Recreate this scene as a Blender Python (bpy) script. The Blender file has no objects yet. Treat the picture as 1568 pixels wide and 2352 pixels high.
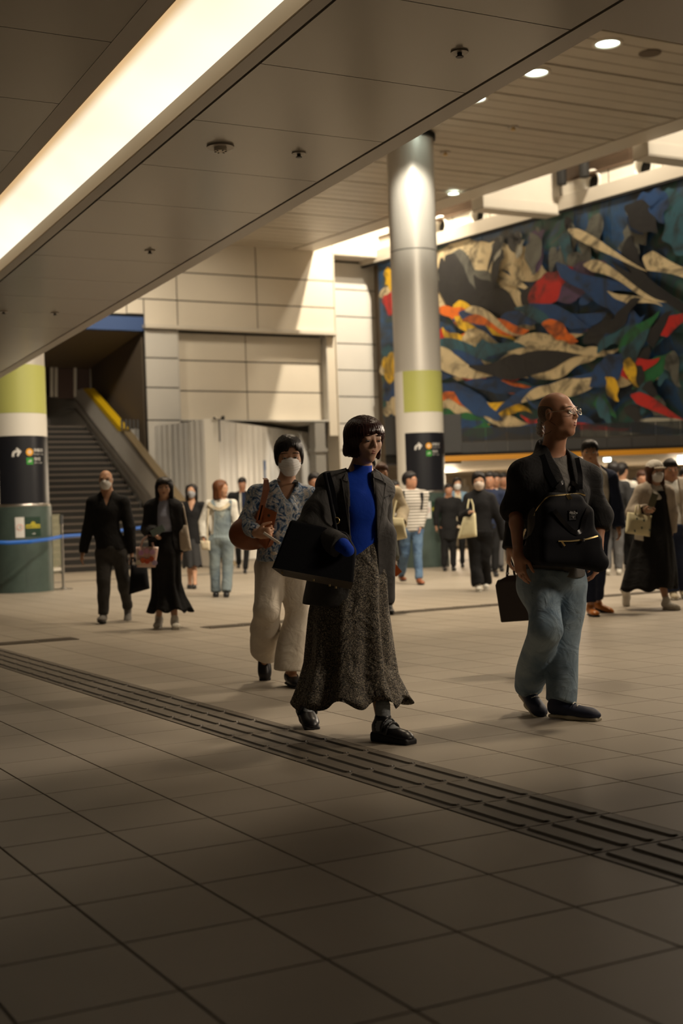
import bpy, bmesh, math, random
import numpy as np
from mathutils import Vector, Matrix

# ------------------------------------------------------------------ camera
FPX, PITCH, ROLL, EYE = 3085.0, 0.0055, 0.035, 1.07
_cp, _sp, _cr, _sr = math.cos(PITCH), math.sin(PITCH), math.cos(ROLL), math.sin(ROLL)
_Rp = np.array([[1,0,0],[0,_cp,_sp],[0,-_sp,_cp]]); _Rr = np.array([[_cr,_sr,0],[-_sr,_cr,0],[0,0,1]])
CM = _Rr @ _Rp                                   # (X, down, forward) -> camera (right, down, forward)
scene = bpy.context.scene
col = scene.collection
cam = bpy.data.cameras.new('camera'); camo = bpy.data.objects.new('camera', cam); col.objects.link(camo)
cam.sensor_fit = 'VERTICAL'; cam.sensor_height = 36.0; cam.sensor_width = 24.0
cam.lens = FPX/2352*36.0; cam.clip_end = 200
_r, _d, _f = [np.array([v[0], v[2], -v[1]]) for v in CM]
camo.matrix_world = Matrix(((_r[0], -_d[0], -_f[0], 0), (_r[1], -_d[1], -_f[1], 0), (_r[2], -_d[2], -_f[2], EYE), (0,0,0,1)))
cam.dof.use_dof = True; cam.dof.focus_distance = 6.7; cam.dof.aperture_fstop = 2.5
scene.camera = camo
# ------------------------------------------------------------------ world, exposure
w = bpy.data.worlds.new('world'); scene.world = w; w.use_nodes = True
w.node_tree.nodes['Background'].inputs[0].default_value = (1.0, 0.80, 0.58, 1)
w.node_tree.nodes['Background'].inputs[1].default_value = 0.022
scene.view_settings.view_transform = 'Standard'; scene.view_settings.look = 'None'
scene.view_settings.exposure = 0.07; scene.view_settings.gamma = 1.0
scene.view_settings.use_curve_mapping = False

def ray(x, y):
    d = CM.T @ np.array([(x-784)/FPX, (y-1176)/FPX, 1.0]); return np.array([d[0], d[2], -d[1]])
O3 = np.array([0, 0, EYE])
def at_z(x, y, z): d = ray(x, y); return O3 + d*((z-EYE)/d[2])
def at_y(x, y, Y): d = ray(x, y); return O3 + d*(Y/d[1])
def at_pl(x, y, p0, n): d = ray(x, y); return O3 + d*(np.dot(np.asarray(p0)-O3, n)/np.dot(d, n))
YAW = -1.076
A2 = np.array([math.cos(YAW), math.sin(YAW)]); B2 = np.array([-A2[1], A2[0]])   # hall axes: A near-right, B far-right
A3 = np.array([A2[0], A2[1], 0.0]); B3 = np.array([B2[0], B2[1], 0.0]); Z3 = np.array([0, 0, 1.0])
def AB(a, b, z=0.0): return A3*a + B3*b + Z3*z
def ab_of(p): return float(p[:2]@A2), float(p[:2]@B2)
ROTAB = math.atan2(A2[1], A2[0])

# ------------------------------------------------------------------ lights
def light(name, kind, loc, power, color=(1,.82,.6), size=1.0, size_y=None, aim=None, spot=None, blend=.5):
    l = bpy.data.lights.new(name, kind); l.energy = power; l.color = color
    if kind == 'AREA':
        l.size = size
        if size_y: l.shape = 'RECTANGLE'; l.size_y = size_y
    else: l.shadow_soft_size = size
    if spot: l.spot_size = spot; l.spot_blend = blend
    o = bpy.data.objects.new(name, l); col.objects.link(o); o.location = loc
    if aim is not None: o.rotation_euler = (Vector(aim)-Vector(loc)).to_track_quat('-Z', 'Z').to_euler()
    return o
WARM = (1.0, .80, .56); WARM2 = (1.0, .86, .66)
# rows of recessed downlights in the high hall ceiling
for i, (a, b) in enumerate([(-30,9.5),(-28,8.5),(-27,12.2),(-21,9),(-19.5,13.5),(-16,9.5),(-15,15),(-28,17),(-18,17.5)]):
    light('hall_spot', 'SPOT', AB(a, b, 9.12), 900 if a < -20 else 600, WARM, .5, aim=AB(a, b, 0), spot=1.95, blend=.7)
for a, b, p_ in ((-12.6, 8.0, 1900), (-12.2, 12.8, 1300), (-15.5, 6.0, 900)):  # extra spots, added to brighten the middle of the floor
    light('hall_spot', 'SPOT', AB(a, b, 9.12), p_, WARM, .5, aim=AB(a+1.5, b-1.6, 0), spot=1.35, blend=.8)
for a, b, a2, b2, p_ in ((-11.5, 7.2, -22, 8.5, 3600), (-11.5, 11.0, -23, 13.0, 4000), (-9.0, 13.0, -17, 12, 2200)):  # unseen fill added above the frame to light the walkers' fronts
    light('hall_fill', 'SPOT', AB(a, b, 9.0), p_, WARM2, .5, aim=AB(a2, b2, 1.2), spot=1.25, blend=.9)
# lamps standing in the open ceiling slot in front of the mural
for a in (-31, -25, -19, -13):
    light('slot_lamp', 'AREA', AB(a, 21.0, 12.3), 330, WARM2, .5, aim=AB(a-2.5, 23.5, 6))
light('wall_flood', 'SPOT', AB(-31.6, 20.3, 12.9), 5000, WARM2, .10, aim=AB(-35.9, 17.2, 6), spot=1.9, blend=.5)
light('hall_spot', 'SPOT', AB(-6.6, 8.8, 9.0), 1300, WARM, .5, aim=AB(-5.6, 5.9, 0), spot=.85, blend=1.0)  # extra spot, added to lift the floor at the right foreground
light('wall_wash', 'SPOT', AB(-31.0, 13.2, 8.9), 520, WARM2, .4, aim=AB(-36, 14.3, 5.6), spot=1.5, blend=.9)  # added wash that lifts the middle of the upper wall
light('wall_wash', 'SPOT', AB(-31.5, 9.5, 8.9), 1000, WARM2, .3, aim=AB(-36.5, 11.2, 6.6), spot=1.15, blend=.9)
light('column_spot', 'SPOT', AB(-22.3, 14.2, 9.0), 600, (1,.92,.75), .12, aim=AB(-24.1, 15.0, 7.4), spot=.75, blend=.8)

light('side_fill', 'SPOT', AB(-7, 9.8, 3.2), 1300, (1.0,.83,.64), 1.0, aim=AB(-6.8, 3.8, 1.35), spot=.62, blend=.8)  # added fill out of frame on the right, for the front figures
light('front_fill', 'SPOT', AB(-2.2, 6.6, 3.3), 430, (1.0,.82,.62), .6, aim=(0.25, 6.7, 1.3), spot=.62, blend=.9)  # this and the next: unseen fill added to light the front figures
light('front_fill', 'SPOT', AB(-2.0, 7.6, 3.3), 300, (1.0,.82,.62), .6, aim=(1.1, 7.1, 1.3), spot=.62, blend=.9)
light('side_fill', 'AREA', AB(-14, 16.5, 5), 260, (1.0,.83,.64), 2.2, aim=AB(-14, 7, 1.0))  # added soft fill across the hall from the right, no fixture there
# ------------------------------------------------------------------ object helpers
def tag(o, label=None, cat=None, group=None, kind=None):
    if label: o['label'] = label
    if cat: o['category'] = cat
    if group: o['group'] = group
    if kind: o['kind'] = kind
    return o
def link(name, me, parent=None, loc=None):
    o = bpy.data.objects.new(name, me); col.objects.link(o)
    if parent is not None: o.parent = parent
    if loc is not None: o.location = loc
    return o
def empty(name, loc, label=None, cat=None, group=None, rz=0, kind=None):
    o = bpy.data.objects.new(name, None); col.objects.link(o); o.location = [float(v) for v in loc]; o.rotation_euler[2] = rz
    o.empty_display_size = .1
    return tag(o, label, cat, group, kind)
class MB:
    """mesh builder, world coordinates; build() subtracts the origin of the parent"""
    def __init__(s): s.v = []; s.f = []; s.sm = []; s.mi = []
    def add(s, vs, fs, smooth=False, mi=0):
        n = len(s.v); s.v += [tuple(float(c) for c in v) for v in vs]; s.f += [tuple(n+i for i in f) for f in fs]
        s.sm += [smooth]*len(fs); s.mi += [mi]*len(fs); return s
    def obox(s, c, u, v, w, mi=0):      # centre, half-vectors
        c, u, v, w = map(np.asarray, (c, u, v, w))
        P = [c+i*u+j*v+k*w for k in (-1,1) for j in (-1,1) for i in (-1,1)]
        F = [(0,2,3,1),(4,5,7,6),(0,1,5,4),(2,6,7,3),(0,4,6,2),(1,3,7,5)]
        if np.dot(np.cross(u, v), w) < 0: F = [f[::-1] for f in F]
        return s.add(P, F, mi=mi)
    def bar(s, p, q, r, up=(0,0,1), r2=None):    # rectangular bar p->q, half sizes r (side), r2 (up)
        p, q = np.asarray(p, float), np.asarray(q, float); d = q-p; L = np.linalg.norm(d); d = d/L
        sd = np.cross(d, up); sd = sd/np.linalg.norm(sd); uu = np.cross(sd, d); r2 = r if r2 is None else r2
        return s.obox((p+q)/2, d*L/2, sd*r, uu*r2)
    def prism(s, pts, ext, mi=0):           # polygon (3d pts) extruded by ext
        pts = [np.asarray(p, float) for p in pts]; e = np.asarray(ext, float); n = len(pts)
        nrm = sum((np.cross(pts[i]-pts[0], pts[(i+1) % n]-pts[0]) for i in range(n)), np.zeros(3))
        F = [tuple(range(n)), tuple(range(2*n-1, n-1, -1))]
        F += [(i, i+n, (i+1) % n+n, (i+1) % n) for i in range(n)]
        if np.dot(nrm, e) > 0: F = [f[::-1] for f in F]
        return s.add(pts+[p+e for p in pts], F, mi=mi)
    def tube(s, pts, r, seg=8, caps=True, mi=0):
        pts = [np.asarray(p, float) for p in pts]; n = len(pts); V = []; rr = r if hasattr(r, '__len__') else [r]*n
        prev = None
        for i, p in enumerate(pts):
            d = pts[min(i+1, n-1)]-pts[max(i-1, 0)]; d /= np.linalg.norm(d)+1e-9
            if prev is None: prev = np.cross(d, (0.31, 0.2, 0.93)); 
            u = prev-d*np.dot(prev, d); u /= np.linalg.norm(u)+1e-9; v = np.cross(d, u); prev = u
            V += [p+rr[i]*(u*math.cos(t)+v*math.sin(t)) for t in np.linspace(0, 2*math.pi, seg, endpoint=False)]
        F = [(i*seg+j, i*seg+(j+1) % seg, (i+1)*seg+(j+1) % seg, (i+1)*seg+j) for i in range(n-1) for j in range(seg)]
        s.add(V, F, True, mi)
        if caps: s.add(V[:seg], [tuple(range(seg))[::-1]], mi=mi); s.add(V[-seg:], [tuple(range(seg))], mi=mi)
        return s
    def rings(s, rings, close=True, smooth=True, cap0=False, cap1=False, mi=0):
        n = len(rings[0]); V = [p for r in rings for p in r]
        m = n if close else n-1
        F = [(i*n+j, i*n+(j+1) % n, (i+1)*n+(j+1) % n, (i+1)*n+j) for i in range(len(rings)-1) for j in range(m)]
        if cap0: s.add(V[:n], [tuple(range(n))[::-1]], mi=mi)
        if cap1: s.add(V[-n:], [tuple(range(n))], mi=mi)
        return s.add(V, F, smooth, mi)
    def cyl(s, c, r, z0, z1, seg=48, mi=0, a0=0, a1=2*math.pi, caps=True):
        full = abs(a1-a0-2*math.pi) < 1e-6; T = np.linspace(a0, a1, seg, endpoint=not full)
        R0 = [(c[0]+r*math.cos(t), c[1]+r*math.sin(t), z0) for t in T]; R1 = [(x, y, z1) for x, y, _ in R0]
        return s.rings([R0, R1], close=full, cap0=caps and full, cap1=caps and full, mi=mi)
    def build(s, name, mat, parent=None, origin=None, mesh_only=False):
        me = bpy.data.meshes.new(name); og = np.zeros(3)
        if origin is not None: og = np.asarray(origin, float)
        elif parent is not None: og = np.array(world_loc(parent))
        V = np.array(s.v)-og
        me.from_pydata(V.tolist(), [], s.f); me.polygons.foreach_set('use_smooth', s.sm); me.polygons.foreach_set('material_index', s.mi)
        for m in (mat if isinstance(mat, (list, tuple)) else [mat]): me.materials.append(m)
        me.update()
        if mesh_only: return me
        o = link(name, me, parent)
        if parent is None: o.location = og
        elif origin is not None: o.location = og-np.array(world_loc(parent))
        return o
def world_loc(o):
    p = Vector((0,0,0))
    while o is not None: p = p+o.location; o = o.parent
    return p
# ------------------------------------------------------------------ materials
def mat(name, color, rough=.6, metal=0, noise=0, nscale=20, bump=0, bscale=60, emit=None, estr=0, spec=None, coat=0, alpha=None, sheen=0, wr=0):
    m = bpy.data.materials.new(name); m.use_nodes = True; nt = m.node_tree; N = nt.nodes; L = nt.links; b = N['Principled BSDF']
    c = tuple(color)+(1,)
    b.inputs['Base Color'].default_value = c; b.inputs['Roughness'].default_value = rough; b.inputs['Metallic'].default_value = metal
    if spec is not None: b.inputs['Specular IOR Level'].default_value = spec
    if coat: b.inputs['Coat Weight'].default_value = coat; b.inputs['Coat Roughness'].default_value = .15
    if sheen: b.inputs['Sheen Weight'].default_value = sheen; b.inputs['Sheen Roughness'].default_value = .4
    tc = N.new('ShaderNodeTexCoord')
    if noise:
        n = N.new('ShaderNodeTexNoise'); n.inputs['Scale'].default_value = nscale; n.inputs['Detail'].default_value = 4
        L.new(tc.outputs['Object'], n.inputs['Vector'])
        mx = N.new('ShaderNodeMix'); mx.data_type = 'RGBA'; mr = N.new('ShaderNodeMapRange')
        mr.inputs[1].default_value = .3; mr.inputs[2].default_value = .7
        L.new(n.outputs['Fac'], mr.inputs[0]); L.new(mr.outputs[0], mx.inputs['Factor'])
        mx.inputs[6].default_value = tuple(v*(1-noise) for v in color)+(1,); mx.inputs[7].default_value = tuple(min(1, v*(1+noise)) for v in color)+(1,)
        L.new(mx.outputs[2], b.inputs['Base Color'])
    if bump:
        n2 = N.new('ShaderNodeTexNoise'); n2.inputs['Scale'].default_value = bscale; n2.inputs['Detail'].default_value = 5
        L.new(tc.outputs['Object'], n2.inputs['Vector']); bp = N.new('ShaderNodeBump'); bp.inputs['Strength'].default_value = bump; bp.inputs['Distance'].default_value = .01
        L.new(n2.outputs['Fac'], bp.inputs['Height']); L.new(bp.outputs[0], b.inputs['Normal'])
    if wr:
        n3 = N.new('ShaderNodeTexNoise'); n3.inputs['Scale'].default_value = 7; n3.inputs['Detail'].default_value = 3; n3.inputs['Distortion'].default_value = 1.4; L.new(tc.outputs['Object'], n3.inputs['Vector'])
        bp2 = N.new('ShaderNodeBump'); bp2.inputs['Strength'].default_value = wr; bp2.inputs['Distance'].default_value = .05; L.new(n3.outputs['Fac'], bp2.inputs['Height'])
        if bump: L.new(bp2.outputs[0], bp.inputs['Normal'])
        else: L.new(bp2.outputs[0], b.inputs['Normal'])
    if emit: b.inputs['Emission Color'].default_value = tuple(emit)+(1,); b.inputs['Emission Strength'].default_value = estr
    if alpha is not None: b.inputs['Alpha'].default_value = alpha
    return m
def ramp(nt, stops, const=False):
    r = nt.nodes.new('ShaderNodeValToRGB'); cr = r.color_ramp
    if const: cr.interpolation = 'CONSTANT'
    while len(cr.elements) > 1: cr.elements.remove(cr.elements[-1])
    cr.elements[0].position = stops[0][0]; cr.elements[0].color = tuple(stops[0][1])+(1,)
    for p, c in stops[1:]: e = cr.elements.new(p); e.color = tuple(c)+(1,)
    return r
MT = {}
def per_object_tile(name, c0, c1, rough, bump=.1):
    m = mat(name, c0, rough, bump=bump, bscale=180); nt = m.node_tree; N, L = nt.nodes, nt.links; b = N['Principled BSDF']
    oi = N.new('ShaderNodeObjectInfo'); geo = N.new('ShaderNodeNewGeometry'); n = N.new('ShaderNodeTexNoise'); n.inputs['Scale'].default_value = .9; n.inputs['Detail'].default_value = 6
    L.new(geo.outputs['Position'], n.inputs['Vector'])
    ad = N.new('ShaderNodeMath'); ad.operation = 'MULTIPLY_ADD'; ad.inputs[1].default_value = .35; L.new(oi.outputs['Random'], ad.inputs[0]); L.new(n.outputs['Fac'], ad.inputs[2])
    r = ramp(nt, [(.3, c0), (.9, c1)]); L.new(ad.outputs[0], r.inputs[0]); L.new(r.outputs[0], b.inputs['Base Color'])
    return m
MT['tile'] = per_object_tile('floor_tile', (.30,.262,.212), (.37,.325,.265), .5, .06)
MT['grout'] = mat('grout', (.022,.019,.016), .9)
MT['tact'] = per_object_tile('tactile_stone', (.125,.105,.083), (.165,.14,.11), .6, .08)
MT['bar'] = mat('tactile_bar', (.13,.11,.086), .55)
MT['barshade'] = mat('bar_shade_paint', (.012,.012,.01), .7)
MT['panel'] = mat('ceiling_panel', (.36,.33,.29), .22, noise=.02, nscale=.7, spec=.55)
MT['panel2'] = mat('ceiling_edge', (.40,.365,.32), .35)
MT['dark'] = mat('dark_gap', (.012,.011,.01), .8)
MT['slat'] = mat('ceiling_slat', (.52,.47,.39), .45, noise=.04, nscale=1.2)
MT['beam'] = mat('beam_paint', (.60,.55,.47), .5)
MT['white'] = mat('white_paint', (.78,.73,.64), .5, noise=.02, nscale=2)
MT['wall'] = mat('wall_panel', (.66,.60,.50), .5, noise=.03, nscale=.8)
MT['wall2'] = mat('wall_panel_grey', (.56,.54,.50), .5, noise=.03, nscale=.8)
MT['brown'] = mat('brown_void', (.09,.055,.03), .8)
MT['hoard'] = mat('hoarding', (.80,.79,.76), .4, noise=.03, nscale=3)
MT['hoard2'] = mat('hoarding_grey', (.68,.68,.67), .4, noise=.03, nscale=3)
MT['steel'] = mat('steel', (.55,.53,.50), .28, metal=1)
MT['brass'] = mat('brass', (.75,.58,.28), .3, metal=1)
MT['blue'] = mat('blue_paint', (.03,.075,.22), .5)
MT['colmetal'] = mat('column_metal', (.62,.59,.54), .42, metal=.25)
MT['lime'] = mat('lime_wrap', (.52,.54,.16), .45)
MT['cwhite'] = mat('white_wrap', (.80,.77,.70), .45)
MT['cblack'] = mat('black_wrap', (.012,.013,.018), .35)
MT['cgreen'] = mat('green_base', (.060,.088,.078), .4, noise=.12, nscale=6)
MT['yellow'] = mat('yellow_edge', (.80,.52,.01), .45)
MT['orange'] = mat('orange_edge', (.85,.38,.02), .45)
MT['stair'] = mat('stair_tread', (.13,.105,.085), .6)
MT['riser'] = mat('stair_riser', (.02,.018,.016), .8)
MT['dgrey'] = mat('dark_grey', (.055,.056,.058), .5, noise=.06, nscale=2)
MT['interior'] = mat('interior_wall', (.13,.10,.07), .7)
MT['glow'] = mat('lamp_glow', (1,1,1), .5, emit=(.85,1,.86), estr=9)
# ================================================================== FLOOR
TA, TB0, TB1 = 0.411, 0.38, 0.405
mb = MB(); mb.obox(AB(-18, 14, -.06), A3*34, B3*32, Z3*.05); floor = tag(mb.build('floor', MT['grout'], origin=(0,0,0)), kind='structure')
a_l = lambda k: -2.51+TA*k
b_edges = [2.632-TB0*k for k in range(0, 12)][::-1] + [3.058+TB1*k for k in range(0, 90)]
g = .0028
def vis(p, m=.03):
    q = CM @ np.array([p[0], -(p[2]-EYE), p[1]])
    if q[2] < .5: return False
    x = q[0]/q[2]*FPX+784; y = q[1]/q[2]*FPX+1176
    return -1568*m < x < 1568*(1+m) and y < 2352*(1+m)
cells = []
for k in range(-110, 12):
    for j in range(len(b_edges)-1):
        b0, b1 = b_edges[j], b_edges[j+1]
        if 2.64 > b0 > 2.62 and b1 > 3: continue
        a0 = a_l(k); a1 = a0+TA
        if a0 < -36.3: continue
        cs = [AB(a, b) for a in (a0, a1) for b in (b0, b1)]
        if any(vis(c) for c in cs): cells.append((min(c[1] for c in cs), a0, a1, b0, b1))
        elif np.mean([c[1] for c in cs]) > -1 and abs(np.mean([c[0] for c in cs])) < 4+.45*abs(cs[0][1]) : cells.append((1000+cs[0][1], a0, a1, b0, b1))
cells.sort()
def tile_mesh(lb):
    m = MB(); la = TA/2-g; l2 = lb/2-g; bv = .0015
    R = lambda s, z: [(-(la-s), -(l2-s), z), (la-s, -(l2-s), z), (la-s, l2-s, z), (-(la-s), l2-s, z)]
    m.rings([R(0, -.011), R(0, -bv), R(bv, 0)], smooth=False, cap1=True); return m.build('tile', MT['tile'], mesh_only=True)
tm = {}
for c in cells[:296]:
    _, a0, a1, b0, b1 = c; lb = round(b1-b0, 3)
    if lb not in tm: tm[lb] = tile_mesh(lb)
    o = link('tile', tm[lb], floor, AB((a0+a1)/2, (b0+b1)/2, 0)); o.rotation_euler[2] = ROTAB
mb = MB()
for c in cells[296:]:
    _, a0, a1, b0, b1 = c; P = [AB(a0+g, b0+g), AB(a1-g, b0+g), AB(a1-g, b1-g), AB(a0+g, b1-g)]
    mb.add(P+[p-Z3*.011 for p in P], [(0,1,2,3),(0,4,5,1),(1,5,6,2),(2,6,7,3),(3,7,4,0)])
tag(mb.build('tile_field', MT['tile'], floor), kind='stuff')
# tactile paving strip running from the lower right to the left
TPL = empty('tactile_paving', AB(-6, 2.845, 0), 'long dark brown tactile strip with four raised bars crossing the tiled foreground diagonally', 'paving', rz=ROTAB)
m = MB(); hb = (3.058-2.632)/2
R = lambda s, z: [(-(TA/2-g-s), -(hb-g-s), z), (TA/2-g-s, -(hb-g-s), z), (TA/2-g-s, hb-g-s, z), (-(TA/2-g-s), hb-g-s, z)]
m.rings([R(0, -.011), R(0, 0), R(.002, .002)], smooth=False, cap1=True); blockme = m.build('block', MT['tact'], mesh_only=True)
m = MB()
def barring(hx, hy, z, n=5):
    P = []
    for cx0, s0 in ((hx-hy, -math.pi/2), (-(hx-hy), math.pi/2)):
        for t in np.linspace(s0, s0+math.pi, n): P.append((cx0+hy*math.cos(t), hy*math.sin(t), z))
    return P
m.rings([barring(.188, .017, .002), barring(.184, .0125, .0075), barring(.182, .011, .0085)], smooth=False, cap1=True); barme = m.build('bar', MT['bar'], mesh_only=True)
m = MB(); m.rings([barring(.190, .0235, .0021), barring(.190, .0235, .0026)], smooth=False, cap1=True); shme = m.build('bar_shade', MT['barshade'], mesh_only=True)  # flat dark outline painting the shade beside each raised bar
for k in range(-50, 4):
    a0 = a_l(k)+TA/2
    if a0 > -2.0 or a0 < -14.2: continue
    blk = link('block', blockme, TPL, (a0+6, 0, 0))
    for j in range(4):
        y = (j-1.5)*.1035
        link('bar', barme, blk, (0, y, 0))
        gm = link('bar_shade', shme, blk, (0, y, 0))
# second strip far across the hall (runs along B)
for nm, b0, b1, lab in (('tactile_paving', 3.1, 3.8, 'short dark piece of tactile strip at the left edge, behind the long bar strip'), ('tactile_paving', 5.3, 16, 'dark tactile strip crossing the hall floor behind the walking women')):
    e = empty(nm, AB(-12.9, b0, 0), lab, 'paving'); n = int((b1-b0)/.4)+1
    for i in range(n):
        mb = MB(); c = AB(-12.75-.055*(b0+.4*i-3.1), b0+.2+.4*i, .0035); mb.obox(c, A3*.14, B3*.197, Z3*.003)
        for j in (-1, 0, 1): mb.obox(c+A3*j*.085+Z3*.005, A3*.02, B3*.18, Z3*.003)
        mb.build('block', MT['tact'], e)
e = empty('drain_channel', AB(-26, 8, 0), 'thin dark green line in the floor in front of the staircase', 'drain')
mb = MB()
for i in range(24): mb.obox(AB(-26.6, 6.2+.5*i, .003), A3*.09, B3*.24, Z3*.003)
mb.build('grating', MT['dgrey'], e)

# ================================================================== LOW CEILING
ZL = 3.41; K = (ZL-EYE)/2.5
s1 = lambda a: K*(2.31-.041*(a/K+6.0)); s2 = lambda a: K*(3.10-.043*(a/K+5.66)); s3 = lambda a: K*(4.44-.0605*(a/K+5.44))
ceil = empty('ceiling', AB(-8, 2, ZL), kind='structure')
def panel(p0, p1, p2, p3, z, th, name, m, par, gap=.004):
    P = [np.array(p, float) for p in (p0, p1, p2, p3)]; c = sum(P)/4
    Q = [p+(c-p)/np.linalg.norm(c-p)*gap*1.4 for p in P]; mb = MB()
    lo = [np.array([q[0], q[1], z]) for q in Q]; hi = [q+Z3*th for q in lo]
    mb.add(lo+hi, [(3,2,1,0),(4,5,6,7),(0,1,5,4),(1,2,6,5),(2,3,7,6),(3,0,4,7)]); return mb.build(name, m, par)
A_J = [-0.5-1.0*i for i in range(-3, 34)]; off = -5.17
aj = [off+1.012*i for i in range(8, -31, -1)]
for i in range(len(aj)-1):
    h, l = aj[i], aj[i+1]
    panel(AB(h, s2(h)+.015), AB(l, s2(l)+.015), AB(l, s3(l)-.012), AB(h, s3(h)-.012), ZL, .04, 'ceiling_panel', MT['panel'], ceil)
    panel(AB(h, s1(h)-1.4), AB(l, s1(l)-1.4), AB(l, s1(l)-.015), AB(h, s1(h)-.015), ZL, .04, 'ceiling_panel', MT['panel'], ceil)
    panel(AB(h, s1(h)-2.85), AB(l, s1(l)-2.85), AB(l, s1(l)-1.415), AB(h, s1(h)-1.415), ZL, .04, 'ceiling_panel', MT['panel'], ceil)
A0, A1, A1c = aj[-1], 2.9, -5.0
def strip(f0, f1, z, th, name, m, par, n=8, a0=A0, a1=A1):
    mb = MB(); T = np.linspace(a0, a1, n+1)
    lo0 = [AB(t, f0(t), z) for t in T]; lo1 = [AB(t, f1(t), z) for t in T]
    rg = [[lo0[i], lo1[i], lo1[i]+Z3*th, lo0[i]+Z3*th] for i in range(n+1)]
    mb.rings(rg, smooth=False, cap0=True, cap1=True); return mb.build(name, m, par)
ACORN = ab_of(at_z(1342, 60, ZL))[0]
strip(lambda a: s3(a)+.006, lambda a: s3(a)+.135, ZL, .30, 'edge_trim', MT['panel2'], ceil, a1=ACORN)
strip(lambda a: s1(a)-3.2, lambda a: s3(a)+.12, ZL+.31, .05, 'ceiling_backing', MT['dark'], ceil)
strip(lambda a: s1(a)-.02, lambda a: s1(a)+.09, ZL-.002, .05, 'cove_trim', MT['panel2'], ceil, a1=A1c)
strip(lambda a: s2(a)-.085, lambda a: s2(a), ZL-.002, .05, 'cove_trim', MT['panel2'], ceil, a1=A1c)
# near end of the opening: plain ceiling carries on over the right-hand corner
mb = MB()
P = [AB(ACORN+.0, s3(ACORN)+.006), AB(A1, s3(A1)+.006), AB(A1, 14), AB(ACORN, 14)]
mb.prism([np.array([p[0], p[1], ZL]) for p in P], Z3*.3); mb.build('ceiling_panel', MT['panel2'], ceil)
# cove light trough

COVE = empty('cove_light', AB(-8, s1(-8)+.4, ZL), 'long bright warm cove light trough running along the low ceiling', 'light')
cw = mat('cove_white', (.62,.50,.34), .6)
strip(lambda a: s1(a)+.085, lambda a: s1(a)+.10, ZL, .30, 'side_wall', cw, COVE, a1=A1c)
mb = MB(); mb.prism([AB(A1c+.0, s1(A1c), ZL), AB(A1, s1(A1), ZL), AB(A1, s2(A1), ZL), AB(A1c+.0, s2(A1c), ZL)], Z3*.4); mb.build('ceiling_panel', MT['panel'], ceil)
strip(lambda a: s2(a)-.095, lambda a: s2(a)-.08, ZL, .14, 'side_wall', cw, COVE, a1=A1c)
def painted_glow():
    m = bpy.data.materials.new('cove_painted_glow'); m.use_nodes = True; nt = m.node_tree; N, L = nt.nodes, nt.links; b = N['Principled BSDF']
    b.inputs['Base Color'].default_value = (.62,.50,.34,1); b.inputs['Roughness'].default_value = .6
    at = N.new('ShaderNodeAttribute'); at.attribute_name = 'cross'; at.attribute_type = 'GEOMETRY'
    r = ramp(nt, [(0, (.0,.0,.0)), (.28, (.02,.012,.005)), (.42, (.55,.36,.18)), (.55, (1.0,.88,.66)), (1, (1,.94,.78))]); r.color_ramp.interpolation = 'EASE'  # emission ramp paints the soft falloff of the indirect cove light
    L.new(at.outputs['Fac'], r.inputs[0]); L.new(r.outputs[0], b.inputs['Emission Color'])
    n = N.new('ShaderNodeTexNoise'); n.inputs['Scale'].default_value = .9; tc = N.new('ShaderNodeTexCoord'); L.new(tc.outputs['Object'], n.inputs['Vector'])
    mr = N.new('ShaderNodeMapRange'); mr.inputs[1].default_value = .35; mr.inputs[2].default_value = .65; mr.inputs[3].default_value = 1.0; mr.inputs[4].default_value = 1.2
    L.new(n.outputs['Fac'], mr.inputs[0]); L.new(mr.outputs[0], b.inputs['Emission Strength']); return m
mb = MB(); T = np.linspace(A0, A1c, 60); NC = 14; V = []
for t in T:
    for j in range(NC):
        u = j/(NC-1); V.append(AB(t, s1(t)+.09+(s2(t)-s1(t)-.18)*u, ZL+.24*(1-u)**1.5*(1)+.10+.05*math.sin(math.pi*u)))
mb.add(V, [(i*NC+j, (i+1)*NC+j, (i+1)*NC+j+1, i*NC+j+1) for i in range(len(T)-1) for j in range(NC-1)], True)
dif = mb.build('painted_glow', painted_glow(), COVE)
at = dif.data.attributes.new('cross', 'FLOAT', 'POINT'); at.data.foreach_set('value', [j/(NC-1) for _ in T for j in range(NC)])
# sprinklers and detectors on the low ceiling
def sprinkler(x, y, lab, z=ZL, s=1.0, c='steel'):
    p = at_z(x, y, z); e = empty('sprinkler', p, lab, 'sprinkler')
    mb = MB(); mb.cyl(p, .045*s, z-.008*s, z, 20); mb.build('flange', MT['panel2'], e)
    mb = MB(); mb.cyl(p, .012*s, z-.026*s, z-.008*s, 10); mb.cyl(p, .020*s, z-.030*s, z-.026*s, 12); mb.build('nozzle', MT['brass' if c == 'brass' else 'dgrey'], e)
for x, y, lab in ((1055, 118, 'sprinkler head on the low ceiling nearest the upper right corner'), (686, 351, 'sprinkler head beside the round ceiling detector'),
                  (344, 575, 'sprinkler head on the low ceiling above the left wall opening'), (126, 718, 'farthest sprinkler head on the low ceiling near the left column'), (8, 715, 'small sprinkler at the left edge of the low ceiling')):
    sprinkler(x, y, lab)
p = at_z(506, 335, ZL); e = empty('smoke_detector', p, 'round white detector with slotted centre on the low ceiling', 'detector')
mb = MB(); mb.cyl(p, .085, ZL-.012, ZL, 28); mb.build('base', MT['panel2'], e); mb = MB(); mb.cyl(p, .04, ZL-.035, ZL-.012, 20); mb.build('cap', MT['white'], e)
for k in range(6): mb = MB(); t = k*math.pi/3; d = np.array([math.cos(t), math.sin(t), 0]); mb.bar(p+d*.025-Z3*.036, p+d*.038-Z3*.036, .003); mb.build('slot', MT['dgrey'], e)

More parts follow.
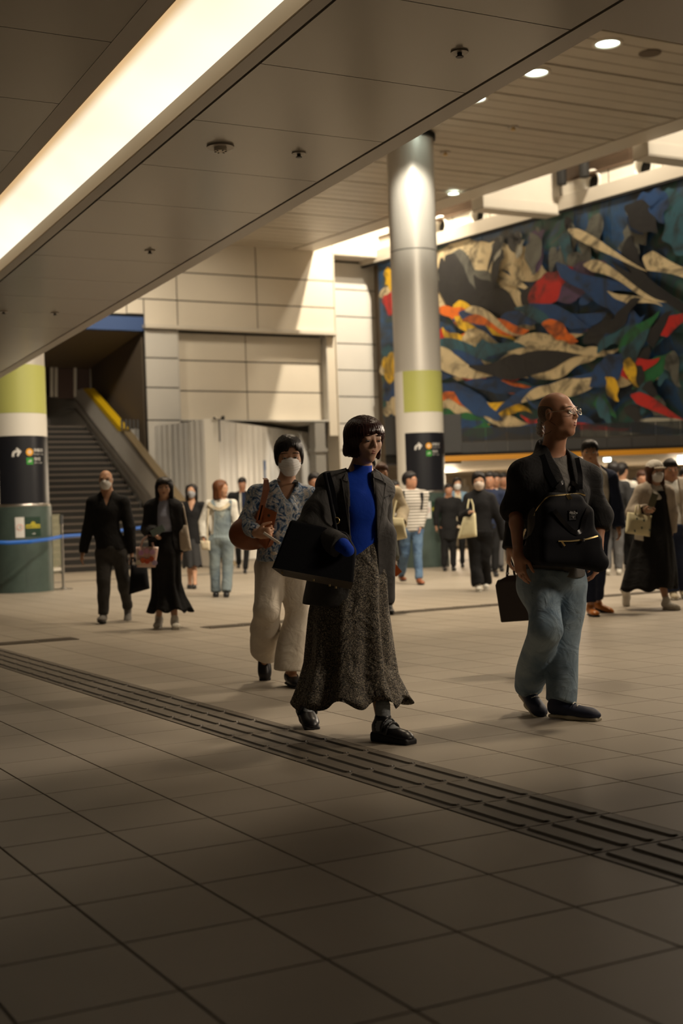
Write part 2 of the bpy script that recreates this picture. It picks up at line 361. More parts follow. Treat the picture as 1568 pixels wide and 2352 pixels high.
# ================================================================== HIGH HALL CEILING (slats)
ZH = 9.2
hc = empty('ceiling', AB(-24, 12, ZH), kind='structure')
bb = lambda a: 18.0+(a+35.8)*.118       # edge of the slat ceiling towards the mural
for i in range(0, 92):
    a1 = -9.0-.4353*i; a0 = a1-.4353
    if a0 < -36.4: break
    gp = .075 if (i % 4 == 0) else .028
    mb = MB(); mb.prism([AB(a1-gp, 5.2, ZH), AB(a1-gp, bb(a1), ZH), AB(a0, bb(a0), ZH), AB(a0, 5.2, ZH)], Z3*.05)
    mb.build('slat', MT['slat'], hc)
mb = MB(); mb.prism([AB(-8, 5, ZH+.06), AB(-8, bb(-8), ZH+.06), AB(-36.5, bb(-36.5), ZH+.06), AB(-36.5, 5, ZH+.06)], Z3*.1); mb.build('slat_backing', MT['dark'], hc)
mb = MB(); mb.prism([AB(-8, bb(-8)+.03, ZH-.02), AB(-36.4, bb(-36.4)+.03, ZH-.02), AB(-36.4, bb(-36.4)+.75, ZH-.02), AB(-8, bb(-8)+.75, ZH-.02)], Z3*.7)
tag(mb.build('beam', MT['beam'], hc), kind='structure')
# void above
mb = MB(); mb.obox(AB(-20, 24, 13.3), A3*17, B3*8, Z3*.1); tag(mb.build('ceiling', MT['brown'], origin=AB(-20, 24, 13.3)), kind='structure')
for x, y, z, lab in ((1178, 291, ZH, 'brass sprinkler high above the man in black'), (1022, 349, ZH, 'brass sprinkler beside the top of the tall column')):
    sprinkler(x, y, lab, z, 2.6, 'brass')
for x, y, lab in ((1395, 98, 'glowing round downlight nearest the upper right corner'), (1231, 165, 'second glowing downlight from the upper right'), (1090, 225, 'third glowing downlight, half behind the ceiling edge'),
                  (981, 281, 'glowing downlight just above the tall column'), (1041, 443, 'small glowing downlight on the beam beside the tall column'), ):
    z = ZH if x != 1041 else ZH-.02
    p = at_z(x, y, z); e = empty('downlight', p, lab, 'light', 'recessed downlights in the slatted ceiling'); r = .20 if x != 1041 else .14
    mb = MB(); T = np.linspace(0, 2*math.pi, 28, endpoint=False)
    rr = lambda q, dz: [(p[0]+q*math.cos(t), p[1]+q*math.sin(t), z+dz) for t in T]
    mb.rings([rr(r*1.35, 0), rr(r*1.33, -.03), rr(r*1.05, -.035), rr(r, -.004)]); mb.build('rim', MT['white'], e)
    mb = MB(); mb.rings([rr(r, -.006), rr(r*.5, -.006), rr(r*.02, -.006)][::-1]); mb.build('lens', MT['glow'], e)
for x, y in ((1492, 121),): 
    p = at_z(x, y, ZH); e = empty('speaker_grille', p, 'round brown ceiling grille beside the upper right downlight', 'speaker'); mb = MB(); mb.cyl(p, .2, ZH-.02, ZH, 24); mb.build('grille', MT['interior'], e)

# ================================================================== COLUMNS
def sector(c, r, z0, z1, t0, t1, name, m, par, seg=40, mi=0):
    mb = MB(); T = np.linspace(t0, t1, seg)
    rg = [[(c[0]+q*math.cos(t), c[1]+q*math.sin(t), z) for q, z in ((r, z0), (r, z1), (r-.01, z1), (r-.01, z0))] for t in T]
    mb.rings(rg, smooth=False, cap0=True, cap1=True)
    return mb.build(name, m, par)
def flat_on_col(c, r, pts, t_off, z_off, s, name, m, par, lift=.006):
    """pts: polygon in (u right, v up) metres bent round the column front"""
    mb = MB(); V = []
    for q in (lift, 0):
        for u, v in pts:
            t = t_off+(u*s)/r; V.append((c[0]+(r+q)*math.cos(t), c[1]+(r+q)*math.sin(t), z_off+v*s))
    n = len(pts); mb.add(V, [tuple(range(n))]+[(i, i+n, (i+1) % n+n, (i+1) % n) for i in range(n)]); return mb.build(name, m, par)
def circ(cx, cy, r, n=20): return [(cx+r*math.cos(t), cy+r*math.sin(t)) for t in np.linspace(0, 2*math.pi, n, endpoint=False)]
ARROW = [(-.20,-.16),(-.115,-.16),(-.10,-.03),(-.04,.04),(.03,.045),(.03,-.03),(.02,-.16),(.20,.03),(.05,.19),(.03,.12),(-.07,.11),(-.15,.05),(-.19,-.04)]
ARROW = [(-.19,-.17),(-.10,-.17),(-.085,-.05),(-.03,.0),(.045,.0),(.0,-.13),(.06,-.17),(.20,.045),(.03,.20),(-.03,.16),(.04,.10),(-.04,.10),(-.13,.055),(-.18,-.03)]
grn = mat('sign_green', (.03,.30,.03), .5); org = mat('sign_orange', (.90,.42,.02), .5); wht = mat('sign_white', (.75,.74,.72), .5)
gold = mat('poster_gold', (.42,.36,.02), .6); pgr = mat('poster_green', (.004,.032,.016), .5); pink = mat('poster_pink', (.70,.35,.30), .6)
def glyph(kind):
    """strokes of small sign characters in a unit box, as (x0,y0,x1,y1,w)"""
    K = {'chi': [(.1,.85,.5,.95),(.3,.9,.3,.1),(.05,.55,.55,.55),(.3,.5,.1,.2),(.3,.5,.5,.25),(.65,.8,.65,.2),(.65,.8,.95,.8),(.95,.8,.95,.2),(.65,.2,.95,.2)],
         'ka': [(.1,.9,.9,.9),(.5,.9,.5,.6),(.1,.75,.9,.75),(.2,.55,.8,.55),(.2,.35,.8,.35),(.2,.55,.2,.1),(.8,.55,.8,.1),(.1,.1,.9,.1),(.5,.55,.5,.1)],
         'tetsu': [(.25,.95,.05,.7),(.25,.95,.45,.7),(.1,.6,.4,.6),(.25,.6,.25,.1),(.05,.1,.45,.1),(.55,.7,.95,.7),(.75,.95,.75,.45),(.5,.45,1,.45),(.75,.45,.5,.1),(.75,.45,1,.1)],
         'sen': [(.2,.95,.05,.65),(.05,.65,.35,.65),(.35,.65,.1,.35),(.2,.4,.2,.05),(.55,.9,.95,.9),(.55,.9,.55,.55),(.95,.9,.95,.55),(.55,.55,.95,.55),(.75,.55,.75,.05),(.75,.3,.5,.1),(.75,.3,1,.1)],
         'gin': [(.25,.95,.05,.7),(.25,.95,.45,.7),(.1,.6,.4,.6),(.25,.6,.25,.1),(.05,.1,.45,.1),(.6,.9,.9,.9),(.6,.9,.6,.1),(.9,.9,.9,.5),(.6,.5,.9,.5),(.6,.5,1,.1)],
         'za': [(.1,.9,.95,.9),(.1,.9,.05,.1),(.3,.7,.2,.4),(.3,.7,.45,.4),(.75,.7,.65,.4),(.75,.7,.9,.4),(.55,.8,.55,.1),(.25,.1,.95,.1),(.3,.3,.85,.3)]}
    return K[kind]
def write_on_col(c, r, kinds, t_off, z_off, h, m, par, name='lettering', w=.012, gap=.18):
    mb = MB(); u = 0
    for kd in kinds:
        for x0, y0, x1, y1 in (glyph(kd) if kd in ('chi','ka','tetsu','sen','gin','za') else kd):
            p, q = np.array([u+x0*h, y0*h]), np.array([u+x1*h, y1*h]); d = q-p; L = np.linalg.norm(d); n2 = np.array([-d[1], d[0]])/L*w/2
            V = []
            for zz in (p+n2, p-n2, q-n2, q+n2):
                t = t_off+zz[0]/r; V.append((c[0]+(r+.006)*math.cos(t), c[1]+(r+.006)*math.sin(t), z_off+zz[1]))
            mb.add(V, [(0,1,2,3)])
        u += h*(1+gap)
    o = mb.build(name, m, par); return o
LAT = {'S': [(1,1,0,1),(0,1,0,.5),(0,.5,1,.5),(1,.5,1,0),(1,0,0,0)], 'u': [(0,.6,0,0),(0,0,.8,0),(.8,0,.8,.6)], 'b': [(0,1,0,0),(0,0,.8,0),(.8,0,.8,.5),(.8,.5,0,.5)], 'w': [(0,.6,.2,0),(.2,0,.4,.5),(.4,.5,.6,0),(.6,0,.8,.6)],
       'a': [(0,.6,.8,.6),(.8,.6,.8,0),(.8,0,0,0),(0,0,0,.3),(0,.3,.8,.3)], 'y': [(0,.6,.4,.1),(.8,.6,.2,-.3)], 'J': [(.8,1,.8,0),(.8,0,0,0),(0,0,0,.3)], 'R': [(0,0,0,1),(0,1,.8,1),(.8,1,.8,.5),(.8,.5,0,.5),(.3,.5,.9,0)],
       'L': [(0,1,0,0),(0,0,.8,0)], 'i': [(.3,.6,.3,0)], 'n': [(0,0,0,.6),(0,.6,.8,.6),(.8,.6,.8,0)], 'e': [(.8,0,0,0),(0,0,0,.6),(0,.6,.8,.6),(.8,.6,.8,.3),(.8,.3,0,.3)], 's': [(.8,.6,0,.6),(0,.6,0,.3),(0,.3,.8,.3),(.8,.3,.8,0),(.8,0,0,0)],
       'G': [(1,.9,.1,.9),(.1,.9,.1,.1),(.1,.1,1,.1),(1,.1,1,.5),(1,.5,.6,.5)], ' ': [], 'z': [(0,.6,.8,.6),(.8,.6,0,0),(0,0,.8,0)], '1': [(.5,1,.5,0),(.5,1,.3,.8)]}
def column(c, r, zt, z_lime, z_wh, z_blk, z_base, split, lab, sgn, nof):
    e = empty('column', (c[0], c[1], 0), lab, 'column')
    mb = MB(); mb.cyl(c, r*.985, z_lime, 6.68, 64); mb.build('lower_shaft', MT['colmetal'], e)
    mb = MB(); mb.cyl(c, r*.985, 6.70, zt, 64); mb.build('upper_shaft', MT['colmetal'], e)
    mb = MB(); mb.cyl(c, r*.97, 0.02, zt, 48); mb.build('core', MT['dgrey'], e)
    mb = MB(); mb.cyl(c, r*1.09, zt-.10, zt, 48); mb.build('top_ring', MT['dark'], e)
    front = math.atan2(-c[1], -c[0])
    t0, t1 = front+split, front+1.75         # printed wrap: starts at the split and runs round the right
    sector(c, r, z_wh, z_lime, t0, t1, 'lime_wrap', MT['lime'], e)
    sector(c, r, z_blk, z_wh-.003, t0, t1, 'white_band', MT['cwhite'], e)
    sector(c, r, z_base+.04, z_blk-.003, t0, t1, 'black_sign', MT['cblack'], e)
    sector(c, r, z_base+.04, z_lime, front-2.2, t0-.004, 'plain_wrap', MT['cwhite'], e)
    sector(c, r, z_base+.04, z_lime, t1+.004, front+2*math.pi-2.2, 'plain_wrap', MT['cwhite'], e)
    for k in range(8):
        ta = front+.12-k*math.pi/4; sector(c, r*1.06, 0.0, z_base, ta-math.pi/4+.004, ta, 'base_panel', MT['cgreen'], e, 10)
    mb = MB(); T = np.linspace(0, 2*math.pi, 48, endpoint=False)
    rg = lambda q, z: [(c[0]+q*math.cos(t), c[1]+q*math.sin(t), z) for t in T]
    mb.rings([rg(r*.9, z_base+.001), rg(r*1.06, z_base+.001), rg(r*1.02, z_base+.045), rg(r*.98, z_base+.05)]); mb.build('base_rim', MT['steel'], e)
    # direction sign
    tR = front+sgn; zz = z_blk-.29
    flat_on_col(c, r, [(u*.42, v*.42) for u, v in ARROW], tR-.06, zz, 1, 'arrow', wht, e)
    flat_on_col(c, r, circ(0, 0, .064), tR+.38, zz+.005, 1, 'orange_disc', org, e)
    flat_on_col(c, r, circ(0, 0, .030), tR+.38, zz+.005, 1, 'disc_centre', wht, e, .008)
    write_on_col(c, r+.004, [LAT['G']], tR+.38-.026, zz-.010, .026, org, e, 'disc_letter', .007)
    flat_on_col(c, r, [(-.058,-.058),(.058,-.058),(.058,.058),(-.058,.058)], tR+.38, zz-.15, 1, 'green_square', grn, e)
    write_on_col(c, r+.002, [LAT['J'], LAT['R']], tR+.38-.07, zz-.165, .03, wht, e, 'square_letters', .008)
    write_on_col(c, r, ['gin', 'za', 'sen'], tR+.53, zz+.01, .058, wht, e, 'lettering', .007)
    write_on_col(c, r, [LAT[q] for q in 'Ginza Line'], tR+.53, zz-.035, .018, wht, e, 'small_lettering', .004)
    write_on_col(c, r, ['tetsu', 'sen'], tR+.54, zz-.14, .058, wht, e, 'lettering', .007)
    write_on_col(c, r, [LAT[q] for q in 'JR Line'], tR+.54, zz-.185, .02, wht, e, 'small_lettering', .004)
    # notices on the green base
    rb = r*1.06; zc = z_base-.36; q = front+nof
    sector(c, rb+.008, zc-.175, zc+.175, q, q+.15/rb, 'white_notice', wht, e, 8)
    flat_on_col(c, rb, circ(.075, 0, .055), q, zc, 1, 'notice_ring', pink, e, .012); flat_on_col(c, rb, circ(.075, 0, .042), q, zc, 1, 'notice_centre', wht, e, .015)
    write_on_col(c, rb+.011, [LAT['1']], q+.06/rb, zc-.025, .05, MT['dgrey'], e, 'notice_mark', .01)
    sector(c, rb+.008, zc-.16, zc+.175, q+.157/rb, q+.44/rb, 'green_poster', pgr, e, 14)
    mb = MB(); U = np.linspace(.17, .43, 22); tp_ = np.interp(U, [.17, .255, .265, .30, .335, .345, .43], [.045, .05, .085, .10, .085, .05, .045])
    mb.rings([[(c[0]+(rb+o)*math.cos(q+u/rb), c[1]+(rb+o)*math.sin(q+u/rb), zc+z) for o, z in ((.012, -.02), (.012, t_), (.007, t_), (.007, -.02))] for u, t_ in zip(U, tp_)], smooth=False, cap0=True, cap1=True); mb.build('poster_gold_emblem', gold, e)
    write_on_col(c, rb+.009, [LAT[q2] for q2 in 'uaues ui na'], q+.18/rb, zc+.005, .018, pgr, e, 'emblem_lettering', .005)
    write_on_col(c, rb+.006, [LAT[q2] for q2 in 'us'], q+.28/rb, zc-.12, .025, wht, e, 'poster_lettering', .005)
    return e
cL = at_z(53, 1362, 0); cLd = cL/np.linalg.norm(cL[:2]); cL = cL+cLd*.5; cR = at_z(975, 1304, 0); cR = cR+cR/np.linalg.norm(cR[:2])*.5
dL, dR = cL[1], cR[1]
hz = lambda x, y, Y: at_y(x, y, Y)[2]
column(cL, .505, 9.18, hz(55,835,dL-.5), hz(55,947,dL-.5), hz(55,1000,dL-.5), hz(55,1163,dL-.5), -.72, 'left column with lime green, white and black wrap beside the staircase', 0, -.17)
column(cR, .505, 9.18, hz(975,850,dR-.5), hz(975,945,dR-.5), hz(975,993,dR-.5), hz(975,1132,dR-.5), -.68, 'tall column with lime green, white and black wrap in front of the mural', -.03, .05)
# ================================================================== FAR WALL (along B) with panels
AW = -35.9
PW = AB(AW, 10, 0); NW = A3                       # plane
def W(x, y, off=0.0): return at_pl(x, y, PW+A3*off, NW)
def Wb(x, y, off=0.0): return ab_of(W(x, y, off))[1], W(x, y, off)[2]
wall_left = empty('wall_left', AB(AW, 12, 0), kind='structure')
mb = MB(); mb.obox(AB(AW-1.6, 23.6, 9), A3*.05, B3*10.2, Z3*4.6); mb.build('backing', MT['interior'], wall_left)
def wrect(b0, b1, z0, z1, off, name, m, par=None, th=.06, gap=.018):
    mb = MB(); mb.obox(AB(AW+off-th/2, (b0+b1)/2, (z0+z1)/2), A3*th/2, B3*((b1-b0)/2-gap), Z3*((z1-z0)/2-gap)); return mb.build(name, m, par or wall_left)
# reference heights / stations read off the photograph
bx = lambda x, y=850: Wb(x, y)[0]
zx = lambda x, y: W(x, y)[2]
b333, b410, b577, b590, b752, b768, b866 = bx(335), bx(412), bx(577), bx(590,690), bx(752), bx(768,700), bx(872, 850)
zt = [12.9, 10.6, zx(410,625), zx(410,690), zx(410,752)]
b_s = [6.8, bx(180,700), bx(290,690), b410, b590, b768]
# joints: dark backing just behind the panels
mb = MB(); mb.obox(AB(AW-.10, (b333+b768)/2, zx(410,752)+3.9), A3*.03, B3*((b768-b333)/2), Z3*4); mb.obox(AB(AW-.10, (b333+b410)/2, 4), A3*.03, B3*((b410-b333)/2), Z3*4); mb.build('joint_backing', MT['dark'], wall_left)
mb = MB(); mb.obox(AB(AW-.10, (6+b333)/2, 10), A3*.03, B3*((b333-6)/2), Z3*(10-zx(260,722))); mb.build('joint_backing', MT['dark'], wall_left)
for j in range(len(zt)-1):
    for i in range(len(b_s)-1):
        z0 = zt[j+1]
        if j == 3 and b_s[i+1] <= b333+.3 and False: continue
        if i < 2 and j == 3: z0 = zx(300, 722)
        if i == 2 and j == 3:
            wrect(b_s[i], b333, zx(330,722), zt[3], 0, 'wall_panel', MT['wall']); wrect(b333, b410, z0, zt[3], 0, 'wall_panel', MT['wall']); continue
        wrect(b_s[i], b_s[i+1], z0, zt[j], 0, 'wall_panel', MT['wall'])
# ledge
zl = zx(410, 752)
mb = MB(); mb.obox(AB(AW+.05, (b333+b768)/2-.05, zl-.02), A3*.17, B3*((b768-b333)/2), Z3*.05); mb.build('ledge', MT['beam'], wall_left)
# pilaster left
zz = [zl-.08, zx(375,822), zx(375,890), zx(375,965), 2.4, 1.2, 0.01]
for j in range(6): wrect(b333, b410, zz[j+1], zz[j], -.02, 'wall_panel', MT['wall2'])
# recessed field
zz = [zl-.08, zx(577,828), zx(577,897), zx(577,967)]
for j in range(3):
    wrect(b410, b577, zz[j+1], zz[j], -.35, 'wall_panel', MT['wall']); wrect(b577, b752, zz[j+1], zz[j], -.35, 'wall_panel', MT['wall'])
mb = MB(); mb.obox(AB(AW-.50, (b410+b752)/2, (zz[3]+zl)/2), A3*.03, B3*((b752-b410)/2), Z3*(zl-zz[3])/2); mb.build('joint_backing', MT['dark'], wall_left)
mb = MB(); mb.obox(AB(AW-.2, b410+.0, (zl+zz[3])/2), A3*.18, B3*.01, Z3*(zl-zz[3])/2); mb.obox(AB(AW-.2, b752, (zl+zz[3])/2), A3*.18, B3*.01, Z3*(zl-zz[3])/2); mb.build('recess_side', MT['wall2'], wall_left)
wrect(b752, b768, 3.6, zl-.08, -.02, 'wall_panel', MT['wall'])
mb = MB(); mb.obox(AB(AW-4.2, (b410+b752)/2, zz[3]+.02), A3*4.2, B3*((b752-b410)/2), Z3*.02); mb.build('recess_soffit', MT['wall2'], wall_left)
mb = MB(); mb.obox(AB(AW-8, (b410+b768)/2+2, 2.4), A3*.05, B3*((b768-b410)/2+6), Z3*2.4); mb.build('lower_wall', MT['wall2'], wall_left)
# square pier under the recess
mb = MB(); c = W(733, 1040); bb0 = ab_of(c)[1]; mb.obox(AB(AW-.1, bb0, 2), A3*.2, B3*.17, Z3*2); mb.obox(AB(AW-.1, bb0, zx(733,1034)), A3*.24, B3*.21, Z3*.06); mb.build('pier', mat('pier_grey', (.26,.25,.23), .6), wall_left)
# portal to the right: set-back stack of panels, dark reveal
zs = [zx(800,590)]+[zx(820, y) for y in (655,718,781,843,905,968,1030,1092)]+[0.01]
bR0, bR1 = ab_of(at_pl(770, 800, PW-A3*.8, NW))[1], ab_of(at_pl(868, 800, PW-A3*.8, NW))[1]
for j in range(len(zs)-1): wrect(bR0-.02, bR1+.02, zs[j+1], zs[j], -.8, 'wall_panel', MT['wall2'])
mb = MB(); mb.obox(AB(AW-.90, (bR0+bR1)/2, 5), A3*.02, B3*((bR1-bR0)/2+.02), Z3*5); mb.build('joint_backing', MT['dark'], wall_left)
mb = MB(); mb.obox(AB(AW-.35, b768, zs[0]/2+.05), A3*.38, B3*.012, Z3*zs[0]/2); mb.build('portal_reveal', MT['wall'], wall_left)
zh0 = zx(800, 587); wrect(b768, b866+1.2, zh0, 12.9, 0, 'header_panel', MT['wall'], gap=.004)
mb = MB(); mb.obox(AB(AW-.4, (b768+b866)/2+.3, zh0+.02), A3*.4, B3*((b866-b768)/2+.4), Z3*.02); mb.build('portal_soffit', MT['beam'], wall_left)
# round socket high on the wall
p = W(497, 572); mb = MB(); T = np.linspace(0, 2*math.pi, 20, endpoint=False)
mb.rings([[p+A3*.03+B3*.13*math.cos(t)+Z3*.13*math.sin(t) for t in T], [p-A3*.02+B3*.13*math.cos(t)+Z3*.13*math.sin(t) for t in T]], cap0=True); mb.build('round_cover', MT['wall2'], wall_left)
# ---- stair opening
zo1, zo0 = zx(260, 725), zx(260, 757)
b_op0 = 6.5
mb = MB(); mb.obox(AB(AW-.15, (b_op0+b333)/2, (zo0+zo1)/2), A3*.12, B3*((b333-b_op0)/2), Z3*((zo1-zo0)/2)); tag(mb.build('fascia', MT['blue'], wall_left), 'dark blue fascia over the staircase opening')
sh = empty('stairwell', AB(AW-3, 9, 0), kind='structure')
sh.name = 'wall_stairwell'
mb = MB(); D = 9.0
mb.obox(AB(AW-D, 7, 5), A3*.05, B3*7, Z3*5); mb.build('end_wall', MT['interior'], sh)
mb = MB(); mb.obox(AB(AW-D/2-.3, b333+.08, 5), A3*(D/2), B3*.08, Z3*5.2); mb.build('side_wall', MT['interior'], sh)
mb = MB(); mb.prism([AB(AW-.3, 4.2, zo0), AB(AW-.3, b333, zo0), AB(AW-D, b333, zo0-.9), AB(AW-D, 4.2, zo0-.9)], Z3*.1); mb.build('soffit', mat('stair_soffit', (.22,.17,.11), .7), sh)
light('stair_lamp', 'AREA', AB(AW-2.4, 9.6, zo0-.5), 7, WARM, .8, aim=AB(AW-4, 8.6, 0))
# timber frames stored at the top of the stairs
def up(x, y, off): return at_pl(x, y, PW+A3*off, NW)
fr = empty('display_frame', up(185, 900, -5.0), 'brown boards in pale upright frames at the top of the stairs', 'frame')
mb = MB()
for x in (118, 128, 172, 210): mb.bar(up(x, 835, -5.0), up(x, 912, -5.0), .045)
mb.build('post', MT['wall'], fr)
bd = mat('brown_board', (.08,.04,.027), .6)
for x0, x1 in ((133, 168), (178, 206)):
    mb = MB(); a, b, c2, d = up(x0, 842, -5.05), up(x1, 842, -5.05), up(x1, 915, -5.05), up(x0, 915, -5.05); mb.prism([a, b, c2, d], -A3*.03); mb.build('board', bd, fr)
mb = MB(); mb.bar(up(112, 837, -5.0), up(248, 838, -5.0), .05); mb.build('top_rail', MT['dark'], fr)
mb = MB(); mb.prism([up(215, 840, -4.8), up(247, 842, -4.8), up(268, 985, -4.8), up(240, 985, -4.8)], -A3*.05); mb.build('leaning_board', bd, fr)
# ---- staircase
ST = empty('staircase', AB(AW+3, 8.5, 0), 'dark staircase with pale tread edges rising behind the left column', 'staircase')
pR = at_z(432, 1302, 0); aR, bR = ab_of(pR)               # right-hand foot of the stair
def S(x, y): return at_pl(x, y, np.array(pR), B3)          # vertical plane of the balustrade (contains A and Z)
nst = 24
z_top = S(180, 985)[2]; a_top = ab_of(S(200, 985))[0]
a_ft = ab_of(S(425, 1300))[0]
rise = z_top/nst
for i in range(nst):
    t0 = a_ft+(a_top-a_ft)*i/nst; t1 = a_ft+(a_top-a_ft)*(i+1)/nst; z = rise*(i+1)
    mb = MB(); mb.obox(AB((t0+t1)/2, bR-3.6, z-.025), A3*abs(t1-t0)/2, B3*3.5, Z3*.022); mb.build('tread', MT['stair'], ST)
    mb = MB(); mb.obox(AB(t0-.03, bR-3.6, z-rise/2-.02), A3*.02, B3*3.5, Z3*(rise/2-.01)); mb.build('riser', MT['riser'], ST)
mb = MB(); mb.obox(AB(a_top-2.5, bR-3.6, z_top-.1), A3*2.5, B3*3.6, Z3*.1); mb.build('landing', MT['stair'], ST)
BAL = empty('stair_balustrade', AB(aR, bR, 0), 'pale grey stair balustrade with yellow capping and two handrails', 'balustrade')
low = [S(110, 990), S(188, 975), S(203, 1000), S(333, 1165), S(440, 1301)]; hi = [S(520, 1301), S(403, 1151), S(288, 1000), S(272, 990), S(190, 893), S(110, 912)]
bw = mat('balustrade_grey', (.68,.65,.60), .35, noise=.03, nscale=2)
mb = MB(); mb.prism(low+hi, B3*.22); mb.build('side_panel', bw, BAL)
mb = MB(); mb.prism([S(189, 893), S(199, 892), S(281, 987), S(270, 994)], B3*.24-A3*0); 
o = mb.build('capping', MT['yellow'], BAL)
mb = MB(); q = [S(281, 990), S(288, 1000), S(403, 1151), S(512, 1291)]; q2 = [p+B3*.22 for p in q]
mb.prism([S(274, 996), S(281, 988), S(524, 1299), S(515, 1301)], B3*.25); mb.build('lower_capping', mat('capping_brown', (.22,.17,.10), .5), BAL)
for dy, nm in ((0, 'handrail'), (21, 'handrail')):
    pts = [S(160, 921+dy)-B3*.12, S(182, 919+dy)-B3*.12, S(215, 962+dy)-B3*.12, S(300, 1070+dy)-B3*.12, S(395, 1192+dy)-B3*.12, S(425, 1230+dy)-B3*.12]
    mb = MB(); mb.tube(pts, .032, 8); mb.build(nm, MT['steel'], BAL)
    mb = MB()
    for x, y in ((215, 962), (262, 1022), (310, 1083), (360, 1147)):
        p = S(x, y+dy+4); mb.tube([p-B3*.12, p], .012, 6)
    mb.build('rail_bracket', MT['steel'], BAL)
# small louvre in the stairwell side
e = empty('wall_vent', up(300, 965, -.4), 'dark slotted vent low on the stairwell wall above the hoarding', 'vent')
for i in range(5):
    mb = MB(); p = up(280+i*9, 975, -.55); mb.obox(p, A3*.02, B3*.03, Z3*.14); mb.build('slot', MT['dgrey'], e)
# ================================================================== WHITE HOARDING
HO = empty('hoarding', at_z(487, 1303, 0), 'white site hoarding of tall ribbed sheets folded round a corner', 'hoarding')
cH = at_z(480, 1294.5, 0); YH = cH[1]
zH = at_y(485, 964, YH)[2]
def top_at(x, y): # point at height zH seen at pixel
    return at_z(x, y, zH)
pL, pC, pC2, pRr = top_at(284, 988), top_at(468, 964), top_at(500, 965), top_at(720, 994)
pRr = top_at(716, 995)
def hoard(p, q, n, nm='sheet'):
    p = np.array([p[0], p[1], 0]); q = np.array([q[0], q[1], 0]); d = (q-p)/n; u = d/np.linalg.norm(d); nn = np.array([u[1], -u[0], 0])
    for i in range(n):
        a = p+d*i+u*.008; b = p+d*(i+1)-u*.008; L = np.linalg.norm(b-a); m = MT['hoard'] if i % 3 else MT['hoard2']
        mb = MB(); prof = []; k = 12
        for j in range(k+1):
            o = .012 if (j//2) % 2 else 0
            prof.append(a+u*L*j/k+nn*o)
        mb.rings([[v+Z3*.02 for v in prof], [v+Z3*zH for v in prof]], close=False, smooth=False)
        back = [v-nn*.03 for v in prof]; mb.rings([[v+Z3*zH for v in prof], [v+Z3*zH for v in back]], close=False, smooth=False)
        mb.build(nm, m, HO)
hoard(pL, pC, 5); hoard(pC2, pRr, 6)
mb = MB(); c = (pC+pC2)/2; mb.obox([c[0], c[1], zH/2+.02], [.19, 0, 0], [0, .08, 0], Z3*(zH/2+.01)); mb.build('corner_post', MT['cwhite'], HO)
p1 = top_at(742, 997); p2 = top_at(868, 999)
e = empty('hoarding', [p1[0], p1[1], 0], 'separate white hoarding panel behind the woman with the bob haircut', 'hoarding')
HO2, HO = HO, e; hoard(p1, top_at(935, 1001), 4); HO = HO2
# sign and camera on the hoarding
ps = at_pl(606, 1078, pC2, np.array([(pRr-pC2)[1], -(pRr-pC2)[0], 0])); u = (pRr-pC2)/np.linalg.norm(pRr-pC2); nn = np.array([u[1], -u[0], 0])
e = empty('notice', ps, 'small upright blue notice on the white hoarding', 'notice'); mb = MB(); mb.obox(ps+nn*.03, u*.065, nn*.012, Z3*.26); mb.build('sheet', mat('notice_blue', (.10,.16,.32), .5), e)
mb = MB(); mb.obox(ps+nn*.044-Z3*.12, u*.05, nn*.002, Z3*.10); mb.build('text_block', mat('notice_pale', (.35,.38,.45), .5), e)
pc = at_y(503, 968, YH-.1)
e = empty('security_camera', pc, 'pair of small security cameras on top of the hoarding corner', 'camera')
mb = MB(); mb.cyl(pc, .02, pc[2]-.55, pc[2]+.06, 8); mb.build('bracket', MT['dgrey'], e)
for s in (-1, 1):
    mb = MB(); c = pc+np.array([s*.11, -.05, .11]); mb.tube([c+np.array([0, .08, 0]), c-np.array([0, .10, .03])], .05, 10); mb.build('housing', MT['white'] if s < 0 else MT['dgrey'], e)
    mb = MB(); mb.tube([c-np.array([0, .101, .03]), c-np.array([0, .11, .035])], .035, 10); mb.build('lens', MT['dark'], e)
mb = MB(); mb.bar(pc+np.array([-.15, 0, .05]), pc+np.array([.15, 0, .05]), .012); mb.build('crossbar', MT['dgrey'], e)

# ================================================================== MURAL WALL
cM = at_pl(868, 612, PW-A3*.1, NW); mdir = np.array([.5997, -.8002, 0]); mn = np.array([-.8002, -.5997, 0])   # towards the hall
if mn[1] > 0: mn = -mn
PM = np.array([cM[0], cM[1], 0])
def Mp(x, y, off=0.0): return at_pl(x, y, PM+mn*off, mn)
wr = empty('wall_right', PM, kind='structure')
x_end = 22.0
def mm(s, z, off=0.0): return PM+mdir*s+mn*off+Z3*z
def mz(x, y, off=0): return Mp(x, y, off)[2]
def ms(x, y, off=0): return float((Mp(x, y, off)-PM)@mdir)
zT = mz(1200, 515); 
mb = MB(); mb.obox(mm(14, 8.4, -.45), mdir*16, mn*.1, Z3*5.6); mb.build('backing', MT['interior'], wr)
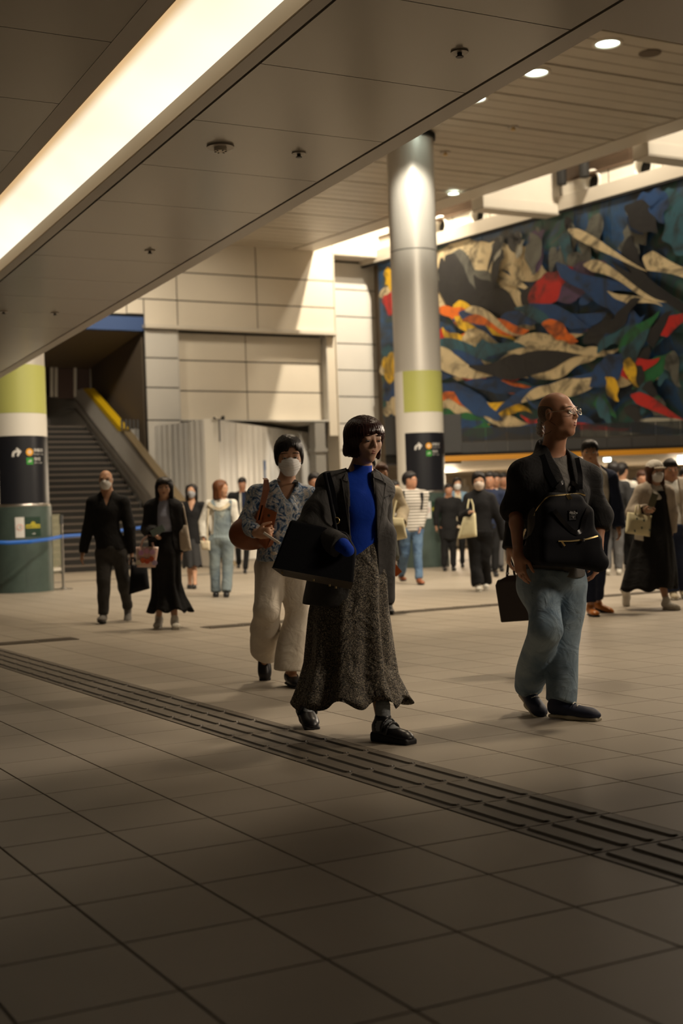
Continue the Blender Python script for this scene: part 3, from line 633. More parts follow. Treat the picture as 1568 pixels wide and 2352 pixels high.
# frieze of pale panels with round holes
zf0 = zT+.42; zf1 = mz(1398, 388)
fs = [ms(x, y) for x, y in ((900,560),(1040,530),(1125,500),(1196,480),(1290,460),(1398,430),(1522,400))]; dd = fs[-1]-fs[-2]
fs = [fs[0]-1.4]+fs+[fs[-1]+dd*k for k in range(1, 5)]
holes = [ms(1098, 510), ms(1358, 435), ms(1478, 403), ms(1010, 538)]
for i in range(len(fs)-1):
    a, b = fs[i]+.015, fs[i+1]-.015; hs = [h for h in holes if a < h < b]
    mb = MB()
    if hs:
        h = hs[0]; zc = (zf0+zf1)/2-.02; r = .27; T = np.linspace(0, 2*math.pi, 33)[:-1]
        inner = [mm(h+r*math.cos(t), zc+r*math.sin(t), .0) for t in T]
        def box(t):
            c, s = math.cos(t), math.sin(t); k = 1/max(abs(c)/(b-h if c > 0 else h-a), abs(s)/((zf1-zc) if s > 0 else (zc-zf0))); return mm(h+c*k, zc+s*k)
        mb.rings([[box(t) for t in T], inner, [p-mn*.25 for p in inner]], smooth=False)
        for cs, cz in ((a, zf0), (b, zf0), (b, zf1), (a, zf1)):
            tt = math.atan2(cz-zc, cs-h) % (2*math.pi); j = int(tt/(2*math.pi)*32); mb.add([box(T[j]), box(T[(j+1) % 32]), mm(cs, cz)], [(0, 1, 2)])
        mb.build('frieze_panel', MT['white'], wr)
        mb = MB(); mb.rings([[mm(h+q*math.cos(t), zc+q*math.sin(t), o) for t in T] for q, o in ((r+.07, .004), (r+.05, .03), (r-.01, .03), (r-.02, -.05))]); mb.build('hole_ring', MT['cwhite'], wr)
        mb = MB(); mb.add([mm(h+r*math.cos(t), zc+r*math.sin(t), -.22) for t in T], [tuple(range(32))]); mb.build('hole_back', MT['dark'], wr)
    else:
        mb.obox(mm((a+b)/2, (zf0+zf1)/2, -.03), mdir*(b-a)/2, mn*.03, Z3*(zf1-zf0)/2); mb.build('frieze_panel', MT['white'], wr)
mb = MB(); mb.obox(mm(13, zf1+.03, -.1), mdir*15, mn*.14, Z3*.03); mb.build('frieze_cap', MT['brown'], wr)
mb = MB(); mb.obox(mm(13, zT+.24, .02), mdir*15, mn*.10, Z3*.18); mb.build('mural_head_trim', MT['beam'], wr)
mb = MB(); mb.obox(mm(13, zT+.03, .06), mdir*15, mn*.05, Z3*.03); mb.build('mural_shadow_gap', MT['dark'], wr)
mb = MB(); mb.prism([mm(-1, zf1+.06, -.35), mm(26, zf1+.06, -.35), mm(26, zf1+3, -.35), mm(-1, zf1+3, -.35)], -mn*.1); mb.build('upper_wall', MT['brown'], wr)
# cross beams from the slat ceiling to the mural wall
def crossbeam(xa, ya, xb, yb, zb, w=.5):
    p = at_z(xa, ya, ZH-.25); a, b = ab_of(p)
    q0 = AB(a, bb(a)+.8, 0)
    # intersection with the mural plane
    t = np.dot(PM-q0, mn)/np.dot(B3, mn); q1 = q0+B3*(t-.02)
    e = empty('cross_beam', AB(a, b+2, ZH), kind='structure'); e.name = 'trim_1'
    z0 = ZH-.27
    mb = MB(); mb.prism([q0+Z3*z0, q1+Z3*z0, q1+Z3*(z0+3.2), q0+Z3*(z0+3.2)], -A3*w); mb.build('box_beam', MT['white'], e)
    mb = MB(); mb.prism([q0+Z3*(z0-.0)+A3*.03, q1+Z3*(z0)+A3*.03, q1+Z3*(z0+.26)+A3*.03, q0+Z3*(z0+.26)+A3*.03], -A3*.035); mb.build('lower_band', MT['white'], e)
    mb = MB(); mb.prism([q0+Z3*(z0-.005)+A3*.02, q1+Z3*(z0-.005)+A3*.02, q1+Z3*(z0-.005)-A3*w, q0+Z3*(z0-.005)-A3*w], -Z3*.03); mb.build('underside', MT['beam'], e)
crossbeam(1010, 463, 1228, 487, 0); crossbeam(1391, 339, 1568, 372, 0)
# ducts in the void
for x, y in ((1288, 380), (1340, 362)):
    p = at_z(x, y, ZH+.9); mb = MB(); mb.tube([p-Z3*.5, p+Z3*.5], .13, 10); tag(mb.build('duct', MT['dark'], origin=p), 'dark vertical duct in the ceiling slot above the mural, %s' % ('left of two' if x < 1300 else 'right of two'), 'duct')
# ================================================================== MURAL (generic abstract painting)
def mural_paint():
    m = bpy.data.materials.new('mural_paint'); m.use_nodes = True; nt = m.node_tree; N, L = nt.nodes, nt.links; b = N['Principled BSDF']
    b.inputs['Roughness'].default_value = .5
    uv = N.new('ShaderNodeUVMap')
    n1 = N.new('ShaderNodeTexNoise'); n1.inputs['Scale'].default_value = 1.6; n1.inputs['Detail'].default_value = 3; n1.inputs['Distortion'].default_value = 2.2
    L.new(uv.outputs[0], n1.inputs['Vector'])
    r1 = ramp(nt, [(.28, (.012,.014,.018)), (.38, (.02,.035,.06)), (.46, (.015,.06,.15)), (.52, (.03,.05,.06)), (.58, (.012,.07,.06)), (.66, (.06,.065,.055)), (.76, (.015,.02,.03))])
    L.new(n1.outputs['Fac'], r1.inputs[0])
    n2 = N.new('ShaderNodeTexNoise'); n2.inputs['Scale'].default_value = 7; n2.inputs['Detail'].default_value = 8; n2.inputs['Distortion'].default_value = 1.0
    L.new(uv.outputs[0], n2.inputs['Vector'])
    mx = N.new('ShaderNodeMix'); mx.data_type = 'RGBA'; mx.blend_type = 'OVERLAY'; mx.inputs['Factor'].default_value = .8
    L.new(r1.outputs[0], mx.inputs[6]); L.new(n2.outputs['Fac'], mx.inputs[7]); L.new(mx.outputs[2], b.inputs['Base Color']); return m
MUR = empty('mural', PM+Z3*4, 'huge abstract mural of cream, red, yellow and dark blue strokes', 'mural')
mp = mural_paint()
pBL, pTL = Mp(884, 963, .02), Mp(868, 614, .02)
s0, s1_, z0b, z1b = ms(876, 800), ms(1568, 800)+2.6, mz(884, 963), mz(1568, 1012)-.2
sz = lambda s: z0b+(z1b-z0b)*(s-s0)/(s1_-s0)
NP = 12
for i in range(NP):
    a = s0+(s1_-s0)*i/NP+.008; b = s0+(s1_-s0)*(i+1)/NP-.008
    mb = MB(); mb.prism([mm(a, sz(a), .03), mm(b, sz(b), .03), mm(b, zT, .03), mm(a, zT, .03)], -mn*.03)
    o = mb.build('painted_panel', mp, MUR); me = o.data; ul = me.uv_layers.new(name='UVMap'); og = np.array(world_loc(o))
    for lp in me.loops:
        p = np.array(me.vertices[lp.vertex_index].co)+og; ul.data[lp.index].uv = (float((p-PM)@mdir)/4, float(p[2])/4)
PAL = {'cream': (.52,.42,.25), 'red': (.42,.015,.012), 'yellow': (.60,.36,.015), 'orange': (.62,.13,.012), 'blue': (.010,.045,.14), 'teal': (.02,.08,.11), 'black': (.012,.012,.014),
       'grey': (.10,.10,.085), 'green': (.01,.11,.035), 'white': (.30,.29,.24), 'purple': (.07,.04,.09)}
def paint(k, v):
    m = mat('paint_'+k, v, .5); nt = m.node_tree; N, L = nt.nodes, nt.links; b = N['Principled BSDF']; ge = N.new('ShaderNodeNewGeometry'); n = N.new('ShaderNodeTexNoise'); n.inputs['Scale'].default_value = 1.1; n.inputs['Detail'].default_value = 7; n.inputs['Distortion'].default_value = 1.8; n.inputs['Roughness'].default_value = .6
    L.new(ge.outputs['Position'], n.inputs['Vector']); dk = tuple(q*.18+.006 for q in v); md = tuple(q*.55+.01 for q in v); r = ramp(nt, [(.34, dk), (.44, md), (.52, v), (.66, tuple(min(1, q*1.15) for q in v)), (.74, md)]); L.new(n.outputs['Fac'], r.inputs[0]); L.new(r.outputs[0], b.inputs['Base Color']); return m
PM_ = {k: paint(k, v) for k, v in PAL.items()}
rnd = random.Random(7)
def stroke(pts, wd, c, lay, prof=None):
    """abstract brush stroke: centre line given in photo pixels, converted to the mural plane"""
    P = [Mp(x, y, .034+.0015*lay) for x, y in pts]; n = 22; C = []
    m = len(P)
    for i in range(n+1):       # de Casteljau
        t = i/n; Q = [p.copy() for p in P]
        while len(Q) > 1: Q = [Q[j]*(1-t)+Q[j+1]*t for j in range(len(Q)-1)]
        C.append(Q[0])
    L_, R_ = [], []
    for i, p in enumerate(C):
        d = C[min(i+1, n)]-C[max(i-1, 0)]; d /= np.linalg.norm(d); s = np.cross(d, mn); t = i/n
        h = wd*.5*(math.sin(math.pi*min(1, t*1.0+.02))**.75)*(1+.22*math.sin(7*t+lay)+.12*math.sin(17*t+2*lay))
        if prof == 'taper': h = wd*.5*(1-t)**.8*(1+.15*math.sin(9*t+lay))*min(1, t*9+.15)
        L_.append(p+s*h); R_.append(p-s*h*.9)
    mb = MB(); mb.rings([L_, R_], close=False, smooth=False)
    if np.dot(np.cross(R_[5]-L_[5], L_[6]-L_[5]), mn) > 0: mb.f = [f[::-1] for f in mb.f]
    mb.build('brush_stroke', PM_[c], MUR)
Zs = [ # x0,y0,x1,y1, colours, n, length px, width m, angle deg (down positive)
 (880,620,905,940,['cream','yellow','red','blue','teal','cream','yellow'],9,90,.9,10),
 (1010,575,1190,730,['cream','cream','cream','grey'],9,190,1.0,30),
 (1020,640,1200,820,['black','grey','black'],7,200,.75,48),
 (1015,690,1120,860,['yellow','cream','orange','blue','red'],11,130,.55,25),
 (1015,790,1230,900,['cream','red','blue','teal','cream','yellow'],11,170,.5,12),
 (1020,880,1200,980,['orange','yellow','blue','cream','teal','blue'],10,150,.55,22),
 (1030,960,1130,1010,['green','blue'],4,110,.8,5),
 (1130,520,1330,640,['grey','white','grey','black','purple'],14,95,.5,95),
 (1300,470,1480,640,['grey','grey','black','teal','blue'],12,110,.7,80),
 (1220,640,1400,770,['black','purple','red','blue'],8,130,.7,-25),
 (1200,780,1500,900,['cream','blue','cream','teal','black'],11,240,.55,-18),
 (1130,700,1300,800,['blue','teal','orange','cream'],7,130,.5,12),
 (1380,560,1568,720,['cream','black','cream','blue'],8,190,.42,28),
 (1400,720,1568,860,['black','teal','green','red','blue'],12,110,.6,-40),
 (1360,850,1568,960,['teal','black','green','yellow','grey'],12,70,.5,60),
 (1230,940,1568,1000,['red','white','blue','red'],7,170,.32,10),
 (1460,450,1568,560,['blue','teal','black'],5,120,.9,60)]
lay = 0
for x0, y0, x1, y1, cs, n, Lp, wd, ang in Zs:
    for i in range(n):
        x, y = rnd.uniform(x0, x1), rnd.uniform(y0, y1); th = math.radians(ang+rnd.uniform(-16, 16)); l = Lp*rnd.uniform(.7, 1.25); cv = rnd.uniform(-.3, .3)*l
        dx, dy = math.cos(th), math.sin(th); a = (x-dx*l/2, y-dy*l/2); e_ = (x+dx*l/2, y+dy*l/2)
        m1 = (x-dx*l*.15-dy*cv, y-dy*l*.15+dx*cv); m2 = (x+dx*l*.2+dy*cv*.8, y+dy*l*.2-dx*cv*.8)
        pts = [a, m1, m2, e_]
        ylim = lambda px: 618-.277*(px-862)+16
        pts = [(px, min(max(py, ylim(px)), 1000 if px > 1000 else 955)) for px, py in pts]
        pts = [(max(px, 884), py) for px, py in pts]
        lay += 1; stroke(pts, wd*rnd.uniform(.6, 1.2), cs[i % len(cs)], lay, 'taper' if rnd.random() < .45 else None)
# ================================================================== LOWER FASCIA, PARAPET, UNDERPASS
YF = 30.6
def F(x, y, dY=0): return at_y(x, y, YF+dY)
FA = empty('parapet', F(1250, 1040), 'dark grey parapet with an orange lower edge below the mural', 'parapet')
xl, xr = F(884, 1000)[0], F(1700, 1000)[0]
zy = lambda y: F(1200, y)[2]
def fbox(x0, x1, y0, y1, dY, th, name, m):
    X0, X1 = F(x0, 1000)[0], F(x1, 1000)[0]; Z1, Z0 = zy(y0), zy(y1)
    mb = MB(); mb.obox([(X0+X1)/2, YF+dY+th/2, (Z0+Z1)/2], [(X1-X0)/2, 0, 0], [0, th/2, 0], [0, 0, (Z1-Z0)/2]); return mb.build(name, m, FA)
fbox(918, 1760, 1042, 1054, -.12, .2, 'orange_edge', MT['orange'])
fbox(884, 1760, 1035, 1046, 0, .3, 'shadow_gap', MT['dark'])
xs = [884, 1060, 1116, 1165, 1222, 1280, 1337, 1394, 1451, 1508, 1565, 1622, 1680, 1740]
for i in range(len(xs)-1): fbox(xs[i]+.6, xs[i+1]-.6, 1011, 1035, .05, .1, 'grey_panel', MT['dgrey'])
gm = mat('smoked_glass', (.05,.055,.06), .25, alpha=.62)
for i in range(1, len(xs)-1): fbox(xs[i]+.6, xs[i+1]-.6, 978, 1010, .08, .02, 'glass_panel', gm)
fbox(884, 1059, 946, 1034, -.05, .12, 'end_panel', MT['dgrey'])
fbox(884, 1059, 1034, 1058, .2, .1, 'end_panel', MT['dgrey'])
mb = MB(); mb.obox([F(1030,1000)[0]+6.5, YF+8, zy(1046)-.02+.1], [6.5, 0, 0], [0, 7.9, 0], [0, 0, .03]); tag(mb.build('ceiling', MT['wall'], origin=[6, YF+8, 2.4]), kind='structure')
mb = MB(); mb.obox([9, 46, 1.5], [9, 0, 0], [0, .05, 0], [0, 0, 1.6]); wb = tag(mb.build('wall_back', mat('back_wall', (.50,.44,.35), .6, noise=.05, nscale=1), origin=[9, 46, 0]), kind='structure')
for x in (1046, 1068, 1135, 1400, 1440):
    p = at_y(x, 1150, 45.9); mb = MB(); mb.obox([p[0], 45.9, 1.15], [.05, 0, 0], [0, .03, 0], [0, 0, 1.15]); mb.build('door_frame', MT['cwhite'], wb)
p = at_y(1057, 1100, 45.8); mb = MB(); mb.obox([p[0], 45.85, 1.6], [.28, 0, 0], [0, .02, 0], [0, 0, .45]); mb.build('poster', MT['hoard2'], wb)
for x, y, lab in ((1394, 1057, 'glowing round lamp under the parapet near the masked woman in a cap'), (1565, 1052, 'glowing round lamp under the parapet at the right edge')):
    p = at_y(x, y, YF+1.2); e = empty('ceiling_lamp', p, lab, 'light')
    mb = MB(); mb.cyl(p, .085, p[2]-.03, p[2]+.05, 16); mb.build('lamp', MT['glow'], e)
    mb = MB(); mb.cyl(p, .1, p[2]+.05, p[2]+.07, 16); mb.build('rim', MT['white'], e)
for x in (3, 7, 11): light('underpass_lamp', 'AREA', (x, 42, 2.2), 200, WARM, 1.2, aim=(x, 36, 0))
# ================================================================== QUEUE POST AND BLUE BELT
qp = at_z(146, 1354, 0); 
q = empty('queue_post', qp, 'thin metal queue post beside the left column', 'post'); YQ = qp[1]
mb = MB(); mb.cyl(qp, .17, 0, .02, 28); mb.cyl(qp, .06, .02, .035, 16); mb.build('base', MT['steel'], q)
zq = at_y(142, 1183, YQ)[2]
mb = MB(); mb.cyl(qp, .026, .02, zq-.12, 14); mb.build('pole', MT['steel'], q)
mb = MB(); mb.cyl(qp, .034, zq-.16, zq, 14); mb.build('head', MT['dgrey'], q)
bm = mat('blue_belt', (.005,.12,.55), .5)
def belt(pts, hgt, lab):
    P = [at_y(x, y, Yd) for x, y, Yd in pts]; C = []
    for i in range(len(P)-1):
        for t in np.linspace(0, 1, 8, endpoint=False): C.append(P[i]*(1-t)+P[i+1]*t)
    C.append(P[-1]); mb = MB()
    mb.rings([[c+Z3*hgt/2+np.array([0, -.002, 0]), c-Z3*hgt/2+np.array([0, -.002, 0]), c-Z3*hgt/2+np.array([0, .002, 0]), c+Z3*hgt/2+np.array([0, .002, 0])] for c in C], smooth=True, cap0=True, cap1=True)
    o = mb.build('barrier_belt', bm, origin=P[0]); tag(o, lab, 'belt', 'blue queue barrier belts')
belt([(-70, 1245, YQ-1.9), (20, 1246.5, YQ-1.75), (70, 1244, YQ-1.5), (110, 1239, YQ-.9), (143, 1232, YQ-.03)], .062, 'blue barrier belt in front of the left column base')
belt([(145, 1232, YQ+.03), (220, 1227, YQ+2.2), (330, 1211, YQ+4.6), (420, 1208, YQ+6)], .062, 'blue barrier belt stretching in front of the dark staircase')
# glass end screen beside the column
e = empty('glass_screen', at_z(130, 1310, 0), 'low glass screen between the left column and the staircase', 'screen')
p0, p1 = at_z(112, 1318, 0), at_z(142, 1316, 0); hgt = at_y(130, 1181, p0[1])[2]
mb = MB(); mb.prism([p0, p1, p1+Z3*hgt, p0+Z3*hgt], np.array([0, .012, 0])); mb.build('pane', mat('pale_glass', (.55,.55,.40), .2, alpha=.35), e)
mb = MB(); mb.bar(p1, p1+Z3*hgt, .03); mb.build('post', MT['steel'], e)
mb = MB(); mb.bar(p0+Z3*.1, p1+Z3*.1, .04); mb.build('rail', MT['cwhite'], e)
# hidden enclosure: side and rear walls of the concourse, outside the view
mb = MB(); mb.obox([0, -6, 1.7], [26, 0, 0], [0, .1, 0], [0, 0, 1.72]); tag(mb.build('wall_front', MT['interior'], origin=[0, -6, 0]), kind='structure')
# ================================================================== SDF MODELLER (smooth bodies, hands, cloth)
def nrm(v): v = np.asarray(v, float); return v/(np.linalg.norm(v)+1e-12)
class Sdf:
    def __init__(s): s.p = []; s.noise = None
    def cap(s, a, b, ra, rb=None, k=.02, sq=None, op=1):
        s.p.append(('cap', np.asarray(a, float), np.asarray(b, float), ra, ra if rb is None else rb, k, sq, op)); return s
    def ell(s, c, r, k=.02, R=None, op=1): s.p.append(('ell', np.asarray(c, float), np.asarray(r, float), np.eye(3) if R is None else np.asarray(R), k, op)); return s
    def box(s, c, hsz, rd=.01, k=.01, R=None, op=1): s.p.append(('box', np.asarray(c, float), np.asarray(hsz, float), rd, np.eye(3) if R is None else np.asarray(R), k, op)); return s
    def fn(s, f, k=.005, op=-1): s.p.append(('fn', f, k, op)); return s
    def chain(s, pts, rs, k=.01, sq=None):
        for i in range(len(pts)-1): s.cap(pts[i], pts[i+1], rs[i], rs[i+1], k, sq)
        return s
    @staticmethod
    def one(q, P):
        t = q[0]
        if t == 'cap':
            a, b, ra, rb, sq = q[1], q[2], q[3], q[4], q[6]; d = P-a; e = b-a
            if sq is not None:
                n, f = sq; d = d+np.outer((f-1)*(d@n), n); e = e+(f-1)*(e@n)*n
            L2 = e@e+1e-12; h = np.clip((d@e)/L2, 0, 1)
            return np.sqrt(((d-h[:, None]*e)**2).sum(1))-(ra+(rb-ra)*h)
        if t == 'ell':
            d = (P-q[1])@q[3].T; r = q[2]; k0 = np.sqrt(((d/r)**2).sum(1)); k1 = np.sqrt(((d/(r*r))**2).sum(1)); return k0*(k0-1)/(k1+1e-9)
        if t == 'box':
            d = np.abs((P-q[1])@q[4].T)-(q[2]-q[3]); return np.sqrt((np.maximum(d, 0)**2).sum(1))+np.minimum(d.max(1), 0)-q[3]
        return q[1](P)
    @staticmethod
    def comb(d, e, k, op):
        if op == 1:
            if k <= 0: return np.minimum(d, e)
            h = np.clip(.5+.5*(e-d)/k, 0, 1); return np.where(d > 1e3, e, e+(d-e)*h-k*h*(1-h))
        if op == -1: e = -e
        if k <= 0: return np.maximum(d, e)
        h = np.clip(.5-.5*(e-d)/k, 0, 1); return e+(d-e)*h+k*h*(1-h)
    def bounds(s):
        lo, hi = [], []
        for q in s.p:
            if q[0] == 'cap' and q[7] == 1:
                r = max(q[3], q[4]); lo += [np.minimum(q[1], q[2])-r]; hi += [np.maximum(q[1], q[2])+r]
            elif q[0] == 'ell' and q[5] == 1: lo += [q[1]-q[2].max()]; hi += [q[1]+q[2].max()]
            elif q[0] == 'box' and q[6] == 1: r = np.linalg.norm(q[2]); lo += [q[1]-r]; hi += [q[1]+r]
        return np.min(lo, 0)-.03, np.max(hi, 0)+.03
    def mesh(s, h):
        NB = 8; lo, hi = s.bounds(); bs = NB*h; nb = np.ceil((hi-lo)/bs).astype(int)
        gi = np.stack(np.meshgrid(*[np.arange(n) for n in nb], indexing='ij'), -1).reshape(-1, 3); C = lo+(gi+.5)*bs
        rad = bs*.866; D = []; tot = np.full(len(C), 1e6)
        for q in s.p:
            e = Sdf.one(q, C); D.append(e); op = q[-1]; kk = q[5] if q[0] in('cap', 'box') else q[4] if q[0] == 'ell' else q[2]
            tot = Sdf.comb(tot, e, kk, op)
        keep = np.abs(tot) < rad*1.6+.012; gi = gi[keep]; D = [d[keep] for d in D]
        if len(gi) == 0: return np.zeros((0, 3)), np.zeros((0, 4), int)
        n1 = NB+1; loc = np.stack(np.meshgrid(*[np.arange(n1)]*3, indexing='ij'), -1).reshape(-1, 3)
        P = (lo+(gi[:, None, :]*NB+loc[None])*h).astype(np.float64); nB = len(gi); P = P.reshape(nB, -1, 3)
        V = np.full((nB, P.shape[1]), 1e6); dmin = np.full(nB, 1e6)
        for q, d in zip(s.p, D):
            if q[-1] == 1: dmin = np.minimum(dmin, d)
        for q, d in zip(s.p, D):
            op = q[-1]; kk = q[5] if q[0] in('cap', 'box') else q[4] if q[0] == 'ell' else q[2]
            if op == 1: m = d < dmin+rad*3+kk*1.5
            elif op == -1: m = (d < rad*2.5+kk*2) if q[0] != 'fn' else np.ones(nB, bool)
            else: m = np.ones(nB, bool)
            if not m.any(): continue
            e = Sdf.one(q, P[m].reshape(-1, 3)).reshape(m.sum(), -1); V[m] = Sdf.comb(V[m], e, kk, op)
        if s.noise is not None: V = V+s.noise(P.reshape(-1, 3)).reshape(V.shape)
        V = V.reshape(nB, n1, n1, n1); S = V < 0
        # active cells
        cs = sum(S[:, i:i+NB, j:j+NB, k:k+NB].astype(np.int8) for i in (0,1) for j in (0,1) for k in (0,1))
        act = np.argwhere((cs > 0) & (cs < 8))
        if len(act) == 0: return np.zeros((0, 3)), np.zeros((0, 4), int)
        b, c = act[:, 0], act[:, 1:]; acc = np.zeros((len(act), 3)); cnt = np.zeros(len(act))
        cor = [(i, j, k) for i in (0,1) for j in (0,1) for k in (0,1)]
        for A in cor:
            for ax in range(3):
                if A[ax]: continue
                Bq = list(A); Bq[ax] = 1
                va = V[b, c[:, 0]+A[0], c[:, 1]+A[1], c[:, 2]+A[2]]; vb = V[b, c[:, 0]+Bq[0], c[:, 1]+Bq[1], c[:, 2]+Bq[2]]
                m = (va < 0) != (vb < 0); t = np.where(m, va/(va-vb+1e-12), 0); pos = np.array(A, float)[None].repeat(len(act), 0); pos[:, ax] = t
                acc += pos*m[:, None]; cnt += m
        G = gi[b]*NB+c; vert = lo+(G+acc/np.maximum(cnt, 1)[:, None])*h
        NN = (nb*NB+2).astype(np.int64); cid = lambda g: (g[:, 0].astype(np.int64)*NN[1]+g[:, 1])*NN[2]+g[:, 2]
        ids = cid(G); order = np.argsort(ids); sid = ids[order]; F = []
        for ax in range(3):
            o = [0, 0, 0]; o[ax] = 1
            va = S[b, c[:, 0], c[:, 1], c[:, 2]]; vb = S[b, c[:, 0]+o[0], c[:, 1]+o[1], c[:, 2]+o[2]]
            m = va != vb; g = G[m]; u, w_ = [(1, 2), (2, 0), (0, 1)][ax]
            q = []; ok = np.ones(len(g), bool)
            for du, dv in ((0, 0), (1, 0), (1, 1), (0, 1)):
                g2 = g.copy(); g2[:, u] -= du; g2[:, w_] -= dv; k = cid(g2); ix = np.clip(np.searchsorted(sid, k), 0, len(sid)-1); ok &= (sid[ix] == k) & (g2[:, u] >= 0) & (g2[:, w_] >= 0); q.append(order[ix])
            q = np.stack(q, 1); fl = va[m]; q[~fl] = q[~fl][:, ::-1]; F.append(q[ok])
        return vert, np.concatenate(F)
    def build(s, name, m, parent, h, relax=1):
        V, F = s.mesh(h)
        if len(V) == 0: print('EMPTY', name); return None
        for _ in range(relax):          # light laplacian
            acc = np.zeros_like(V); c = np.zeros(len(V))
            for i in range(4):
                a, b2 = F[:, i], F[:, (i+1) % 4]
                for ax in range(3):
                    acc[:, ax] += np.bincount(a, V[b2, ax], len(V))+np.bincount(b2, V[a, ax], len(V))
                c += np.bincount(a, minlength=len(V))+np.bincount(b2, minlength=len(V))
            V = V*.5+.5*acc/np.maximum(c, 1)[:, None]
        og = np.array(world_loc(parent)); me = bpy.data.meshes.new(name); V = V-og
        me.vertices.add(len(V)); me.vertices.foreach_set('co', V.astype(np.float32).ravel())
        me.loops.add(F.size); me.loops.foreach_set('vertex_index', F.astype(np.int32).ravel())
        me.polygons.add(len(F)); me.polygons.foreach_set('loop_start', np.arange(0, F.size, 4, dtype=np.int32))
        me.update(calc_edges=True); me.polygons.foreach_set('use_smooth', np.ones(len(F), bool)); me.materials.append(m)
        if len(V): me.validate()
        return link(name, me, parent)
def folds(amp, scale=1.0, vert=.35, seed=0):
    r = np.random.RandomState(seed); ks = []
    for i in range(4):
        th = r.uniform(0, 6.28); fz = r.uniform(-1, 1)*vert; k = np.array([math.cos(th), math.sin(th), fz])*r.uniform(14, 34)*scale; ks.append((k, r.uniform(0, 6.28), np.array([r.uniform(-1, 1) for _ in range(3)])*7*scale))
    def f(P):
        v = 0
        for k, ph, k2 in ks: v = v+np.sin(P@k+ph+1.6*np.sin(P@k2))
        return amp*v*.35
    return f
# ------------------------------------------------------------------ figure parts
def frame(yaw, pitch=0, roll=0):
    """rows: side (viewer right when yaw=0), forward, up. yaw>0 turns towards viewer right"""
    f = np.array([math.sin(yaw)*math.cos(pitch), -math.cos(yaw)*math.cos(pitch), math.sin(pitch)]); s = nrm(np.cross(Z3, f)); u = np.cross(f, s)
    c, t = math.cos(roll), math.sin(roll); s2 = s*c+u*t; u2 = -s*t+u*c; return np.array([s2, f, u2])
def head_prims(S, c, R, sc, fem=False, ears=True, nose=1.0):
    L = lambda x, y, z: c+sc*(x*R[0]+y*R[1]+z*R[2])
    def ell(x, y, z, r, k, op=1): S.ell(L(x, y, z), np.array(r)*sc, k*sc, R, op)
    ell(0, -.012, .028, (.073, .091, .084), .02)
    jw = .055 if fem else .060
    ell(0, .026, -.032, (jw, .064, .074), .03); ell(0, .060, -.092, (.020 if fem else .026, .022, .020), .03)
    if not fem:
        for q in (-1, 1): ell(q*.042, .012, -.062, (.018, .026, .022), .03)
    for q in (-1, 1):
        ell(q*.036, .054, -.022, (.026, .024, .030), .025)
    S.cap(L(-.040, .070, .024), L(.040, .070, .024), .012*sc, None, .02*sc)
    for q in (-1, 1): ell(q*.031, .101, .005, (.018, .015, .011), .010, -1)
    S.cap(L(0, .086, .014), L(0, .100+.004*nose, -.020), .0065*sc, .0100*sc, .010*sc)
    for q in (-1, 1): ell(q*.0105, .094, -.026, (.0075, .009, .0065), .006)
    ell(0, .079, -.053, (.026, .014, .018), .012)
    ell(0, .096, -.0545, (.020, .006, .0018), .004, -1)
    for q in (-1, 1):
        ell(q*.031, .0835, .0095, (.0165, .0095, .0075), .006)      # upper lid
        if ears:
            ell(q*.075, -.010, -.004, (.007, .017, .030), .008); ell(q*.081, -.006, -.002, (.004, .009, .017), .004, -1)
def face_parts(par, c, R, sc, h, hair_m, fem=False, closed=True, mask=False, lip_m=None, brow=True):
    L = lambda x, y, z: c+sc*(x*R[0]+y*R[1]+z*R[2])
    for q in (-1, 1):
        e = Sdf(); e.ell(L(q*.031, .0815, .0015), np.array((.0125, .0112, .0095 if not closed else .007))*sc, 0, R); e.build('eye', MT['eyewhite'], par, min(h, .0035), 0)
        e = Sdf(); e.ell(L(q*.031-.001, .0905, .0005 if not closed else -.0015), np.array((.0055, .0035, .0058 if not closed else .003))*sc, 0, R); e.build('iris', MT['iris'], par, min(h, .0022), 0)
        mb = MB(); P = [L(q*(.031+t*.0165), .0925-.0065*t*t-.003*abs(t), .0045+.0035*(1-t*t)-(.006 if closed else 0)) for t in np.linspace(-1, 1, 7)]
        mb.tube(P, [.0008*sc+.0012*sc*math.sin(math.pi*i/6) for i in range(7)], 5); mb.build('eyelashes', MT['lash'], par)
        if brow:
            mb = MB(); P = [L(q*(.034+t*.020), .0925-.009*(t+.4)**2, .0265+.003*(1-t*t)-.002*t) for t in np.linspace(-1, 1, 7)]
            mb.tube(P, [(.0010+.0016*math.sin(math.pi*(i+.6)/7))*sc for i in range(7)], 5); mb.build('eyebrow', hair_m, par)
    if not mask:
        e = Sdf()
        for q in (-1, 1): e.cap(L(q*.003, .0915, -.0490), L(q*.024, .0825, -.0525), .0044*sc, .0022*sc, .003*sc)
        e.build('upper_lip', lip_m or MT['lip'], par, min(h, .0028), 1)
        e = Sdf(); e.cap(L(-.006, .0905, -.0600), L(.006, .0905, -.0600), .0050*sc, None, .003*sc); e.cap(L(0, .0900, -.0595), L(.021, .0830, -.0560), .0045*sc, .0020*sc, .003*sc); e.cap(L(0, .0900, -.0595), L(-.021, .0830, -.0560), .0045*sc, .0020*sc, .003*sc)
        e.build('lower_lip', lip_m or MT['lip'], par, min(h, .0028), 1)
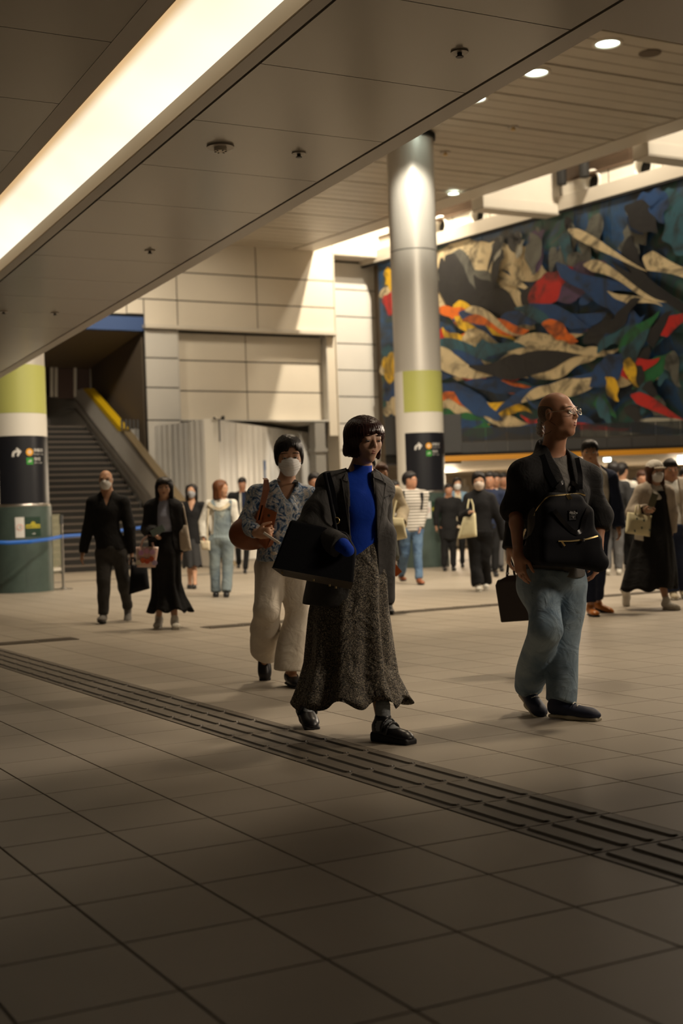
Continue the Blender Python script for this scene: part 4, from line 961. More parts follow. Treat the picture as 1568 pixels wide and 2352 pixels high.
def mask_part(par, c, R, sc, h, m=None, pleats=True):
    L = lambda x, y, z: c+sc*(x*R[0]+y*R[1]+z*R[2])
    e = Sdf(); jw = .060
    e.ell(L(0, .036, -.036), np.array((jw+.006, .064, .072))*sc, 0, R); e.ell(L(0, .070, -.038), np.array((.036, .050, .045))*sc, .03*sc, R); e.ell(L(0, .062, -.090), np.array((.028, .030, .022))*sc, .03*sc, R)
    def cut(P):
        d = (P-c)@R.T/sc; x, y, z = d[:, 0], d[:, 1], d[:, 2]; top = -.006+.012*np.exp(-(x/.018)**2)-.9*np.abs(x)**1.5*0
        return sc*np.maximum(np.maximum(z-top, -.108-z), .012+.25*np.abs(z+.045)-y)
    e.fn(cut, .006*sc, 0)
    if pleats: e.noise = lambda P: .0016*sc*np.sin(((P-c)@R[2]/sc+.004*np.cos(40*((P-c)@R[0])))*420)*(((P-c)@R[2]/sc) > -.075)
    o = e.build('face_mask', m or MT['mask'], par, min(h, .006))
    for q in (-1, 1):
        mb = MB(); mb.tube([L(q*.058, .035, -.012), L(q*.078, -.006, .018), L(q*.080, -.018, .0), L(q*.060, .022, -.060)], .0013*sc+.0004, 5); mb.build('ear_loop', m or MT['mask'], par)
    return o
def hair_part(par, c, R, sc, h, m, kind='short', seed=1, part=.0):
    L = lambda x, y, z: c+sc*(x*R[0]+y*R[1]+z*R[2])
    e = Sdf(); E = lambda x, y, z, r, k=.03, op=1: e.ell(L(x, y, z), np.array(r)*sc, k*sc, R, op)
    def loc(P): return (P-c)@R.T/sc
    if kind in ('short', 'shortf', 'crop', 'bowl'):
        g = {'short': .011, 'shortf': .013, 'crop': .009, 'bowl': .022}[kind]
        E(0, -.014, .032, (.073+g, .089+g, .082+g)); E(0, -.055, -.010, (.058+g*.5, .045+g, .060)); E(0, .006, .066, (.064, .082, .060))
        fr = {'short': .042, 'shortf': .040, 'crop': .056, 'bowl': .034}[kind]
        if kind in ('shortf', 'bowl'):
            for q in (-1, 1): E(q*.068, .018, -.005, (.016, .028, .046), .02)
        def cut(P):
            d = loc(P); x, y, z = d[:, 0], d[:, 1], d[:, 2]; zz = fr-.006*np.sin(x*190+seed)-.004*np.sin(x*430)-.22*np.maximum(np.abs(x-.01)-.035, 0)*(2 if kind == 'shortf' else 3)
            zz = zz+(.030*np.exp(-((x-.014)/.020)**2) if kind == 'shortf' else 0); front = np.minimum(y-.030-.016*(np.abs(x) > .056)-.25*np.abs(z), zz-z); low = np.minimum(y+.030-.0, -.012-z); ear = np.minimum(np.minimum(y+.018, .028-y), .020-z) if kind in ('crop', 'short') else np.full(len(P), -1.)
            return -sc*np.maximum(np.maximum(front, low if kind in ('short', 'crop') else -1), ear)
        e.fn(cut, .006*sc, -1)
    elif kind in ('bob', 'long', 'mid', 'longb'):
        zb = {'bob': -.092, 'long': -.27, 'mid': -.15, 'longb': -.25}[kind]; w = .092 if kind != 'bob' else .100
        E(0, -.012, .034, (w, .106, .086)); 
        e.cap(L(0, -.018, .010), L(0, -.026, zb+.03), (w-.004)*sc, (w-.002 if kind == 'bob' else .088)*sc, .03*sc)
        if kind != 'bob':
            for q in (-1, 1): e.cap(L(q*.070, .008, .0), L(q*.082, .030, zb+.02), .026*sc, .018*sc, .03*sc)
        def cut(P):
            d = loc(P); x, y, z = d[:, 0], d[:, 1], d[:, 2]
            fr = .032 if kind != 'mid' else .062
            fz = fr-.006*np.sin(x*150+seed)-.004*np.sin(x*390+1.3)+.010*np.exp(-((x-.006)/.012)**2)
            hw = np.interp(z, [-.12, -.08, -.03, .0, .035, .07], [.052, .056, .0565, .056, .044, .030]) if kind != 'mid' else np.interp(z, [-.12, -.04, .02, .07], [.062, .064, .056, .02])
            face = np.minimum(np.minimum(hw-np.abs(x), y-.012), fz-z)
            neck = np.minimum(np.minimum(.060-np.abs(x), y+.035), -.085-z)
            below = zb+.006*np.sin(x*60)+.004*np.cos(y*90)-z
            return -sc*np.maximum(np.maximum(face, neck), below)
        e.fn(cut, .005*sc, -1)
    elif kind == 'fringe_bald':      # shaved sides and back
        E(0, -.016, .020, (.0750, .0905, .076))
        def cut(P):
            d = loc(P); x, y, z = d[:, 0], d[:, 1], d[:, 2]
            keep = np.minimum(np.minimum(.074-z-.35*np.maximum(y+.03, 0), .016-y+.25*np.abs(z-.02)*0), z+.055)
            ear = np.minimum(np.minimum(y+.020, .020-y), .012-z)
            return -sc*np.maximum(-keep, ear)
        e.fn(cut, .003*sc, -1)
    def nz(P):
        d = loc(P); th = np.arctan2(d[:, 0], -d[:, 1]+.0*d[:, 2]) if kind != 'x' else 0
        return sc*(.0016*np.sin(th*38+3*np.sin(d[:, 2]*30+seed))+.0010*np.sin(th*83+seed+4*np.sin(d[:, 2]*18)))
    if kind != 'fringe_bald': e.noise = nz
    return e.build('hair', m, par, h)
def hand_prims(S, w, d, n, s, sc=1.0, curl=.35, k=.006, thumb=.6, spread=.0):
    d, n = nrm(d), nrm(n); s = nrm(s-d*np.dot(s, d)); n = nrm(n-d*np.dot(n, d)-s*np.dot(n, s))
    R = np.array([s, d, n]); S.box(w+d*.048*sc, np.array((.036, .046, .013))*sc, .012*sc, .015, R); S.cap(w-d*.02*sc, w+d*.02*sc, .022*sc, .024*sc, .02, (n, 1.25))
    for i, (ln, off) in enumerate(((.068, .028), (.077, .009), (.071, -.010), (.056, -.028))):
        b = w+d*(.088-.006*abs(i-1.2))*sc+s*off*sc; a = curl*(1+.18*i); dd = nrm(d+s*(1.3-i)*spread); rr = .0088-.0006*(i == 3)
        S.cap(b-d*.03*sc, b, .0085*sc, rr*sc, .006)
        for fr in (.45, .31, .24):
            q = nrm(dd*math.cos(a)+n*math.sin(a)); b2 = b+q*ln*fr*sc; S.cap(b, b2, rr*sc, (rr-.0008)*sc, .003); b = b2; rr -= .0008; a += curl*1.15
    b = w+d*.022*sc+s*.028*sc; q = nrm(d*.62+s*.62+n*.35); b2 = b+q*.038*sc; S.cap(b, b2, .0125*sc, .0105*sc, .012)
    q = nrm(d*.85+s*(.25-thumb*.3)+n*thumb*.5); b3 = b2+q*.030*sc; S.cap(b2, b3, .0102*sc, .0092*sc, .004); b4 = b3+nrm(q+n*.2*thumb)*.024*sc; S.cap(b3, b4, .0092*sc, .0078*sc, .003)
class Fig:
    """figure: joints are photo pixels (x, y, depth offset) converted to world points"""
    def __init__(s, label, Y, top, bot, cx, yaw=0.0, group=None, P=None, fem=False, head=None, hyaw=None, hpitch=0, hroll=0, hsc=1.0, **J):
        s.Y = Y; s.h = max(.0055, Y*.00088); s.fem = fem; s.yaw = yaw; hpx = bot-top; s.ppm = FPX/Y
        D = dict(neck=(0, .163), shL=(-.118, .198), shR=(.118, .198), elL=(-.150, .372), elR=(.150, .372), wrL=(-.150, .495), wrR=(.150, .495), chest=(0, .27), waist=(0, .40), hip=(0, .48),
                 hpL=(-.052, .50), hpR=(.052, .50), knL=(-.050, .725), knR=(.055, .725), anL=(-.050, .952), anR=(.055, .952))
        cyw, syw = math.cos(yaw), math.sin(yaw); m = hpx/s.ppm
        s.J = {}
        for k, (x, y) in D.items():
            if k in J: px = J[k]; px = px if len(px) == 3 else (px[0], px[1], x*m*syw)
            else:
                f = .86 if fem and k[:2] in ('sh', 'el') else 1; px = (cx+x*f*cyw*hpx, top+y*hpx, x*m*syw)
            s.J[k] = at_y(px[0], px[1], Y+px[2])
        s.B = frame(yaw); dz = min(s.J['anL'][2], s.J['anR'][2])-.088
        for q in ('anL', 'anR'): s.J[q] = s.J[q]-Z3*dz
        hc = head or (cx, top+.066*hpx); s.hsc = hsc*(.97 if fem else 1.0)*(1.0)
        s.hR = frame(yaw if hyaw is None else hyaw, hpitch, hroll); s.hc = at_y(hc[0], hc[1], Y+(hc[2] if len(hc) > 2 else -.02))
        g = at_z(cx, bot, 0); g = np.array([s.J['hip'][0], s.J['hip'][1], 0])
        s.e = empty('person', g, label, 'person', group); s.curl = .35; s.top = top; s.bot = bot; s.cx = cx
        s.wr = 1.0
    def px(s, x, y, dy=0): return at_y(x, y, s.Y+dy)
    def body(s, skin, ears=True, handL=True, handR=True, hl=None, hr=None, feet=True, nose=1.0, build=1.0):
        J = s.J; B = s.B; f = (B[1], 1.35); S = Sdf(); w = build*(.88 if s.fem else 1.0)
        head_prims(S, s.hc, s.hR, s.hsc, s.fem, ears, nose)
        nk = .047 if s.fem else .056
        S.cap(s.hc+s.hR[1]*(-.012)+s.hR[2]*(-.065), J['neck']-B[1]*.012, nk*s.hsc, nk*1.08, .03)
        S.cap(J['neck']-Z3*.03-B[1]*.01, J['chest'], .075*w, .125*w, .06, f)
        for q in 'LR': S.cap(J['neck']-Z3*.045, J['sh'+q]-Z3*.01, .043*w, .046*w, .05)
        S.cap(J['chest'], J['waist'], .130*w, .108*w, .06, f); S.cap(J['waist'], J['hip'], .108*w, .132*w*(.5+.5*getattr(s, 'legs', 1.0)), .06, f)
        for q in 'LR':
            S.cap(J['hip'], J['hp'+q]-Z3*.03, .10*w, .088*w*getattr(s, 'legs', 1.0), .05); k, a = J['kn'+q], J['an'+q]; lg = w*getattr(s, 'legs', 1.0); S.cap(J['hp'+q]-Z3*.03, k, .084*lg, .058*lg, .03); S.cap(k, k*.7+a*.3, .054*w, .053*w, .03); S.cap(k*.7+a*.3, a, .052*w, .036*w, .02)
            sh, el, wr = J['sh'+q], J['el'+q], J['wr'+q]; S.cap(sh, el, .046*w, .038*w, .03); S.cap(el, el*.7+wr*.3, .038*w, .036*w, .02); S.cap(el*.7+wr*.3, wr, .036*w, .024*w, .02)
            if (q == 'L' and handL) or (q == 'R' and handR):
                hp = hl if q == 'L' else hr
                if hp is None: hp = (nrm(nrm(wr-el)+np.array([0, -.1, -.25])), B[0]*(1 if q == 'L' else -1), B[1])
                hand_prims(S, wr, hp[0], hp[1], hp[2], (.92 if s.fem else 1.0)*s.wr, hp[3] if len(hp) > 3 else s.curl)
            if feet: ft = nrm(s.footdir(q)); uu = np.cross(nrm(np.cross(ft, Z3)), ft); S.cap(a-uu*.025, a-uu*.048+ft*.115, .034, .024, .03)
        return S.build('body', skin, s.e, s.h)
    def footdir(s, q): return getattr(s, 'fd'+q, s.B[1])
    def shoes(s, m, sole, kind='sneaker', L=None, onlyl='LR', solem=None):
        for q in onlyl:
            a = s.J['an'+q]; t = nrm(s.footdir(q)); sd = nrm(np.cross(t, Z3)); u = np.cross(sd, t); R = np.array([sd, t, u]); Ln = L or (.235 if s.fem else .265); e = Sdf(); hgt = .085
            H = a-u*hgt-t*.055        # heel bottom
            P = lambda x, y, z: H+sd*x+t*y+u*z
            th = .032 if kind == 'platform' else .02
            e.box(P(0, .05, .055), (.033, .055, .036), .028, .03, R); e.cap(P(0, .05, .055), P(0, Ln-.055, .034), .037, .030, .03); e.ell(P(.0, Ln-.055, .030), (.043, .055, .028), .03, R); e.ell(P(0, Ln*.55, .03), (.040, .07, .026), .03, R)
            if kind != 'pump': e.cap(P(0, .045, .075), P(0, .052, .105), .040, .041, .02)
            else: e.ell(P(0, .085, .075), (.030, .060, .030), .01, R, -1)
            e.fn(lambda Q, H=H, u=u, th=th: -((Q-H)@u-th), .004, -1 if False else 0)
            o = e.build('shoe', m, s.e, s.h*.9)
            e = Sdf(); e.box(P(0, Ln*.28, th*.55), (.034, Ln*.27, th*.55), .012, .03, R); e.box(P(0, Ln*.70, th*.55), (.041, Ln*.285, th*.55), .012, .03, R)
            if kind == 'platform': e.box(P(0, Ln*.2, th*.6-.004), (.036, Ln*.2, th*.6+.006), .012, .02, R)
            if o: e.build('sole', sole, o, s.h*.9)
            s.sh = (H, R, Ln, o)
            yield q, H, R, Ln, o
    def torso_prims(s, S, t, hem=None, bw=1.0, low=.0, dep=1.3):
        J = s.J; f = (s.B[1], dep); w = bw*(.88 if s.fem else 1.0)
        S.cap(J['neck']-Z3*.055-s.B[1]*.012, J['chest'], .078*w+t, .135*w+t, .06, f)
        for q in 'LR': S.cap(J['neck']-Z3*.045, J['sh'+q]-Z3*.012, .046*w+t, .046*w+t, .06)
        S.cap(J['chest'], J['waist'], .135*w+t, .118*w+t, .06, f); S.cap(J['waist'], J['hip'], .118*w+t, .138*w+t, .06, f)
        if low: S.cap(J['hip'], J['hip']-Z3*low, .138*w+t, .150*w+t, .05, f)
        return S
    def sleeves(s, S, t, frac=1.0, qs='LR', cuff=None, puff=0):
        J = s.J; w = .88 if s.fem else 1.0
        for q in qs:
            sh, el, wr = J['sh'+q], J['el'+q], J['wr'+q]
            if frac <= .5: e = sh+(el-sh)*frac*2; S.cap(sh-Z3*.010, e, .046*w+t, .046*w+t+puff, .04)
            else:
                S.cap(sh-Z3*.010, el, .046*w+t, .042*w+t+puff, .04); f = (frac-.5)*2; e = el+(wr-el)*f; d = nrm(wr-el); rb = (.032*w+t if cuff is None else cuff); S.ell(el*.1+e*.9, (.012, .012, .012), .01); S.fn(lambda P, e=e, d=d, el=el, rb=rb: np.maximum(Sdf.one(('cap', el, e+d*.04, .042*w+t+puff, rb, 0, None, 1), P), (P-e)@d), .012, 1)
            if frac <= .5:
                d = nrm(el-sh); S.fn(lambda P, e=e, d=d: np.where(np.linalg.norm(P-e, axis=1) < .15, -((P-e)@d), 1), .004, -1)
        return S
    def cut_below(s, S, z, wav=.0, k=.004):
        # keep z > hem, but only near the trunk (sleeves and hands are left alone)
        c = s.J['hip']; S.fn(lambda P: z+wav*np.sin(P[:, 0]*31+P[:, 1]*17)-P[:, 2], k, 0); return S
    def neck_cut(s, S, r=.062, v=0.0, vw=.05, open_=None, up=.0):
        """round neckline, optional V of depth v (m), open_: (half width at neck, half width at hem, centre shift)"""
        n = s.J['neck']; B = s.B; 
        S.cap(n-Z3*.035-B[1]*.005+Z3*up, n+Z3*.3, r, r, .01, None, -1)
        if v: S.fn(lambda P: -np.minimum(np.minimum(((P-n)@B[1])+.0, vw*(1+((P-n)[:, 2]-up)/v)-np.abs((P-n)@B[0])), .2+(P-n)[:, 2]*0), .006, -1)
        if open_:
            w0, w1, sh0, sh1, z1 = open_
            def f(P):
                d = P-n; z = -d[:, 2]/abs(z1); x = d@B[0]; y = d@B[1]; w = w0+(w1-w0)*np.clip(z, 0, 1.2); c = sh0+(sh1-sh0)*np.clip(z, 0, 1.2)
                return -np.minimum(w-np.abs(x-c), y-.0)
            S.fn(f, .006, -1)
        return S
    def trousers(s, m, t=.02, zc=None, zh=(.06, .06), flare=.0, kn=.0, amp=.006, name='trousers', seed=3, crot=.0, hemL=None):
        J = s.J; f = (s.B[1], 1.25); w = .9 if s.fem else 1.0; S = Sdf()
        S.cap(J['hip']+Z3*.10, J['hip']-Z3*.02, .122*w+t, .138*w+t, .05, f)
        for i, q in enumerate('LR'):
            k, a = J['kn'+q], J['an'+q]; e = a+(k-a)/np.linalg.norm(k-a)*(zh[i]-.05); hp = J['hp'+q]-Z3*.04; g = .5
            S.cap(J['hip']-Z3*.02, hp, .12*w+t, .094*w+t, .04); S.cap(hp, k, .090*w+t, .060*w+t+kn, .018); S.cap(k, e, .060*w+t+kn, .045*w+t+flare, .012)
            d = nrm(a-k); S.fn(lambda P, e=e, d=d: np.where(np.linalg.norm(P-e, axis=1) < .20, -((P-e)@d-.0), 1.), .003, -1)
        zc = J['hip'][2]+.14 if zc is None else zc
        S.fn(lambda P: P[:, 2]-zc, .003, 0)
        S.noise = folds(amp, .9, 1.3, seed); return S.build(name, m, s.e, s.h)
def fixdir(S): return S
# ================================================================== PEOPLE: materials
def skin(name, c):
    m = mat(name, c, .5, noise=.08, nscale=14, spec=.4); b = m.node_tree.nodes['Principled BSDF']
    b.inputs['Subsurface Weight'].default_value = .12; b.inputs['Subsurface Radius'].default_value = (.012, .005, .003); b.inputs['Subsurface Scale'].default_value = 1.0; return m
SK = {'fair': skin('skin_fair', (.56,.34,.235)), 'warm': skin('skin_warm', (.50,.28,.175)), 'tan': skin('skin_tan', (.42,.21,.125))}
MT['eyewhite'] = mat('eye_white', (.55,.50,.46), .3); MT['iris'] = mat('iris', (.02,.012,.008), .2); MT['lash'] = mat('eyelash', (.012,.008,.006), .8)
MT['lip'] = mat('lip', (.27,.10,.075), .55); MT['lipred'] = mat('lip_rose', (.33,.11,.09), .45); MT['mask'] = mat('mask_cloth', (.78,.77,.76), .85); MT['maskpink'] = mat('mask_beige', (.66,.55,.47), .85); MT['maskgrey'] = mat('mask_grey', (.28,.28,.30), .85)
def hairm(name, c, r=.46):
    m = mat(name, c, r, spec=.32); nt = m.node_tree; N, L = nt.nodes, nt.links; b = N['Principled BSDF']; b.inputs['Anisotropic'].default_value = .6
    tc = N.new('ShaderNodeTexCoord'); mp = N.new('ShaderNodeMapping'); mp.inputs['Scale'].default_value = (240, 240, 9); n = N.new('ShaderNodeTexNoise'); n.inputs['Scale'].default_value = 1; n.inputs['Detail'].default_value = 2
    L.new(tc.outputs['Object'], mp.inputs[0]); L.new(mp.outputs[0], n.inputs['Vector']); r_ = ramp(nt, [(.3, tuple(v*.55 for v in c)), (.7, tuple(min(1, v*1.7) for v in c))]); L.new(n.outputs['Fac'], r_.inputs[0]); L.new(r_.outputs[0], b.inputs['Base Color'])
    bp = N.new('ShaderNodeBump'); bp.inputs['Strength'].default_value = .35; bp.inputs['Distance'].default_value = .003; L.new(n.outputs['Fac'], bp.inputs['Height']); L.new(bp.outputs[0], b.inputs['Normal']); return m
HR = {'black': hairm('hair_black', (.012,.010,.010)), 'plum': hairm('hair_plum', (.028,.010,.009), .3), 'brown': hairm('hair_brown', (.055,.022,.012)), 'auburn': hairm('hair_auburn', (.12,.045,.018)), 'grey': hairm('hair_grey', (.45,.44,.42), .6), 'stub': mat('hair_stubble', (.13,.085,.06), .7, noise=.3, nscale=120)}
def cloth(name, c, rough=.85, bump=.25, sc=350, noise=.10, sheen=.0): return mat(name, c, rough, noise=noise, nscale=9, bump=bump, bscale=sc, sheen=sheen, spec=.25, wr=.38)
CL = dict(black=cloth('black_cloth', (.010,.010,.011)), black2=cloth('black_knit', (.016,.016,.018)), char=cloth('charcoal_cloth', (.034,.034,.036)), jacket=cloth('grey_blazer', (.060,.058,.057)), navy=cloth('navy_cloth', (.016,.024,.055)),
          blue=mat('cobalt_knit', (.006,.050,.46), .8, noise=.08, nscale=9, bump=.2, bscale=400, spec=.2, wr=.12), white=cloth('white_cloth', (.70,.67,.60)), cream=cloth('cream_cloth', (.60,.52,.38)), beige=cloth('beige_cloth', (.44,.38,.31)), grey=cloth('grey_cloth', (.19,.18,.17)), sage=cloth('sage_grey_cloth', (.24,.26,.24)),
          ltee=cloth('grey_tee', (.13,.125,.12)), blouse=cloth('pale_blue_blouse', (.34,.37,.50)), sock=cloth('grey_sock', (.26,.28,.30)), trou=cloth('white_trousers', (.62,.56,.47), noise=.05), dgrey=cloth('dark_grey_trousers', (.045,.043,.042)), tan=cloth('tan_cloth', (.40,.30,.19)), mgrey=cloth('mid_grey_trousers', (.12,.12,.125)))
LT = dict(black=mat('black_leather', (.010,.010,.012), .35), brown=mat('brown_leather', (.22,.065,.022), .42, noise=.15, nscale=8, bump=.1, bscale=200), dbrown=mat('dark_brown_leather', (.025,.016,.013), .45), orange=mat('tan_leather', (.50,.17,.03), .35), bagblk=mat('black_bag', (.006,.0065,.009), .8, spec=.12, bump=.1, bscale=300), bagcream=mat('cream_bag', (.66,.60,.38), .7, noise=.06, nscale=12), navy=mat('navy_mesh', (.012,.018,.05), .6))
SO = dict(white=mat('white_sole', (.60,.57,.50), .6), black=mat('black_sole', (.012,.012,.014), .6), cream=mat('cream_sole', (.50,.46,.36), .6))
def denim(name, c0, c1, sc=3.0, patch=None):
    m = mat(name, c0, .85, bump=.3, bscale=500, wr=.6); nt = m.node_tree; N, L = nt.nodes, nt.links; b = N['Principled BSDF']; tc = N.new('ShaderNodeTexCoord'); n = N.new('ShaderNodeTexNoise'); n.inputs['Scale'].default_value = sc; n.inputs['Detail'].default_value = 5; n.inputs['Distortion'].default_value = .6
    L.new(tc.outputs['Object'], n.inputs['Vector']); r = ramp(nt, [(.35, c0), (.62, c1)]+([(.72, patch)] if patch else [])); L.new(n.outputs['Fac'], r.inputs[0]); L.new(r.outputs[0], b.inputs['Base Color']); return m
CL['jeans'] = denim('washed_jeans', (.13,.20,.275), (.27,.35,.41), 5); CL['jeans2'] = denim('blue_jeans', (.035,.075,.15), (.10,.17,.27), 5); CL['overall'] = denim('patched_overalls', (.13,.17,.20), (.24,.29,.30), 4, (.45,.46,.38)); CL['denimshirt'] = denim('denim_shirt', (.12,.22,.34), (.20,.32,.44), 6)
def stripes(name, c0, c1, per):
    m = mat(name, c0, .85); nt = m.node_tree; N, L = nt.nodes, nt.links; b = N['Principled BSDF']; tc = N.new('ShaderNodeTexCoord'); sp = N.new('ShaderNodeSeparateXYZ'); L.new(tc.outputs['Object'], sp.inputs[0])
    a = N.new('ShaderNodeMath'); a.operation = 'MULTIPLY'; a.inputs[1].default_value = 2*math.pi/per; L.new(sp.outputs[2], a.inputs[0]); s2 = N.new('ShaderNodeMath'); s2.operation = 'SINE'; L.new(a.outputs[0], s2.inputs[0])
    r = ramp(nt, [(0, c0), (.42, c0), (.56, c1), (1, c1)]); mr = N.new('ShaderNodeMapRange'); mr.inputs[1].default_value = -1; L.new(s2.outputs[0], mr.inputs[0]); L.new(mr.outputs[0], r.inputs[0]); L.new(r.outputs[0], b.inputs['Base Color']); return m
CL['stripe'] = stripes('striped_shirt', (.16,.15,.13), (.52,.48,.43), .048)
def paisley():
    m = mat('paisley_shirt', (.5,.5,.5), .8, bump=.1, bscale=300, wr=.6); nt = m.node_tree; N, L = nt.nodes, nt.links; b = N['Principled BSDF']; tc = N.new('ShaderNodeTexCoord')
    n = N.new('ShaderNodeTexNoise'); n.inputs['Scale'].default_value = 13; n.inputs['Detail'].default_value = 2.5; n.inputs['Distortion'].default_value = 3.2; L.new(tc.outputs['Object'], n.inputs['Vector'])
    r = ramp(nt, [(.33, (.02,.05,.12)), (.42, (.05,.13,.27)), (.455, (.42,.42,.42)), (.50, (.12,.24,.40)), (.54, (.62,.59,.55)), (.60, (.55,.53,.50)), (.64, (.07,.16,.30)), (.69, (.50,.50,.50)), (.78, (.03,.07,.16))])
    L.new(n.outputs['Fac'], r.inputs[0]); L.new(r.outputs[0], b.inputs['Base Color']); return m
CL['paisley'] = paisley()
def speck():
    m = mat('speckled_skirt', (.02,.02,.02), .75, wr=.6); nt = m.node_tree; N, L = nt.nodes, nt.links; b = N['Principled BSDF']; tc = N.new('ShaderNodeTexCoord')
    n = N.new('ShaderNodeTexNoise'); n.inputs['Scale'].default_value = 210; n.inputs['Detail'].default_value = 1; n.inputs['Distortion'].default_value = 1.5; L.new(tc.outputs['Object'], n.inputs['Vector'])
    r = ramp(nt, [(.45, (.012,.012,.013)), (.53, (.06,.052,.042)), (.61, (.36,.31,.23))]); L.new(n.outputs['Fac'], r.inputs[0]); L.new(r.outputs[0], b.inputs['Base Color']); return m
CL['speck'] = speck()
# ------------------------------------------------------------------ cloth helpers
from mathutils.bvhtree import BVHTree
def bvh(*objs):
    V, F = [], []
    for o in objs:
        if o is None: continue
        og = np.array(world_loc(o)); n = len(V); V += [tuple(np.array(v.co)+og) for v in o.data.vertices]; F += [tuple(n+i for i in p.vertices) for p in o.data.polygons]
    return BVHTree.FromPolygons(V, F)
def cast(bv, x, y, off, default):
    d = ray(x, y); dn = d/np.linalg.norm(d); h = bv.ray_cast(Vector(O3), Vector(dn))
    if h[0] is None: return None
    if abs(h[0][1]-default) > .45: return None
    return np.array(h[0])-dn*off
def drape_grid(bv, rows, fig_Y, off=.006, th=.003):
    """rows: lists of pixel points; each is dropped along the view ray onto the cloth below it"""
    G = []; last = fig_Y-.15
    for r in rows:
        g = []
        for x, y in r:
            p = cast(bv, x, y, off, fig_Y)
            if p is None: p = at_y(x, y, last)
            last = p[1]; g.append(p)
        G.append(g)
    A = np.array(G); B_ = A.copy()
    for _ in range(2):
        B_[1:-1] = (A[:-2]+A[2:]+2*A[1:-1])/4 if len(A) > 2 else B_[1:-1]; A = np.minimum(A, A) if False else B_.copy()
    return A
def patch(bv, quad, name, m, par, Y, nu=8, nv=8, off=.006, th=.004):
    q = [np.array(p, float) for p in quad]; rows = []
    for j in range(nv+1):
        t = j/nv; a = q[0]*(1-t)+q[3]*t; b = q[1]*(1-t)+q[2]*t; rows.append([tuple(a*(1-i/nu)+b*i/nu) for i in range(nu+1)])
    A = drape_grid(bv, rows, Y, off); mb = MB(); n = nu+1; T = [tuple(p) for r in A for p in r]; bk = A+np.array([0, th, 0]); T2 = [tuple(p) for r in bk for p in r]; k = len(T)
    F = [(j*n+i, j*n+i+1, (j+1)*n+i+1, (j+1)*n+i) for j in range(nv) for i in range(nu)]; F = [f[::-1] for f in F]
    e = [j*n for j in range(nv+1)]+[nv*n+i for i in range(1, nu+1)]+[j*n+nu for j in range(nv-1, -1, -1)]+[i for i in range(nu-1, 0, -1)]
    F2 = [tuple(k+i for i in f[::-1]) for f in F]; S_ = [(e[i], e[(i+1) % len(e)], k+e[(i+1) % len(e)], k+e[i]) for i in range(len(e))]
    mb.add(T+T2, F+F2+S_, True); return mb.build(name, m, par)
def strip_on(bv, pts, wd, name, m, par, Y, off=.006, th=.004, n=None):
    P = []; 
    for i in range(len(pts)-1):
        k = n or 6
        for t in np.linspace(0, 1, k, endpoint=False): P.append((pts[i][0]*(1-t)+pts[i+1][0]*t, pts[i][1]*(1-t)+pts[i+1][1]*t))
    P.append(pts[-1]); C = []; last = None
    for x, y in P:
        p = cast(bv, x, y, off, Y); C.append(p)
    good = [c for c in C if c is not None]; d0 = good[0][1] if good else Y-.15; 
    for i, (x, y) in enumerate(P):
        if C[i] is None: C[i] = at_y(x, y, d0)
        else: d0 = C[i][1]
    C = np.array(C); 
    for _ in range(2): C[1:-1] = (C[:-2]+2*C[1:-1]+C[2:])/4
    rg = []
    for i, c in enumerate(C):
        d = nrm(C[min(i+1, len(C)-1)]-C[max(i-1, 0)]); v = nrm(c-O3); s_ = nrm(np.cross(d, v)); rg.append([c-s_*wd/2, c+s_*wd/2, c+s_*wd/2+v*th, c-s_*wd/2+v*th])
    mb = MB(); mb.rings(rg, smooth=False, cap0=True, cap1=True); return mb.build(name, m, par)
def skirt(fig, rows, m, name='skirt', dr=.62, nf=9, amp=.02, hem=.02, seed=0, dys=None, n=120, hemw=None):
    """rows: (y px, left x px, right x px[, depth offset]) from waist to hem"""
    r = np.random.RandomState(seed); ph = r.uniform(0, 6.28, 4); R_ = []; K_ = 26; ys = [q[0] for q in rows]
    yy = np.linspace(ys[0], ys[-1], K_); xl = np.interp(yy, ys, [q[1] for q in rows]); xr = np.interp(yy, ys, [q[2] for q in rows]); dd = np.interp(yy, ys, [q[3] if len(q) > 3 else 0 for q in rows])
    T = np.linspace(0, 2*math.pi, n, endpoint=False)
    for i in range(K_):
        u = i/(K_-1); y = yy[i]; a, b = fig.px(xl[i], y, dd[i]), fig.px(xr[i], y, dd[i]); c = (a+b)/2; hw = np.linalg.norm(b-a)/2; ring = []
        for t in T:
            fo = amp*u**1.2*(math.sin(nf*t+ph[0]+1.5*u)+.5*math.sin((nf*2-3)*t+ph[1]-u)); k = 1+(fo*.9-.35*amp*u)/hw
            p = c+np.array([1, 0, 0])*hw*math.cos(t)*k-np.array([0, 1, 0])*hw*dr*math.sin(t)*k
            if u > .9: p = p+Z3*(hem*math.sin(nf*t+ph[2])*(u-.9)/.1+.4*hem*math.sin(2*t+ph[3])*(u-.9)/.1)
            ring.append(p)
        R_.append(ring)
    ins = [[c0+(np.mean(R_[-1], 0)-c0)*.04+Z3*.015 for c0 in R_[-1]], [c0+(np.mean(R_[-6], 0)-c0)*.06 for c0 in R_[-6]]]
    mb = MB(); mb.rings((R_+ins)[::-1]); return mb.build(name, m, fig.e)
def slab(S, z0, z1): S.fn(lambda P: np.maximum(z0-P[:, 2], P[:, 2]-z1), .002, 0); return S
def thing_sdf(name, loc, label, cat, group=None): return empty(name, loc, label, cat, group)

